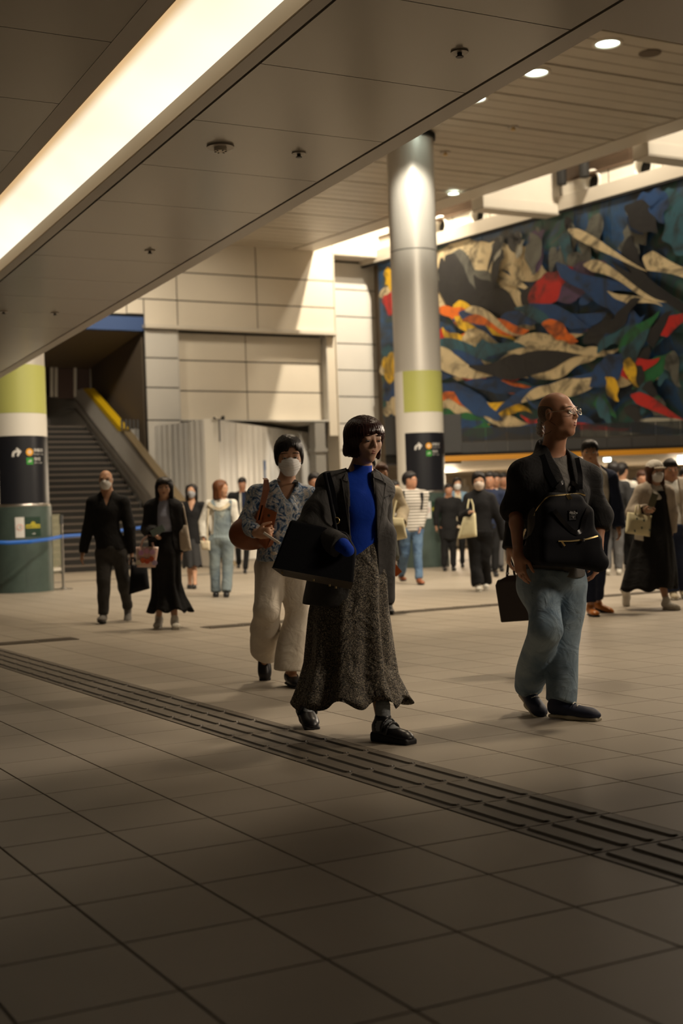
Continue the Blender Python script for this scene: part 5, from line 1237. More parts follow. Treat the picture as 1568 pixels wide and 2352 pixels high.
# ================================================================== 1. woman with the bob haircut
W1 = Fig('woman with a dark bob, grey blazer, cobalt high-neck top and speckled long skirt', 6.62, 952, 1700, 838, yaw=.35, fem=True, head=(838, 1009, -.02), hyaw=.50, hpitch=-.17, hsc=1.0,
    neck=(829, 1088, .02), shL=(758, 1112, -.05), shR=(872, 1122, .08), chest=(820, 1155, .0), waist=(824, 1225, .0), hip=(808, 1300, .0), elL=(714, 1226, -.17), wrL=(787, 1254, -.31), elR=(876, 1222, .15), wrR=(866, 1315, .22),
    hpL=(785, 1315, 0), hpR=(836, 1315, 0), knL=(760, 1455, .14), knR=(846, 1450, .02), anL=(701, 1606, .40), anR=(880, 1655, -.17))

W1.fdL = nrm([.22, -.86, -.34]); W1.fdR = nrm([.70, -.70, -.06])
W1.legs = .8; b1 = W1.body(SK['fair'], ears=False, handL=False, handR=False, hl=(nrm([.45,.3,-.75]), nrm([-.3,.5,-.2]), nrm([.2,-.6,.6]), .9))
face_parts(W1.e, W1.hc, W1.hR, W1.hsc, W1.h, HR['plum'], fem=True, closed=True, lip_m=MT['lipred'])
hair_part(W1.e, W1.hc, W1.hR, W1.hsc*1.0, .0045, HR['plum'], 'bob', seed=2)
S = Sdf(); W1.torso_prims(S, .006); 
for q in (-1, 1): S.ell(W1.J['chest']+W1.B[0]*.040*q+W1.B[1]*.060-Z3*.030, (.040, .040, .050), .07)
S.cap(W1.hc+W1.hR[2]*-.105+W1.hR[1]*-.02, W1.J['neck']-Z3*.02, .053, .058, .02)
d = nrm(W1.hc-W1.J['neck']); tp = W1.J['neck']+d*.055; S.fn(lambda P: (P-tp)@d-.0, .004, 0)
S.cap(W1.J['elL'], W1.J['wrL'], .044, .036, .02); S.cap(W1.J['wrL'], W1.J['wrL']+nrm(W1.J['wrL']-W1.J['elL'])*.030-Z3*.012, .036, .034, .01); S.cap(W1.J['wrL'], W1.J['wrL']+np.array([.03, .0, -.025]), .034, .024, .01)
W1.cut_below = None; zz = W1.px(830, 1300)[2]
S.noise = folds(.0035, .8, .8, 2); S.build('sweater', CL['blue'], W1.e, W1.h)
# blazer
S = Sdf(); W1.torso_prims(S, .024, bw=1.0, dep=1.22)
J = W1.J; S.cap(J['hip'], W1.px(798, 1385, .02), .170, .205, .08, (W1.B[1], 1.35)); S.cap(W1.px(765, 1330, .06), W1.px(765, 1385, .06), .13, .15, .06, (W1.B[1], 1.3))
for q in 'LR': S.cap(J['neck']-Z3*.045, J['sh'+q]-Z3*.006, .056, .060, .05)
S.cap(W1.px(884, 1230, .03), W1.px(884, 1372, .03), .060, .050, .05); zh = W1.px(800, 1386)[2]; S.fn(lambda P: zh+.008*np.sin(P[:, 0]*19)-.03*(P[:, 0] > W1.px(872, 1380)[0])*0-P[:, 2], .004, 0)
n0 = J['neck']
def opening(P):
    d = P-n0; z = -d[:, 2]; x = d@W1.B[0]; y = d@W1.B[1]
    l = np.interp(z, [-.05, 0, .15, .30, .45, .62], [-.085, -.085, -.098, -.100, -.115, -.135]); r = np.interp(z, [-.05, 0, .05, .15, .30, .45, .58, .66], [.030, .020, .020, .022, .024, .026, .030, .075])
    return -np.minimum(np.minimum(x-l, r-x), y+.01)
S.fn(opening, .006, -1)
S.cap(n0-Z3*.03, n0+Z3*.3, .068, .068, .01, None, -1)
S.noise = folds(.0055, .75, .9, 5); bl = S.build('blazer', CL['jacket'], W1.e, W1.h)
S = Sdf()
S.cap(J['shL']-Z3*.012, J['shL']*.4+J['elL']*.6, .062, .076, .04); S.cap(J['shL']*.4+J['elL']*.6, J['elL'], .080, .080, .03); e = J['elL']+(J['wrL']-J['elL'])*.92; S.cap(J['elL']-Z3*.0, e-Z3*.012, .074, .058, .04); S.cap(J['elL']+Z3*.0, J['elL']-Z3*.07+B3*0, .07, .05, .04)
d = nrm(J['wrL']-J['elL']); S.fn(lambda P: -((P-e)@d), .004, -1)
S.noise = folds(.009, .8, 1.1, 8); sl1 = S.build('sleeve', CL['jacket'], W1.e, W1.h)
S = Sdf(); S.cap(J['shR']-Z3*.012, J['elR'], .060, .062, .04); S.cap(J['elR'], J['wrR'], .060, .055, .04); S.noise = folds(.006, .8, 1.1, 9); sl2 = S.build('sleeve', CL['jacket'], W1.e, W1.h)
bv = bvh(bl, sl1, sl2)
patch(bv, [(799, 1076), (806, 1084), (801, 1108), (787, 1102)], 'collar', CL['jacket'], W1.e, W1.Y, off=.010, th=.006)
patch(bv, [(784, 1098), (801, 1106), (808, 1226), (803, 1226)], 'lapel', CL['jacket'], W1.e, W1.Y, off=.009, th=.006, nv=14)
patch(bv, [(856, 1076), (873, 1086), (883, 1106), (858, 1096)], 'collar', CL['jacket'], W1.e, W1.Y, off=.010, th=.006)
patch(bv, [(857, 1097), (886, 1110), (868, 1235), (866, 1235)], 'lapel', CL['jacket'], W1.e, W1.Y, off=.010, th=.006, nv=14)
patch(bv, [(884, 1141), (897, 1137), (896, 1141), (884, 1146)], 'breast_pocket', CL['char'], W1.e, W1.Y, nu=4, nv=2, off=.006)
skirt(W1, [(1222, 803, 868, -.01), (1262, 780, 880, -.01), (1330, 728, 890, 0), (1400, 712, 893, 0), (1460, 708, 899, 0), (1520, 704, 905, -.01), (1560, 693, 909, -.04), (1585, 685, 920, -.05), (1612, 674, 940, -.05)], CL['speck'], dr=.72, nf=8, amp=.030, hem=.022, seed=4)
for q, H, R, Ln, o in W1.shoes(LT['black'], SO['black'], 'platform', .245):
    a = W1.J['an'+q]; S = Sdf(); S.cap(a+Z3*.085, a-R[2]*.02, .036, .038, .01); S.cap(a-R[2]*.02, H+R[1]*.15+R[2]*.045, .040, .028, .03); S.noise = lambda P: .002*np.sin(P[:, 2]*420); S.build('sock', CL['sock'], W1.e, W1.h)
    S = Sdf()
    for k, (y0, z0) in enumerate(((.085, .098), (.112, .083))):
        C = H+R[1]*y0+R[2]*(z0-.04); 
        S.fn(lambda P: np.full(len(P), 1.0), 0, 1) if False else None
        for i in range(9):
            t0, t1 = math.pi*(i/9), math.pi*((i+1)/9); p = lambda t: C+R[0]*.048*math.cos(t)+R[2]*.050*math.sin(t); S.cap(p(t0), p(t1), .008, .008, .004)
    S.build('strap', LT['black'], o, W1.h*.8)
# her black tote
TB = empty('tote_bag', W1.px(740, 1270, -.35), 'large black tote bag carried on the forearm of the woman in the cobalt top', 'bag')
fr_ = [(667, 1193, -.30), (795, 1222, -.27), (816, 1262, -.26), (812, 1338, -.28), (622, 1303, -.36)]; bk_ = [(672, 1196, -.20), (798, 1225, -.17), (820, 1265, -.16), (806, 1354, -.17), (650, 1323, -.27)]
A = [W1.px(*q) for q in fr_]; Bk = [W1.px(*q) for q in bk_]
mb = MB(); mb.add(A+Bk, [(0,4,3,2,1), (5,6,7,8,9), (0,1,6,5), (1,2,7,6), (2,3,8,7), (0,5,9,4)]); o = mb.build('shell', LT['bagblk'], TB)
mod = o.modifiers.new('bevel', 'BEVEL'); mod.width = .012; mod.segments = 2
mb = MB(); mb.add([A[4], A[3], Bk[3], Bk[4]], [(0,3,2,1)]); mb.build('base', mat('bag_base', (.10,.085,.07), .6), TB)
for x, y in ((648, 1316), (720, 1333), (757, 1345), (771, 1350)):
    mb = MB(); p = W1.px(x, y, -.33); mb.cyl(p, .005, p[2]-.004, p[2]+.006, 8); mb.build('foot_stud', MT['brass'], TB)
strip_on(bvh(bl, sl1), [(752, 1086), (762, 1120), (769, 1160), (772, 1196)], .026, 'strap', LT['bagblk'], TB, W1.Y, off=.012, th=.006)
mb = MB(); T = np.linspace(0, 2*math.pi, 15); c = W1.px(773, 1196, -.24); mb.tube([c+np.array([.012*math.cos(t), 0, .015*math.sin(t)]) for t in T], .0028, 6); mb.build('strap_ring', MT['brass'], TB)
mb = MB(); mb.tube([W1.px(745, 1088, -.14), W1.px(757, 1140, -.20), W1.px(768, 1200, -.25), W1.px(772, 1225, -.27)], .009, 6); mb.build('strap', LT['bagblk'], TB)
# ================================================================== 2. man in black with the front-worn backpack
M1 = Fig('bald man in glasses, black jacket with rolled sleeves and loose faded jeans', 7.06, 900, 1650, 1272, yaw=.35, head=(1281, 953, -.03), hyaw=.86, hpitch=.04, hsc=1.06,
    neck=(1270, 1050, .03), shL=(1204, 1088, -.08), shR=(1345, 1094, .10), chest=(1272, 1135, 0), waist=(1272, 1225, 0), hip=(1266, 1300, 0), elL=(1184, 1172, .0), wrL=(1190, 1275, -.17), elR=(1372, 1185, .12), wrR=(1374, 1278, .04),
    hpL=(1236, 1318, -.02), hpR=(1304, 1320, .03), knL=(1250, 1448, -.20), anL=(1212, 1572, .16), knR=(1299, 1462, .0), anR=(1283, 1608, -.10))
M1.fdL = nrm([.22, -.90, -.36]); M1.fdR = nrm([.82, -.55, -.03])
M1.body(SK['tan'], hl=(nrm([.10, -.1, -1]), nrm([.75, .6, 0]), nrm([.55, -.8, -.1]), .25), hr=(nrm([-.22, -.15, -1]), nrm([-.75, .4, 0]), nrm([-.3, -.9, 0]), .35))
face_parts(M1.e, M1.hc, M1.hR, M1.hsc, M1.h, HR['stub'], closed=False)
hair_part(M1.e, M1.hc, M1.hR, M1.hsc*1.0, .005, HR['stub'], 'fringe_bald')
L = lambda x, y, z: M1.hc+M1.hsc*(x*M1.hR[0]+y*M1.hR[1]+z*M1.hR[2])
GL = MB(); gl = mat('spectacle_frame', (.62,.56,.44), .25, metal=.9); lens = mat('spectacle_lens', (.5,.5,.5), .08, alpha=.22)
for q in (-1, 1):
    mb = MB(); P = [L(q*(.033+.024*math.cos(t)), .108-.010*max(0, math.cos(t))**2, .004+.0145*math.sin(t)) for t in np.linspace(0, 2*math.pi, 21)]
    mb.tube(P, .0014, 6); mb.build('glasses_rim', gl, M1.e)
    mb = MB(); mb.add(P[:-1], [tuple(range(20))]); mb.build('glasses_lens', lens, M1.e)
    mb = MB(); mb.tube([L(q*.057, .098, .010), L(q*.071, .07, .010), L(q*.080, .0, .010), L(q*.079, -.022, -.004)], .0016, 6); mb.build('glasses_arm', gl, M1.e)
mb = MB(); mb.tube([L(-.010, .108, .009), L(0, .113, .011), L(.010, .108, .009)], .0014, 6); mb.build('glasses_bridge', gl, M1.e)
mb = MB(); mb.tube([L(-.079, -.02, -.02), L(-.066, .022, -.055), L(-.060, -.015, -.085), L(-.070, -.06, -.10)], .0012, 5); mb.build('glasses_cord', MT['dark'], M1.e)
S = Sdf()
for i, (x, y, r) in enumerate(((1243, 967, .026), (1239, 985, .024), (1242, 997, .016))): S.ell(M1.px(x, y, .06), (r*.8, r, r*1.25), .02)
S.noise = lambda P: .004*np.sin(P[:, 2]*260+P[:, 0]*180); S.build('grey_hair_tuft', HR['grey'], M1.e, M1.h)
S = Sdf(); M1.torso_prims(S, .012); zt_ = M1.px(1270, 1325)[2]; S.cap(M1.J['hip'], M1.px(1264, 1345, 0), .172, .190, .05, (M1.B[1], 1.2)); S.fn(lambda P: zt_+.006*np.sin(P[:, 0]*25)-P[:, 2], .003, 0)
M1.neck_cut(S, .072); S.noise = folds(.004, 1, 1, 4); S.build('t_shirt', CL['ltee'], M1.e, M1.h)
S = Sdf(); M1.torso_prims(S, .036, dep=1.2); J = M1.J; S.cap(J['hip'], M1.px(1268, 1330, 0), .165, .180, .05, (M1.B[1], 1.25))
for q in 'LR': S.cap(J['neck']-Z3*.045, J['sh'+q]-Z3*.010, .062, .062, .05)
S.cap(J['neck']-Z3*.06-M1.B[1]*.03, J['neck']+Z3*.045-M1.B[1]*.035, .090, .082, .03)
zt2 = M1.px(1270, 1298)[2]; S.fn(lambda P: zt2+.008*np.sin(P[:, 0]*22)-P[:, 2], .004, 0)
for q, f in (('L', .13), ('R', .33)):
    sh, el, wr = J['sh'+q], J['el'+q], J['wr'+q]; e = el+(wr-el)*f; S.cap(sh-Z3*.01, el, .064, .078, .04); S.cap(el, e, .074, .058, .03); d = nrm(wr-el); S.fn(lambda P, e=e, d=d: np.where(np.linalg.norm(P-e, axis=1) < .13, -((P-e)@d), 1), .004, -1)
S.cap(J['neck']-Z3*.03, J['neck']+Z3*.3, .066, .070, .01, None, -1)
n1_ = J['neck']
def vcut(P):
    d = P-n1_; z = -d[:, 2]; x = d@M1.B[0]; w = np.interp(z, [-.15, 0, .28, .29], [.060, .056, .006, -.05]); return -np.minimum(np.minimum(w-np.abs(x+.0), d@M1.B[1]), .29-z)
S.fn(vcut, .006, -1); S.noise = folds(.006, .8, 1, 11); jk = S.build('jacket', CL['black'], M1.e, M1.h)
M1.trousers(CL['jeans'], .022, M1.px(1270, 1330)[2]+.05, (.055, .045), .012, .002, .016, 'jeans', 5)
for q, H, R, Ln, o in M1.shoes(LT['navy'], SO['cream'], 'sneaker', .285):
    a = M1.J['an'+q]; mb = MB()
    for k in range(3): p = H+R[1]*(.12+.022*k)+R[2]*(.092-.010*k); mb.tube([p-R[0]*.022, p+R[2]*.006, p+R[0]*.022], .003, 5)
    mb.build('laces', CL['white'], o)
# his backpack, worn on the chest
BP = empty('backpack', M1.px(1305, 1220, -.25), 'black backpack with brass zips worn on the front of the bald man', 'bag')
S = Sdf(); RB = frame(.30, .0, -.06); c = M1.px(1305, 1222, -.245)
S.box(M1.px(1300, 1262, -.23), (.175, .075, .085), .04, .04, RB); S.box(M1.px(1297, 1205, -.22), (.150, .070, .105), .045, .05, RB); S.box(M1.px(1293, 1160, -.21), (.105, .055, .06), .035, .06, RB)
S.cap(M1.px(1350, 1275, -.22), M1.px(1376, 1292, -.20), .06, .045, .04)
S.noise = folds(.005, .8, 1, 13); bpk = S.build('shell', LT['bagblk'], BP, M1.h); bv = bvh(bpk, jk)
strip_on(bv, [(1223, 1192), (1233, 1168), (1252, 1145), (1262, 1139), (1300, 1136), (1330, 1133), (1344, 1138)], .0065, 'zip', MT['brass'], BP, M1.Y, off=.006, th=.003)
strip_on(bv, [(1282, 1243), (1310, 1243), (1345, 1239), (1373, 1231)], .0075, 'pocket_zip', MT['brass'], BP, M1.Y, off=.006, th=.003)
for pts in ([(1300, 1136), (1307, 1147)], [(1305, 1136), (1313, 1146)], [(1290, 1244), (1297, 1254)]): strip_on(bv, pts, .009, 'zip_puller', MT['brass'], BP, M1.Y, off=.011, th=.003, n=2)
mb = MB(); p = cast(bv, 1339, 1240, .012, M1.Y); 
if p is not None: mb.cyl(p, .008, p[2]-.007, p[2]+.007, 10); mb.build('stud', MT['steel'], BP)
strip_on(bv, [(1272, 1172), (1290, 1195), (1312, 1219), (1325, 1225), (1336, 1218), (1342, 1190), (1352, 1168)], .022, 'front_handle', LT['black'], BP, M1.Y, off=.014, th=.006)
strip_on(bv, [(1278, 1122), (1290, 1108), (1306, 1105), (1320, 1112), (1328, 1124)], .020, 'top_handle', LT['black'], BP, M1.Y, off=.02, th=.008)
strip_on(bv, [(1243, 1045), (1258, 1085), (1277, 1120)], .035, 'shoulder_strap', LT['bagblk'], BP, M1.Y, off=.012, th=.006); strip_on(bv, [(1322, 1052), (1330, 1090), (1330, 1124)], .035, 'shoulder_strap', LT['bagblk'], BP, M1.Y, off=.012, th=.006)
patch(bv, [(1306, 1172), (1324, 1171), (1325, 1194), (1307, 1195)], 'label', CL['black2'], BP, M1.Y, 4, 4, .007, .002)
def tiny(bv, lines, name, m, par, Y, x0, y0, ch, w=.0011):
    """small lettering dropped on the cloth: lines of text in segment letters"""
    for r, (txt, sc, x) in enumerate(lines):
        mb = MB(); u = x; yy = y0+r*ch*1.55
        for chh in txt:
            for a, b_, c_, d_ in LAT.get(chh, []):
                p, q = cast(bv, u+a*ch*sc*.8, yy-b_*ch*sc, .011, Y), cast(bv, u+c_*ch*sc*.8, yy-d_*ch*sc, .011, Y)
                if p is not None and q is not None and np.linalg.norm(p-q) > 1e-4: mb.tube([p, q], w*.6, 4, False)
            u += ch*sc*1.15
        if mb.v: mb.build(name, m, par)
LAT.update({'P': [(0,0,0,1),(0,1,.8,1),(.8,1,.8,.5),(.8,.5,0,.5)], 'O': [(0,0,0,1),(0,1,.8,1),(.8,1,.8,0),(.8,0,0,0)], 'D': [(0,0,0,1),(0,1,.8,.8),(.8,.8,.8,.2),(.8,.2,0,0)], 'U': [(0,1,0,0),(0,0,.8,0),(.8,0,.8,1)], 'C': [(.8,1,0,1),(0,1,0,0),(0,0,.8,0)], 'T': [(0,1,.8,1),(.4,1,.4,0)], 'N': [(0,0,0,1),(0,1,.8,0),(.8,0,.8,1)], '.': [(.3,0,.4,.1)], '-': [(0,.5,.8,.5)], '*': [(0,.5,.4,1),(.4,1,.8,.5),(.8,.5,.4,0),(.4,0,0,.5)]})
tiny(bv, [('N.L.N.', .8, 1310), ('PRODUCTS', .85, 1308), ('------', .8, 1311), ('-----', .8, 1311), ('*', 1.6, 1315)], 'lettering', wht, BP, M1.Y, 1308, 1176, 2.3)
# ================================================================== 3. masked woman in the paisley shirt
K1 = Fig('short-haired woman in a white face mask, blue paisley shirt and wide white trousers', 8.82, 1005, 1572, 650, yaw=.12, fem=True, head=(663, 1049, -.03), hyaw=.14, hpitch=-.14, hsc=1.16,
    neck=(656, 1112, .0), shL=(592, 1135, -.02), shR=(710, 1140, .03), chest=(650, 1168, 0), waist=(648, 1225, 0), hip=(648, 1272, 0), elL=(566, 1203, -.03), wrL=(592, 1226, -.24), elR=(725, 1212, 0), wrR=(722, 1270, -.05),
    hpL=(622, 1288, 0), hpR=(675, 1288, 0), knL=(611, 1400, -.12), anL=(606, 1494, .28), knR=(684, 1412, 0), anR=(668, 1541, -.08))
K1.fdL = nrm([.03, -.40, -.92]); K1.fdR = nrm([.35, -.93, -.05])
K1.wr = 1.1
K1.body(SK['warm'], hl=(nrm([.85, -.45, .05]), nrm([.1, .4, -.9]), nrm([.3, -.5, .8]), 1.0))
face_parts(K1.e, K1.hc, K1.hR, K1.hsc, K1.h, HR['black'], fem=True, closed=True, mask=True)
mask_part(K1.e, K1.hc, K1.hR, K1.hsc, .005)
hair_part(K1.e, K1.hc, K1.hR, K1.hsc, .006, HR['black'], 'shortf', seed=5)
S = Sdf(); K1.torso_prims(S, .026, dep=1.2); J = K1.J; S.cap(J['waist']*.4+J['hip']*.6, K1.px(650, 1310), .160, .180, .05, (K1.B[1], 1.15)); zk = K1.px(650, 1284)[2]; S.fn(lambda P: zk+.015*np.sin(P[:, 0]*18+1)-P[:, 2], .004, 0)
K1.sleeves(S, .030, .92, 'LR', cuff=.045)
S.cap(J['neck']-Z3*.03, J['neck']+Z3*.3, .066, .07, .01, None, -1); S.fn(lambda P: -np.minimum(np.interp(-(P-J['neck'])[:, 2], [-.1, 0, .10, .11], [.066, .060, .004, -.05])-np.abs((P-J['neck'])@K1.B[0]), (P-J['neck'])@K1.B[1]), .006, -1)
S.noise = folds(.006, .9, 1, 21); ks = S.build('shirt', CL['paisley'], K1.e, K1.h); bv = bvh(ks)
patch(bv, [(635, 1098), (641, 1101), (655, 1124), (643, 1119)], 'collar', CL['paisley'], K1.e, K1.Y, 5, 6, .012, .006); patch(bv, [(676, 1101), (684, 1104), (686, 1119), (657, 1126)], 'collar', CL['paisley'], K1.e, K1.Y, 5, 6, .012, .006)
S = Sdf(); K1.torso_prims(S, .036, dep=1.2); slab(S, K1.px(640, 1240)[2], K1.px(640, 1220)[2]); S.build('belt', CL['black'], K1.e, K1.h)
K1.trousers(CL['trou'], .026, K1.px(650, 1268)[2], (.07, .06), .040, .010, .014, 'trousers', 9)
for q, H, R, Ln, o in K1.shoes(LT['black'], SO['black'], 'pump', .245): pass
HB = empty('handbag', K1.px(585, 1225, -.05), 'round-bottomed brown leather shoulder bag of the woman in the paisley shirt', 'bag')
S = Sdf(); S.ell(K1.px(582, 1222, -.05), (.150, .065, .110), .03); S.ell(K1.px(565, 1228, -.08), (.105, .06, .098), .04); S.cap(K1.px(600, 1180, -.10), K1.px(612, 1240, -.12), .035, .05, .05)
S.noise = folds(.004, .8, 1, 31); hb = S.build('body', LT['brown'], HB, K1.h)
mb = MB(); mb.prism([K1.px(603, 1163, -.17), K1.px(636, 1177, -.19), K1.px(622, 1240, -.20), K1.px(611, 1262, -.19), K1.px(594, 1245, -.17)], np.array([0, .02, 0])); o = mb.build('front_flap', LT['brown'], HB)
mb = MB(); c = K1.px(617, 1184, -.21); mb.tube([c, c+np.array([0, .012, 0])], .010, 10); mb.build('stud', LT['dbrown'], HB)
for dx in (0, 8):
    mb = MB(); mb.rings([[p+np.array([-.011, 0, 0]), p+np.array([.011, 0, 0]), p+np.array([.011, .006, 0]), p+np.array([-.011, .006, 0])] for p in (K1.px(606+dx*.4, 1098, .03), K1.px(609+dx*.5, 1102, -.09), K1.px(607+dx, 1125, -.15), K1.px(600+dx*.6, 1160, -.19), K1.px(592+dx*.5, 1195, -.19), K1.px(588+dx*.5, 1205, -.16))], smooth=False, cap0=True, cap1=True); mb.build('strap', LT['brown'], HB)
ph = empty('smartphone', K1.px(624, 1236, -.32), 'thin smartphone seen edge-on in the hand of the masked woman', 'phone')
mb = MB(); mb.obox(K1.px(624, 1236, -.33), nrm([.80, -.1, -.58])*.062, [.004, 0, .006], [0, .036, 0]); mb.build('case', CL['beige'], ph)
# ================================================================== PEOPLE FARTHER BACK
def folk(label, Y, top, bot, cx, skin_='warm', hair=('black', 'short'), yaw=0.0, hyaw=None, hpitch=-.03, fem=False, top_=None, bottom=None, shoe=('black', 'black', 'sneaker'), mask=None, group=None, jacket=None, tee=None, glasses=False, hsc=1.0, sl=1.0, hem=None, nk_='crew', t=.018, L=None, head=None, fdL=None, fdR=None, wrs=None, face=True, **J):
    f = Fig(label, Y, top, bot, cx, yaw=yaw, fem=fem, head=head, hyaw=hyaw, hpitch=hpitch, hsc=hsc, group=group, **J)
    if fdL is not None: f.fdL = nrm(fdL)
    if fdR is not None: f.fdR = nrm(fdR)
    if bottom and bottom[0] == 'skirt': f.legs = .72
    f.body(SK[skin_], ears=hair[1] not in ('long', 'mid', 'bob'))
    if face and Y < 31 and abs((hyaw if hyaw is not None else yaw)) < 1.9: face_parts(f.e, f.hc, f.hR, f.hsc, .004, HR[hair[0]], fem=fem, closed=False, mask=bool(mask), brow=Y < 18)
    if mask: mask_part(f.e, f.hc, f.hR, f.hsc, f.h*.7, MT[mask], pleats=False)
    if hair[1] == 'bald': hair_part(f.e, f.hc, f.hR, f.hsc, f.h*.6, HR['stub'], 'fringe_bald')
    else: hair_part(f.e, f.hc, f.hR, f.hsc, f.h*.75, HR[hair[0]], hair[1], seed=int(cx) % 17)
    Jn = f.J; zof = lambda y: f.px(f.cx, y)[2]
    def upper(name, m, tt, hm, sl_, nk, op=None, puff=0):
        S = Sdf(); f.torso_prims(S, tt, dep=1.22); zb = zof(hm)
        S.cap(Jn['hip'], np.array([Jn['hip'][0], Jn['hip'][1], min(zb, Jn['hip'][2])-.03]), .140*(.88 if fem else 1)+tt, .150*(.88 if fem else 1)+tt, .05, (f.B[1], 1.25))
        S.fn(lambda P: zb+.006*np.sin(P[:, 0]*23)-P[:, 2], .004, 0)
        if sl_: f.sleeves(S, tt+.006, sl_, puff=puff)
        if nk == 'v': f.neck_cut(S, .060, .17, .055)
        elif nk == 'crew': f.neck_cut(S, .058)
        elif nk == 'wide': f.neck_cut(S, .072, up=.01)
        elif nk == 'open': f.neck_cut(S, .064, open_=op or (.055, .075, 0, 0, .6))
        S.noise = folds(.006, .8, 1, int(cx) % 23); return S.build(name, m, f.e, f.h)
    if tee: f.tee = upper(tee[0], CL[tee[1]], .008, tee[2], 0, 'crew')
    if top_: f.up = upper(top_[0], CL[top_[1]], t, top_[2], sl, nk_, puff=top_[3] if len(top_) > 3 else 0)
    if jacket: f.up = upper(jacket[0], CL[jacket[1]], .034, jacket[2], 1.0, 'open', jacket[3] if len(jacket) > 3 else None)
    if bottom:
        k = bottom[0]
        if k == 'trousers': f.trousers(CL[bottom[1]], bottom[2], zof(bottom[3])+.03, bottom[4] if len(bottom) > 4 else (.06, .06), bottom[5] if len(bottom) > 5 else .0, 0, .008, bottom[6] if len(bottom) > 6 else 'trousers', int(cx) % 19)
        else: skirt(f, bottom[2], CL[bottom[1]], 'skirt', dr=.92, nf=7, amp=bottom[3] if len(bottom) > 3 else .02, hem=.02, seed=int(cx) % 7, n=64)
    for q, H, R, Ln, o in f.shoes(CL[shoe[0]] if shoe[0] in CL and shoe[0] != 'black' else LT.get(shoe[0], LT['black']), SO[shoe[1]], shoe[2]): pass
    if glasses:
        Lc = lambda x, y, z: f.hc+f.hsc*(x*f.hR[0]+y*f.hR[1]+z*f.hR[2]); mb = MB()
        for q in (-1, 1): mb.tube([Lc(q*(.032+.021*math.cos(u)), .106, .003+.015*math.sin(u)) for u in np.linspace(0, 2*math.pi, 13)], .0014, 5, False); mb.tube([Lc(q*.053, .102, .006), Lc(q*.078, .0, .006)], .0014, 5, False)
        mb.build('glasses', MT['dgrey'], f.e)
    return f
def straps(f, xs, y0, y1, m, w=.05):
    bv = bvh(f.up)
    for x in xs: strip_on(bv, [(x, y0), (x+(1 if x > f.cx else -1)*1.5, (y0+y1)/2), (x, y1)], w, 'strap', m, f.e if False else BAGP, f.Y, off=.014, th=.008)
def tote(label, f, quad, dys, m, name='tote_bag', th=.09, handle=None, group=None, cat='bag'):
    P = [f.px(x, y, d) for (x, y), d in zip(quad, dys)]; c = sum(P)/4; e = empty(name, c, label, cat, group)
    n = nrm(np.cross(P[1]-P[0], P[3]-P[0])); n = -n if n[1] < 0 else n; S = Sdf(); nu = 5
    mb = MB(); R_ = []; N = 10
    G0, G1 = [], []
    for j in range(N+1):
        v = j/N; r0, r1 = [], []
        for i in range(N+1):
            u = i/N; p = (P[0]*(1-u)+P[1]*u)*(1-v)+(P[3]*(1-u)+P[2]*u)*v; b = math.sqrt(max(0, 1-(2*u-1)**4))*(.35+.65*math.sqrt(max(0, 1-(max(0, v-.3)/.7)**4)) if v > .3 else .35+.65*v/.3*1.0)
            r0.append(p-n*th/2*b); r1.append(p+n*th/2*b)
        G0.append(r0); G1.append(r1)
    V = [p for r in G0 for p in r]+[p for r in G1 for p in r]; k = N+1; K2 = k*k
    F = [(j*k+i, (j+1)*k+i, (j+1)*k+i+1, j*k+i+1) for j in range(N) for i in range(N)]; F2 = [tuple(K2+i for i in q[::-1]) for q in F]
    ed = [i for i in range(k)]+[j*k+N for j in range(1, k)]+[N*k+i for i in range(N-1, -1, -1)]+[j*k for j in range(N-1, 0, -1)]
    F3 = [(ed[i], ed[(i+1) % len(ed)], K2+ed[(i+1) % len(ed)], K2+ed[i]) for i in range(len(ed))]
    mb.add(V, F+F2+F3, True); mb.build('body', m, e)
    for hpts in (handle or []):
        mb = MB(); mb.tube([f.px(*q) for q in hpts], .011, 6); mb.build('handle', m, e)
    return e
# --- left: bald man with mask
a1 = folk('bald man in a white mask, black shirt and grey trousers on the left', 15.2, 1078, 1428, 244, 'warm', ('stub', 'bald'), yaw=.05, top_=('shirt', 'black', 1262), nk_='v', t=.020, bottom=('trousers', 'dgrey', .012, 1258, (.06, .07)), shoe=('grey', 'black', 'sneaker'), mask='mask', glasses=True, head=(243, 1103),
    neck=(246, 1132, 0), shL=(213, 1152), shR=(283, 1152), elL=(203, 1212, .0), wrL=(190, 1270, -.05), elR=(297, 1212, .0), wrR=(302, 1270, .05), hip=(255, 1255, 0), hpL=(240, 1262, 0), hpR=(272, 1262, 0), knL=(238, 1335, -.12), anL=(237, 1412, -.15), knR=(283, 1330, .05), anR=(293, 1397, .28), fdR=(.1, -.8, -.5), fdL=(0, -1, .12))
e = tote('black zipped bag in the hand of the bald masked man', a1, [(300, 1298), (338, 1302), (344, 1352), (296, 1366)], (-.05, -.05, -.05, -.05), LT['bagblk'], 'hand_bag', .16, [[(303, 1280, 0), (301, 1300, -.05)], [(306, 1280, 0), (318, 1302, -.05)]])
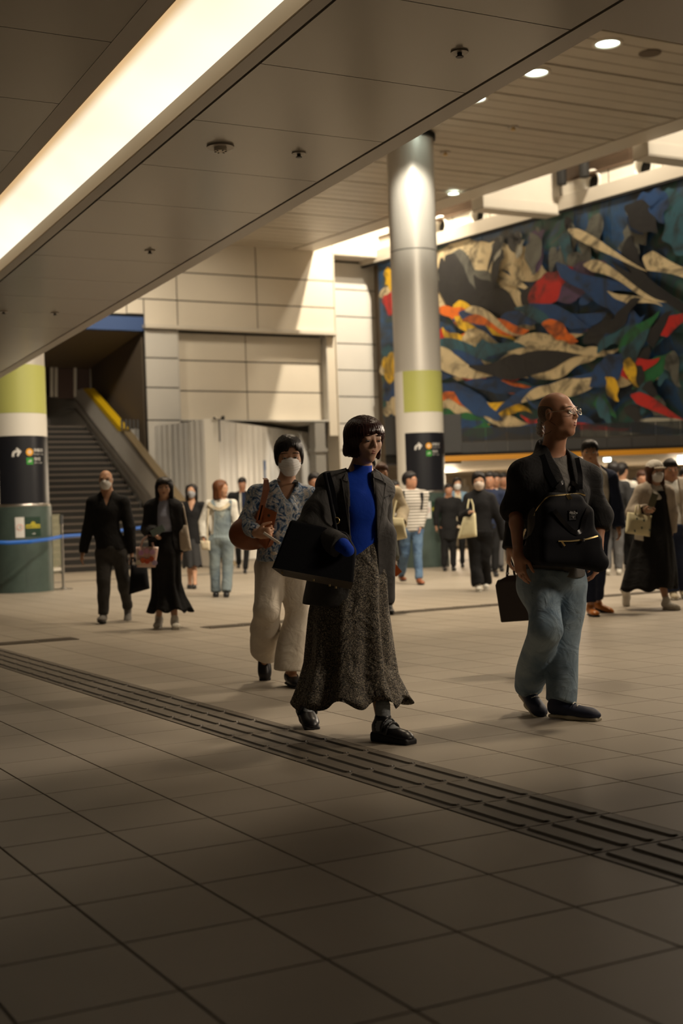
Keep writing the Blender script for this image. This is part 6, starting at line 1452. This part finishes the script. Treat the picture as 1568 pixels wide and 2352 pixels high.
# --- long haired woman in blazer
a2 = folk('long-haired woman in a black blazer, pale blue blouse and long black skirt with a phone', 14.0, 1095, 1444, 375, 'fair', ('black', 'longb'), yaw=.02, fem=True, hyaw=.05, tee=('blouse', 'blouse', 1246), jacket=('blazer', 'black2', 1262, (.055, .085, 0, 0, .55)), hem=0, bottom=('skirt', 'black', [(1222, 354, 404), (1270, 346, 416), (1340, 350, 416), (1370, 350, 424), (1403, 340, 441)], .030), shoe=('white', 'white', 'sneaker'), head=(377, 1120),
    neck=(377, 1147, 0), shL=(349, 1165), shR=(404, 1165), elL=(340, 1215, -.02), wrL=(357, 1228, -.24), elR=(412, 1215, .02), wrR=(415, 1268, .02), hip=(380, 1255, 0), knL=(366, 1350, .0), anL=(365, 1420, .12), knR=(396, 1350, 0), anR=(401, 1425, -.10), fdR=(.25, -.95, -.05), fdL=(-.05, -.98, -.15))
ph = empty('smartphone', a2.px(361, 1218, -.30), 'pale smartphone held up by the long-haired woman in the black blazer', 'phone'); mb = MB(); mb.obox(a2.px(362, 1219, -.33), nrm([.9, 0, .42])*.072, [0, .004, 0], nrm([-.42, 0, .9])*.036); mb.build('case', mat('phone_teal', (.20,.27,.27), .3), ph)
tb = tote('clear and pink patterned handbag hanging from the forearm of the long-haired woman', a2, [(312, 1256), (364, 1256), (357, 1303), (314, 1303)], (-.22,)*4, mat('pink_bag', (.62,.42,.36), .35, noise=.1, nscale=30), 'handbag', .10, [[(322, 1258, -.22), (328, 1240, -.22), (341, 1229, -.22), (350, 1232, -.22)], [(352, 1258, -.22), (350, 1246, -.22)]])
for i, (x, y, c) in enumerate(((324, 1270, (.55,.28,.50)), (337, 1266, (.60,.30,.42)), (350, 1268, (.62,.36,.55)), (328, 1287, (.65,.14,.05)), (338, 1289, (.60,.10,.05)), (348, 1284, (.55,.12,.06)), (318, 1292, (.65,.60,.50)), (355, 1293, (.50,.40,.60)))):
    mb = MB(); p = a2.px(x, y, -.275); mb.tube([p+np.array([0, -.008, 0]), p+np.array([0, .004, 0])], .028, 10); mb.build('patch', mat('patch_%d' % i, c, .4), tb)
tote('beige tote bag on the shoulder of the long-haired woman', a2, [(410, 1206), (431, 1206), (440, 1264), (411, 1268)], (-.02,)*4, CL['beige'], 'tote_bag', .10, [[(412, 1208, -.02), (411, 1160, .02), (413, 1156, .05)], [(429, 1208, -.02), (421, 1165, -.02), (417, 1156, .03)]])
# --- masked woman in black dress
a3 = folk('woman in a grey mask and black dress behind the long-haired woman', 22.5, 1112, 1350, 440, 'warm', ('black', 'mid'), yaw=.0, fem=True, hyaw=-.08, top_=('dress_top', 'black', 1250), nk_='v', bottom=('skirt', 'char', [(1215, 425, 455), (1250, 420, 458), (1302, 420, 464)], .012), shoe=('black', 'black', 'pump'), mask='maskgrey', hsc=1.12, knL=(436, 1300, 0), knR=(446, 1300, 0), anL=(436, 1338, .1), anR=(447, 1338, -.1))
# --- woman in overalls
a4 = folk('woman with auburn hair in faded overalls looking aside', 19.7, 1102, 1372, 507, 'warm', ('auburn', 'mid'), yaw=.05, hyaw=1.15, fem=True, top_=('sweater', 'white', 1240), nk_='wide', bottom=('trousers', 'overall', .024, 1215, (.03, .03), .012, 'overalls'), shoe=('black', 'black', 'sneaker'), hsc=1.15, head=(507, 1122), knL=(493, 1300, 0), knR=(523, 1300, 0), anL=(496, 1360, .0), anR=(520, 1360, -.15),
    elL=(464, 1200, 0), wrL=(468, 1240, -.15), elR=(543, 1200, 0), wrR=(545, 1240, .05))
bv = bvh(a4.up); patch(bv, [(492, 1168), (530, 1168), (532, 1235), (490, 1235)], 'bib', CL['overall'], a4.e, a4.Y, 8, 8, .022, .012)
for x0, x1 in ((487, 494), (529, 527)): strip_on(bv, [(x0, 1148), (x1, 1170)], .05, 'bib_strap', CL['overall'], a4.e, a4.Y, off=.02, th=.01)
strip_on(bv, [(478, 1155), (490, 1166), (505, 1170), (518, 1164), (527, 1156)], .05, 'tied_sleeves', CL['cream'], a4.e, a4.Y, off=.03, th=.02)
tote('small cream pouch at the hip of the woman in overalls', a4, [(460, 1242), (482, 1242), (482, 1264), (463, 1262)], (-.2,)*4, CL['cream'], 'pouch', .07, [[(476, 1244, -.2), (477, 1200, -.17), (479, 1160, -.05)]])
# --- suit man
a5 = folk('dark-suited man with a tie near the white hoarding', 28.5, 1098, 1304, 556, 'tan', ('black', 'short'), hpitch=-.2, tee=('dress_shirt', 'white', 1215), jacket=('suit_jacket', 'black', 1210, (.05, .05, 0, 0, .4)), bottom=('trousers', 'black', .012, 1205), hsc=1.15, anL=(548, 1285, .3), anR=(563, 1297, -.1))
bv = bvh(a5.tee); strip_on(bv, [(558, 1130), (559, 1150), (560, 1172)], .075, 'necktie', CL['navy'], a5.e, a5.Y, off=.03, th=.01)
# --- striped-shirt man with backpack
a6 = folk('man in a striped long-sleeved shirt and blue jeans looking to the side', 21.3, 1083, 1342, 944, 'tan', ('black', 'short'), yaw=.25, hyaw=1.15, hpitch=.06, top_=('shirt', 'stripe', 1222), nk_='wide', t=.022, bottom=('trousers', 'jeans2', .014, 1215), shoe=('brown', 'black', 'sneaker'), hsc=1.15, head=(941, 1103), glasses=True,
    wrL=(905, 1215, .05), elR=(972, 1180, .05), wrR=(964, 1212, -.05), knL=(930, 1275, .1), anL=(921, 1322, .5), knR=(959, 1272, -.05), anR=(962, 1330, -.15))
BAGP = empty('backpack', a6.px(940, 1165, .2), 'dark backpack with straps over the striped shirt', 'bag')
bv = bvh(a6.up)
for pts in ([(925, 1127), (927, 1150), (924, 1188)], [(968, 1131), (969, 1145), (966, 1170)]): strip_on(bv, pts, .05, 'strap', CL['black'], BAGP, a6.Y, off=.014, th=.01)
S = Sdf(); S.box(a6.px(940, 1160, .28)+np.array([.02, 0, 0]), (.14, .09, .20), .05, .02, frame(.25)); S.build('pack', CL['black'], BAGP, a6.h)
# --- person with orange phone (mostly hidden) and one with the cream bag
a7 = folk('person in a sage grey sweatshirt, mostly hidden behind the grey blazer', 10.2, 1040, 1500, 846, 'warm', ('black', 'short'), yaw=.1, top_=('sweatshirt', 'sage', 1290), t=.02, sl=.97, bottom=('trousers', 'black', .012, 1280), elR=(886, 1225, 0), wrR=(902, 1290, -.12), shR=(874, 1165), head=(840, 1075), face=False, knR=(866, 1370, 0), anR=(868, 1465, .0), anL=(830, 1475, -.1), hsc=.9, elL=(818, 1215, 0), wrL=(818, 1280, 0))
ph = empty('smartphone', a7.px(903, 1305, -.2), 'orange smartphone in the hand below the sage grey sleeve', 'phone'); mb = MB(); mb.obox(a7.px(905, 1306, -.20), nrm([.62, 0, -.78])*.055, [0, .005, 0], nrm([.78, 0, .62])*.030); mb.build('case', mat('orange_case', (.62,.13,.02), .4), ph)
a8 = folk('person in a cream cardigan with a cream shoulder bag behind the blazer', 15.0, 1066, 1400, 876, 'warm', ('brown', 'short'), yaw=.1, fem=True, top_=('cardigan', 'cream', 1250), t=.028, bottom=('trousers', 'black', .014, 1245), face=False, shR=(908, 1130), elR=(926, 1172, 0), wrR=(920, 1205, -.2), anL=(862, 1380, .1), anR=(892, 1382, -.05), knR=(887, 1320, 0))
tote('cream shoulder bag peeking out beside the grey blazer', a8, [(898, 1188), (926, 1190), (935, 1236), (896, 1244)], (-.25,)*4, LT['bagcream'], 'shoulder_bag', .16, [[(903, 1190, -.25), (905, 1172, -.2), (910, 1150, -.1)]])
a8b = folk('person with black hair between the blazer and the striped shirt', 24.5, 1106, 1325, 906, 'tan', ('black', 'short'), hyaw=.6, top_=('shirt', 'white', 1210), bottom=('trousers', 'black', .012, 1205), hsc=1.1)
a8c = folk('person with black hair just above the shoulder of the blazer', 19.0, 1089, 1360, 722, 'tan', ('black', 'short'), hyaw=.3, top_=('shirt', 'grey', 1230), bottom=('trousers', 'black', .012, 1225), hsc=1.1)
# --- woman in black with cream tote
a9 = folk('woman in a beige mask, black sweater and black trousers carrying a cream tote', 18.8, 1083, 1358, 1104, 'warm', ('black', 'shortf'), yaw=-.05, fem=True, top_=('sweater', 'black2', 1228), t=.028, bottom=('trousers', 'black', .030, 1222, (.05, .05), .02), shoe=('white', 'white', 'sneaker'), mask='maskpink', hsc=1.18, head=(1099, 1106), neck=(1100, 1128, 0), shL=(1076, 1142), shR=(1126, 1142), elL=(1062, 1190, -.05), wrL=(1079, 1176, -.25), elR=(1146, 1192, 0), wrR=(1158, 1240, .05),
    knL=(1090, 1285, 0), knR=(1112, 1285, 0), anL=(1098, 1344, -.1), anR=(1115, 1338, .2))
tote('cream canvas tote on the arm of the woman in black', a9, [(1064, 1188), (1092, 1178), (1095, 1232), (1050, 1238)], (-.22,)*4, LT['bagcream'], 'tote_bag', .12, [[(1072, 1188, -.22), (1074, 1160, -.15), (1078, 1140, -.02)], [(1088, 1182, -.22), (1086, 1160, -.16), (1080, 1140, -.02)]])
# --- people around her
folk('woman in a mask and open denim shirt beside the tall column', 27.5, 1098, 1300, 1050, 'warm', ('black', 'shortf'), fem=True, tee=('t_shirt', 'cream', 1215), jacket=('denim_shirt', 'denimshirt', 1205, (.06, .07, 0, 0, .4)), bottom=('trousers', 'black', .014, 1200), mask='mask', hsc=1.15)
folk('person in dark clothes at the right edge of the tall column base', 26.0, 1112, 1305, 1030, 'tan', ('black', 'short'), top_=('coat', 'black', 1240), bottom=('trousers', 'black', .012, 1215))
folk('man in dark clothes just behind the woman with the cream tote', 23.0, 1086, 1325, 1124, 'tan', ('black', 'short'), hyaw=-.3, top_=('shirt', 'navy', 1215), bottom=('trousers', 'black', .012, 1205), hsc=1.15)
folk('man in a grey jacket and glasses near the black jacket sleeve', 25.0, 1087, 1312, 1138, 'tan', ('black', 'short'), tee=('shirt', 'white', 1200), jacket=('jacket', 'char', 1205, (.03, .03, 0, 0, .4)), bottom=('trousers', 'mgrey', .012, 1200), glasses=True, hsc=1.15)
folk('man in a dark suit with a white shirt, half hidden by the black jacket sleeve', 27.0, 1088, 1302, 1156, 'tan', ('black', 'short'), tee=('dress_shirt', 'white', 1200), jacket=('suit_jacket', 'black', 1200, (.05, .05, 0, 0, .4)), bottom=('trousers', 'black', .012, 1195), hsc=1.15)
# --- hidden walker behind the bald man with his briefcase
b0 = folk('person in black, hidden behind the bald man with the backpack', 8.95, 985, 1560, 1262, 'warm', ('black', 'short'), top_=('coat', 'black', 1320), bottom=('trousers', 'black', .012, 1300), face=False, head=(1270, 1045), neck=(1265, 1090, 0), hsc=.9, shL=(1218, 1128, 0), shR=(1312, 1128, 0), elL=(1182, 1205, 0), wrL=(1171, 1262, -.05), elR=(1335, 1200, 0), wrR=(1338, 1262, 0), knL=(1244, 1420, 0), anL=(1240, 1520, .3), knR=(1262, 1430, 0), anR=(1258, 1530, -.05), hpL=(1240, 1290, 0), hpR=(1280, 1290, 0))
bc = empty('briefcase', b0.px(1180, 1375, 0), 'dark brown leather briefcase hanging behind the bald man in jeans', 'bag')
mb = MB(); mb.prism([b0.px(1137, 1345, -.06), b0.px(1142, 1332, -.06), b0.px(1232, 1322, -.06), b0.px(1236, 1424, -.06), b0.px(1150, 1430, -.06)], np.array([.02, .12, 0])); o = mb.build('body', LT['dbrown'], bc); mod = o.modifiers.new('bevel', 'BEVEL'); mod.width = .008; mod.segments = 2
mb = MB(); mb.prism([b0.px(1140, 1336, -.07), b0.px(1166, 1323, -.05), b0.px(1225, 1318, -.05), b0.px(1232, 1334, -.07)], np.array([.02, .13, 0])); mb.build('flap', LT['dbrown'], bc)
mb = MB(); mb.tube([b0.px(1163, 1334, -.02), b0.px(1166, 1300, -.03), b0.px(1171, 1276, -.04), b0.px(1178, 1300, -.03), b0.px(1183, 1330, -.02)], .009, 6); mb.build('handle', LT['dbrown'], bc)
mb = MB(); p = b0.px(1165, 1317, -.05); mb.obox(p, [.011, 0, 0], [0, .004, 0], [0, 0, .006]); mb.build('buckle', MT['steel'], bc)
# --- man in navy jacket and white tee
c1 = folk('man in an open navy jacket, white t-shirt and tan leather shoes', 13.8, 1008, 1416, 1352, 'warm', ('black', 'short'), yaw=.05, hyaw=-.15, tee=('t_shirt', 'white', 1216), jacket=('jacket', 'navy', 1228, (.07, .105, .055, .055, .5)), bottom=('trousers', 'navy', .016, 1215, (.10, .10)), shoe=('orange', 'black', 'leather'), hsc=1.08, head=(1354, 1040), neck=(1362, 1072, 0), shL=(1330, 1095), shR=(1398, 1098), chest=(1365, 1125, 0), waist=(1368, 1180, 0), hip=(1362, 1225, 0), elL=(1325, 1160, .0), wrL=(1330, 1215, 0), elR=(1412, 1165, .02), wrR=(1420, 1212, -.05),
    knL=(1352, 1315, -.12), anL=(1356, 1397, -.12), knR=(1375, 1310, .1), anR=(1372, 1385, .30), fdL=(.1, -.99, -.02), fdR=(.7, -.6, -.25))
mb = MB(); p = c1.hc+c1.hR[0]*.080*c1.hsc+c1.hR[2]*-.012; mb.tube([p, p+c1.hR[1]*.01-c1.hR[2]*.03], .006, 6); mb.build('earphone', CL['white'], c1.e)
# --- two students seen from behind
d1 = folk('person with black hair and a dark bag, seen from behind, nearer of two', 22.0, 1064, 1310, 1408, 'warm', ('black', 'short'), yaw=3.0, hyaw=2.9, top_=('t_shirt', 'char', 1205), bottom=('trousers', 'mgrey', .020, 1200), shoe=('white', 'white', 'sneaker'), face=False, hsc=1.2)
d2 = folk('person in a white t-shirt with backpack straps, seen from behind', 23.5, 1066, 1300, 1428, 'warm', ('black', 'short'), yaw=2.8, hyaw=2.4, top_=('t_shirt', 'white', 1190), bottom=('trousers', 'black', .016, 1190), face=False, hsc=1.2)
for lab, f, x, y in (('black backpack on the back of the person seen from behind', d1, 1412, 1160), ('black backpack on the person in the white t-shirt', d2, 1440, 1150)):
    BAGP = empty('backpack', f.px(x, y, -.3), lab, 'bag'); S = Sdf(); S.box(f.px(x, y, -.28), (.14, .08, .22), .05, .02, frame(.1)); S.noise = folds(.004, 1, 1, 3); S.build('pack', CL['black'], BAGP, f.h)
    for dx in (-9, 9): mb = MB(); mb.tube([f.px(x+dx, y-22, -.24), f.px(x+dx*.9, y-32, -.08), f.px(x+dx*.9, y-33, .06)], .014, 5); mb.build('strap', CL['white'] if dx < 0 and f is d1 else CL['black'], BAGP)
# --- woman in a cap
g1 = folk('woman in a white cap and mask, beige jacket and long black skirt holding a phone', 14.3, 1054, 1396, 1497, 'fair', ('brown', 'long'), yaw=.15, hyaw=.30, fem=True, tee=('t_shirt', 'white', 1150), top_=None, jacket=('jacket', 'beige', 1235, (.065, .12, .01, .03, .5)), bottom=('skirt', 'black', [(1128, 1486, 1528), (1200, 1468, 1538), (1250, 1448, 1546), (1320, 1432, 1552), (1352, 1424, 1552)], .02), shoe=('white', 'white', 'sneaker'), mask='mask', hsc=1.05, head=(1504, 1084),
    neck=(1502, 1110, 0), shL=(1474, 1128, -.04), shR=(1530, 1130, .06), chest=(1500, 1145, 0), waist=(1502, 1185, 0), hip=(1498, 1222, 0), elL=(1453, 1178, -.05), wrL=(1484, 1172, -.28), elR=(1540, 1180, .05), wrR=(1540, 1225, .05), hpL=(1485, 1230, 0), hpR=(1510, 1230, 0), knL=(1470, 1310, .1), anL=(1434, 1352, .50), knR=(1512, 1310, -.02), anR=(1530, 1377, -.2), fdL=(-.15, -.20, -.97), fdR=(.55, -.83, .0))
Lc = lambda x, y, z: g1.hc+g1.hsc*(x*g1.hR[0]+y*g1.hR[1]+z*g1.hR[2]); S = Sdf(); S.ell(Lc(0, -.014, .042), np.array((.092, .106, .090))*g1.hsc, 0, g1.hR); S.fn(lambda P: .030+.10*((P-g1.hc)@g1.hR[1])-(P-g1.hc)@g1.hR[2], .004, 0); cp = S.build('cap', CL['white'], g1.e, g1.h*.8)
S = Sdf(); S.ell(Lc(0, .098, .040), np.array((.066, .068, .012))*g1.hsc, 0, g1.hR); S.build('cap_brim', CL['beige'], g1.e, g1.h*.7)
ph = empty('smartphone', g1.px(1497, 1158, -.30), 'smartphone held by the woman in the white cap', 'phone'); mb = MB(); mb.obox(g1.px(1499, 1149, -.33), nrm([.35, 0, .9])*.072, [0, .004, 0], nrm([-.9, 0, .35])*.036); mb.build('case', mat('phone_olive', (.13,.13,.09), .3), ph)
tb = tote('small cream printed handbag on the arm of the woman in the white cap', g1, [(1440, 1176), (1496, 1184), (1492, 1233), (1435, 1224)], (-.28,)*4, LT['bagcream'], 'handbag', .11, [[(1458, 1180, -.30), (1461, 1162, -.30), (1468, 1160, -.30), (1470, 1180, -.30)], [(1483, 1184, -.26), (1484, 1176, -.26)]])
for i, (x, y) in enumerate(((1462, 1189), (1478, 1193), (1473, 1210), (1457, 1217), (1491, 1215))): mb = MB(); p = g1.px(x, y, -.345); mb.tube([p, p+np.array([.004, 0, -.022])], .008, 6); mb.build('printed_motif', mat('motif_%d' % i, (.08,.12,.12), .5), tb)
mb = MB(); p = g1.px(1467, 1232, -.26); mb.obox(p, [.045, 0, -.01], [0, .006, 0], [0, 0, .04]); mb.build('hanging_cloth', CL['white'], tb)
# --- man in beige shirt jacket behind her
folk('man in a beige overshirt, white t-shirt and navy trousers at the right edge', 15.8, 1046, 1364, 1544, 'tan', ('black', 'short'), yaw=-.1, hyaw=.1, tee=('t_shirt', 'white', 1215), jacket=('overshirt', 'beige', 1235, (.08, .11, -.01, -.01, .5)), bottom=('trousers', 'navy', .022, 1210, (.05, .05), .01), shoe=('cream', 'white', 'sneaker'), hsc=1.08, head=(1539, 1080), anL=(1545, 1347, -.1), anR=(1568, 1342, .1), neck=(1541, 1108, 0))
folk('dark-haired person at the right edge behind the beige overshirt', 19.0, 1078, 1340, 1574, 'tan', ('black', 'short'), top_=('jacket', 'char', 1215), bottom=('trousers', 'black', .012, 1205), hsc=1.1)
folk('dark-haired person partly hidden behind the woman in the cap', 23.0, 1084, 1310, 1474, 'tan', ('brown', 'short'), top_=('jacket', 'char', 1210), bottom=('trousers', 'black', .012, 1200), hsc=1.15)
folk('distant person with black hair left of the woman in the cap', 30.0, 1098, 1292, 1460, 'tan', ('black', 'short'), top_=('jacket', 'black', 1195), bottom=('trousers', 'black', .012, 1190), hsc=1.1)
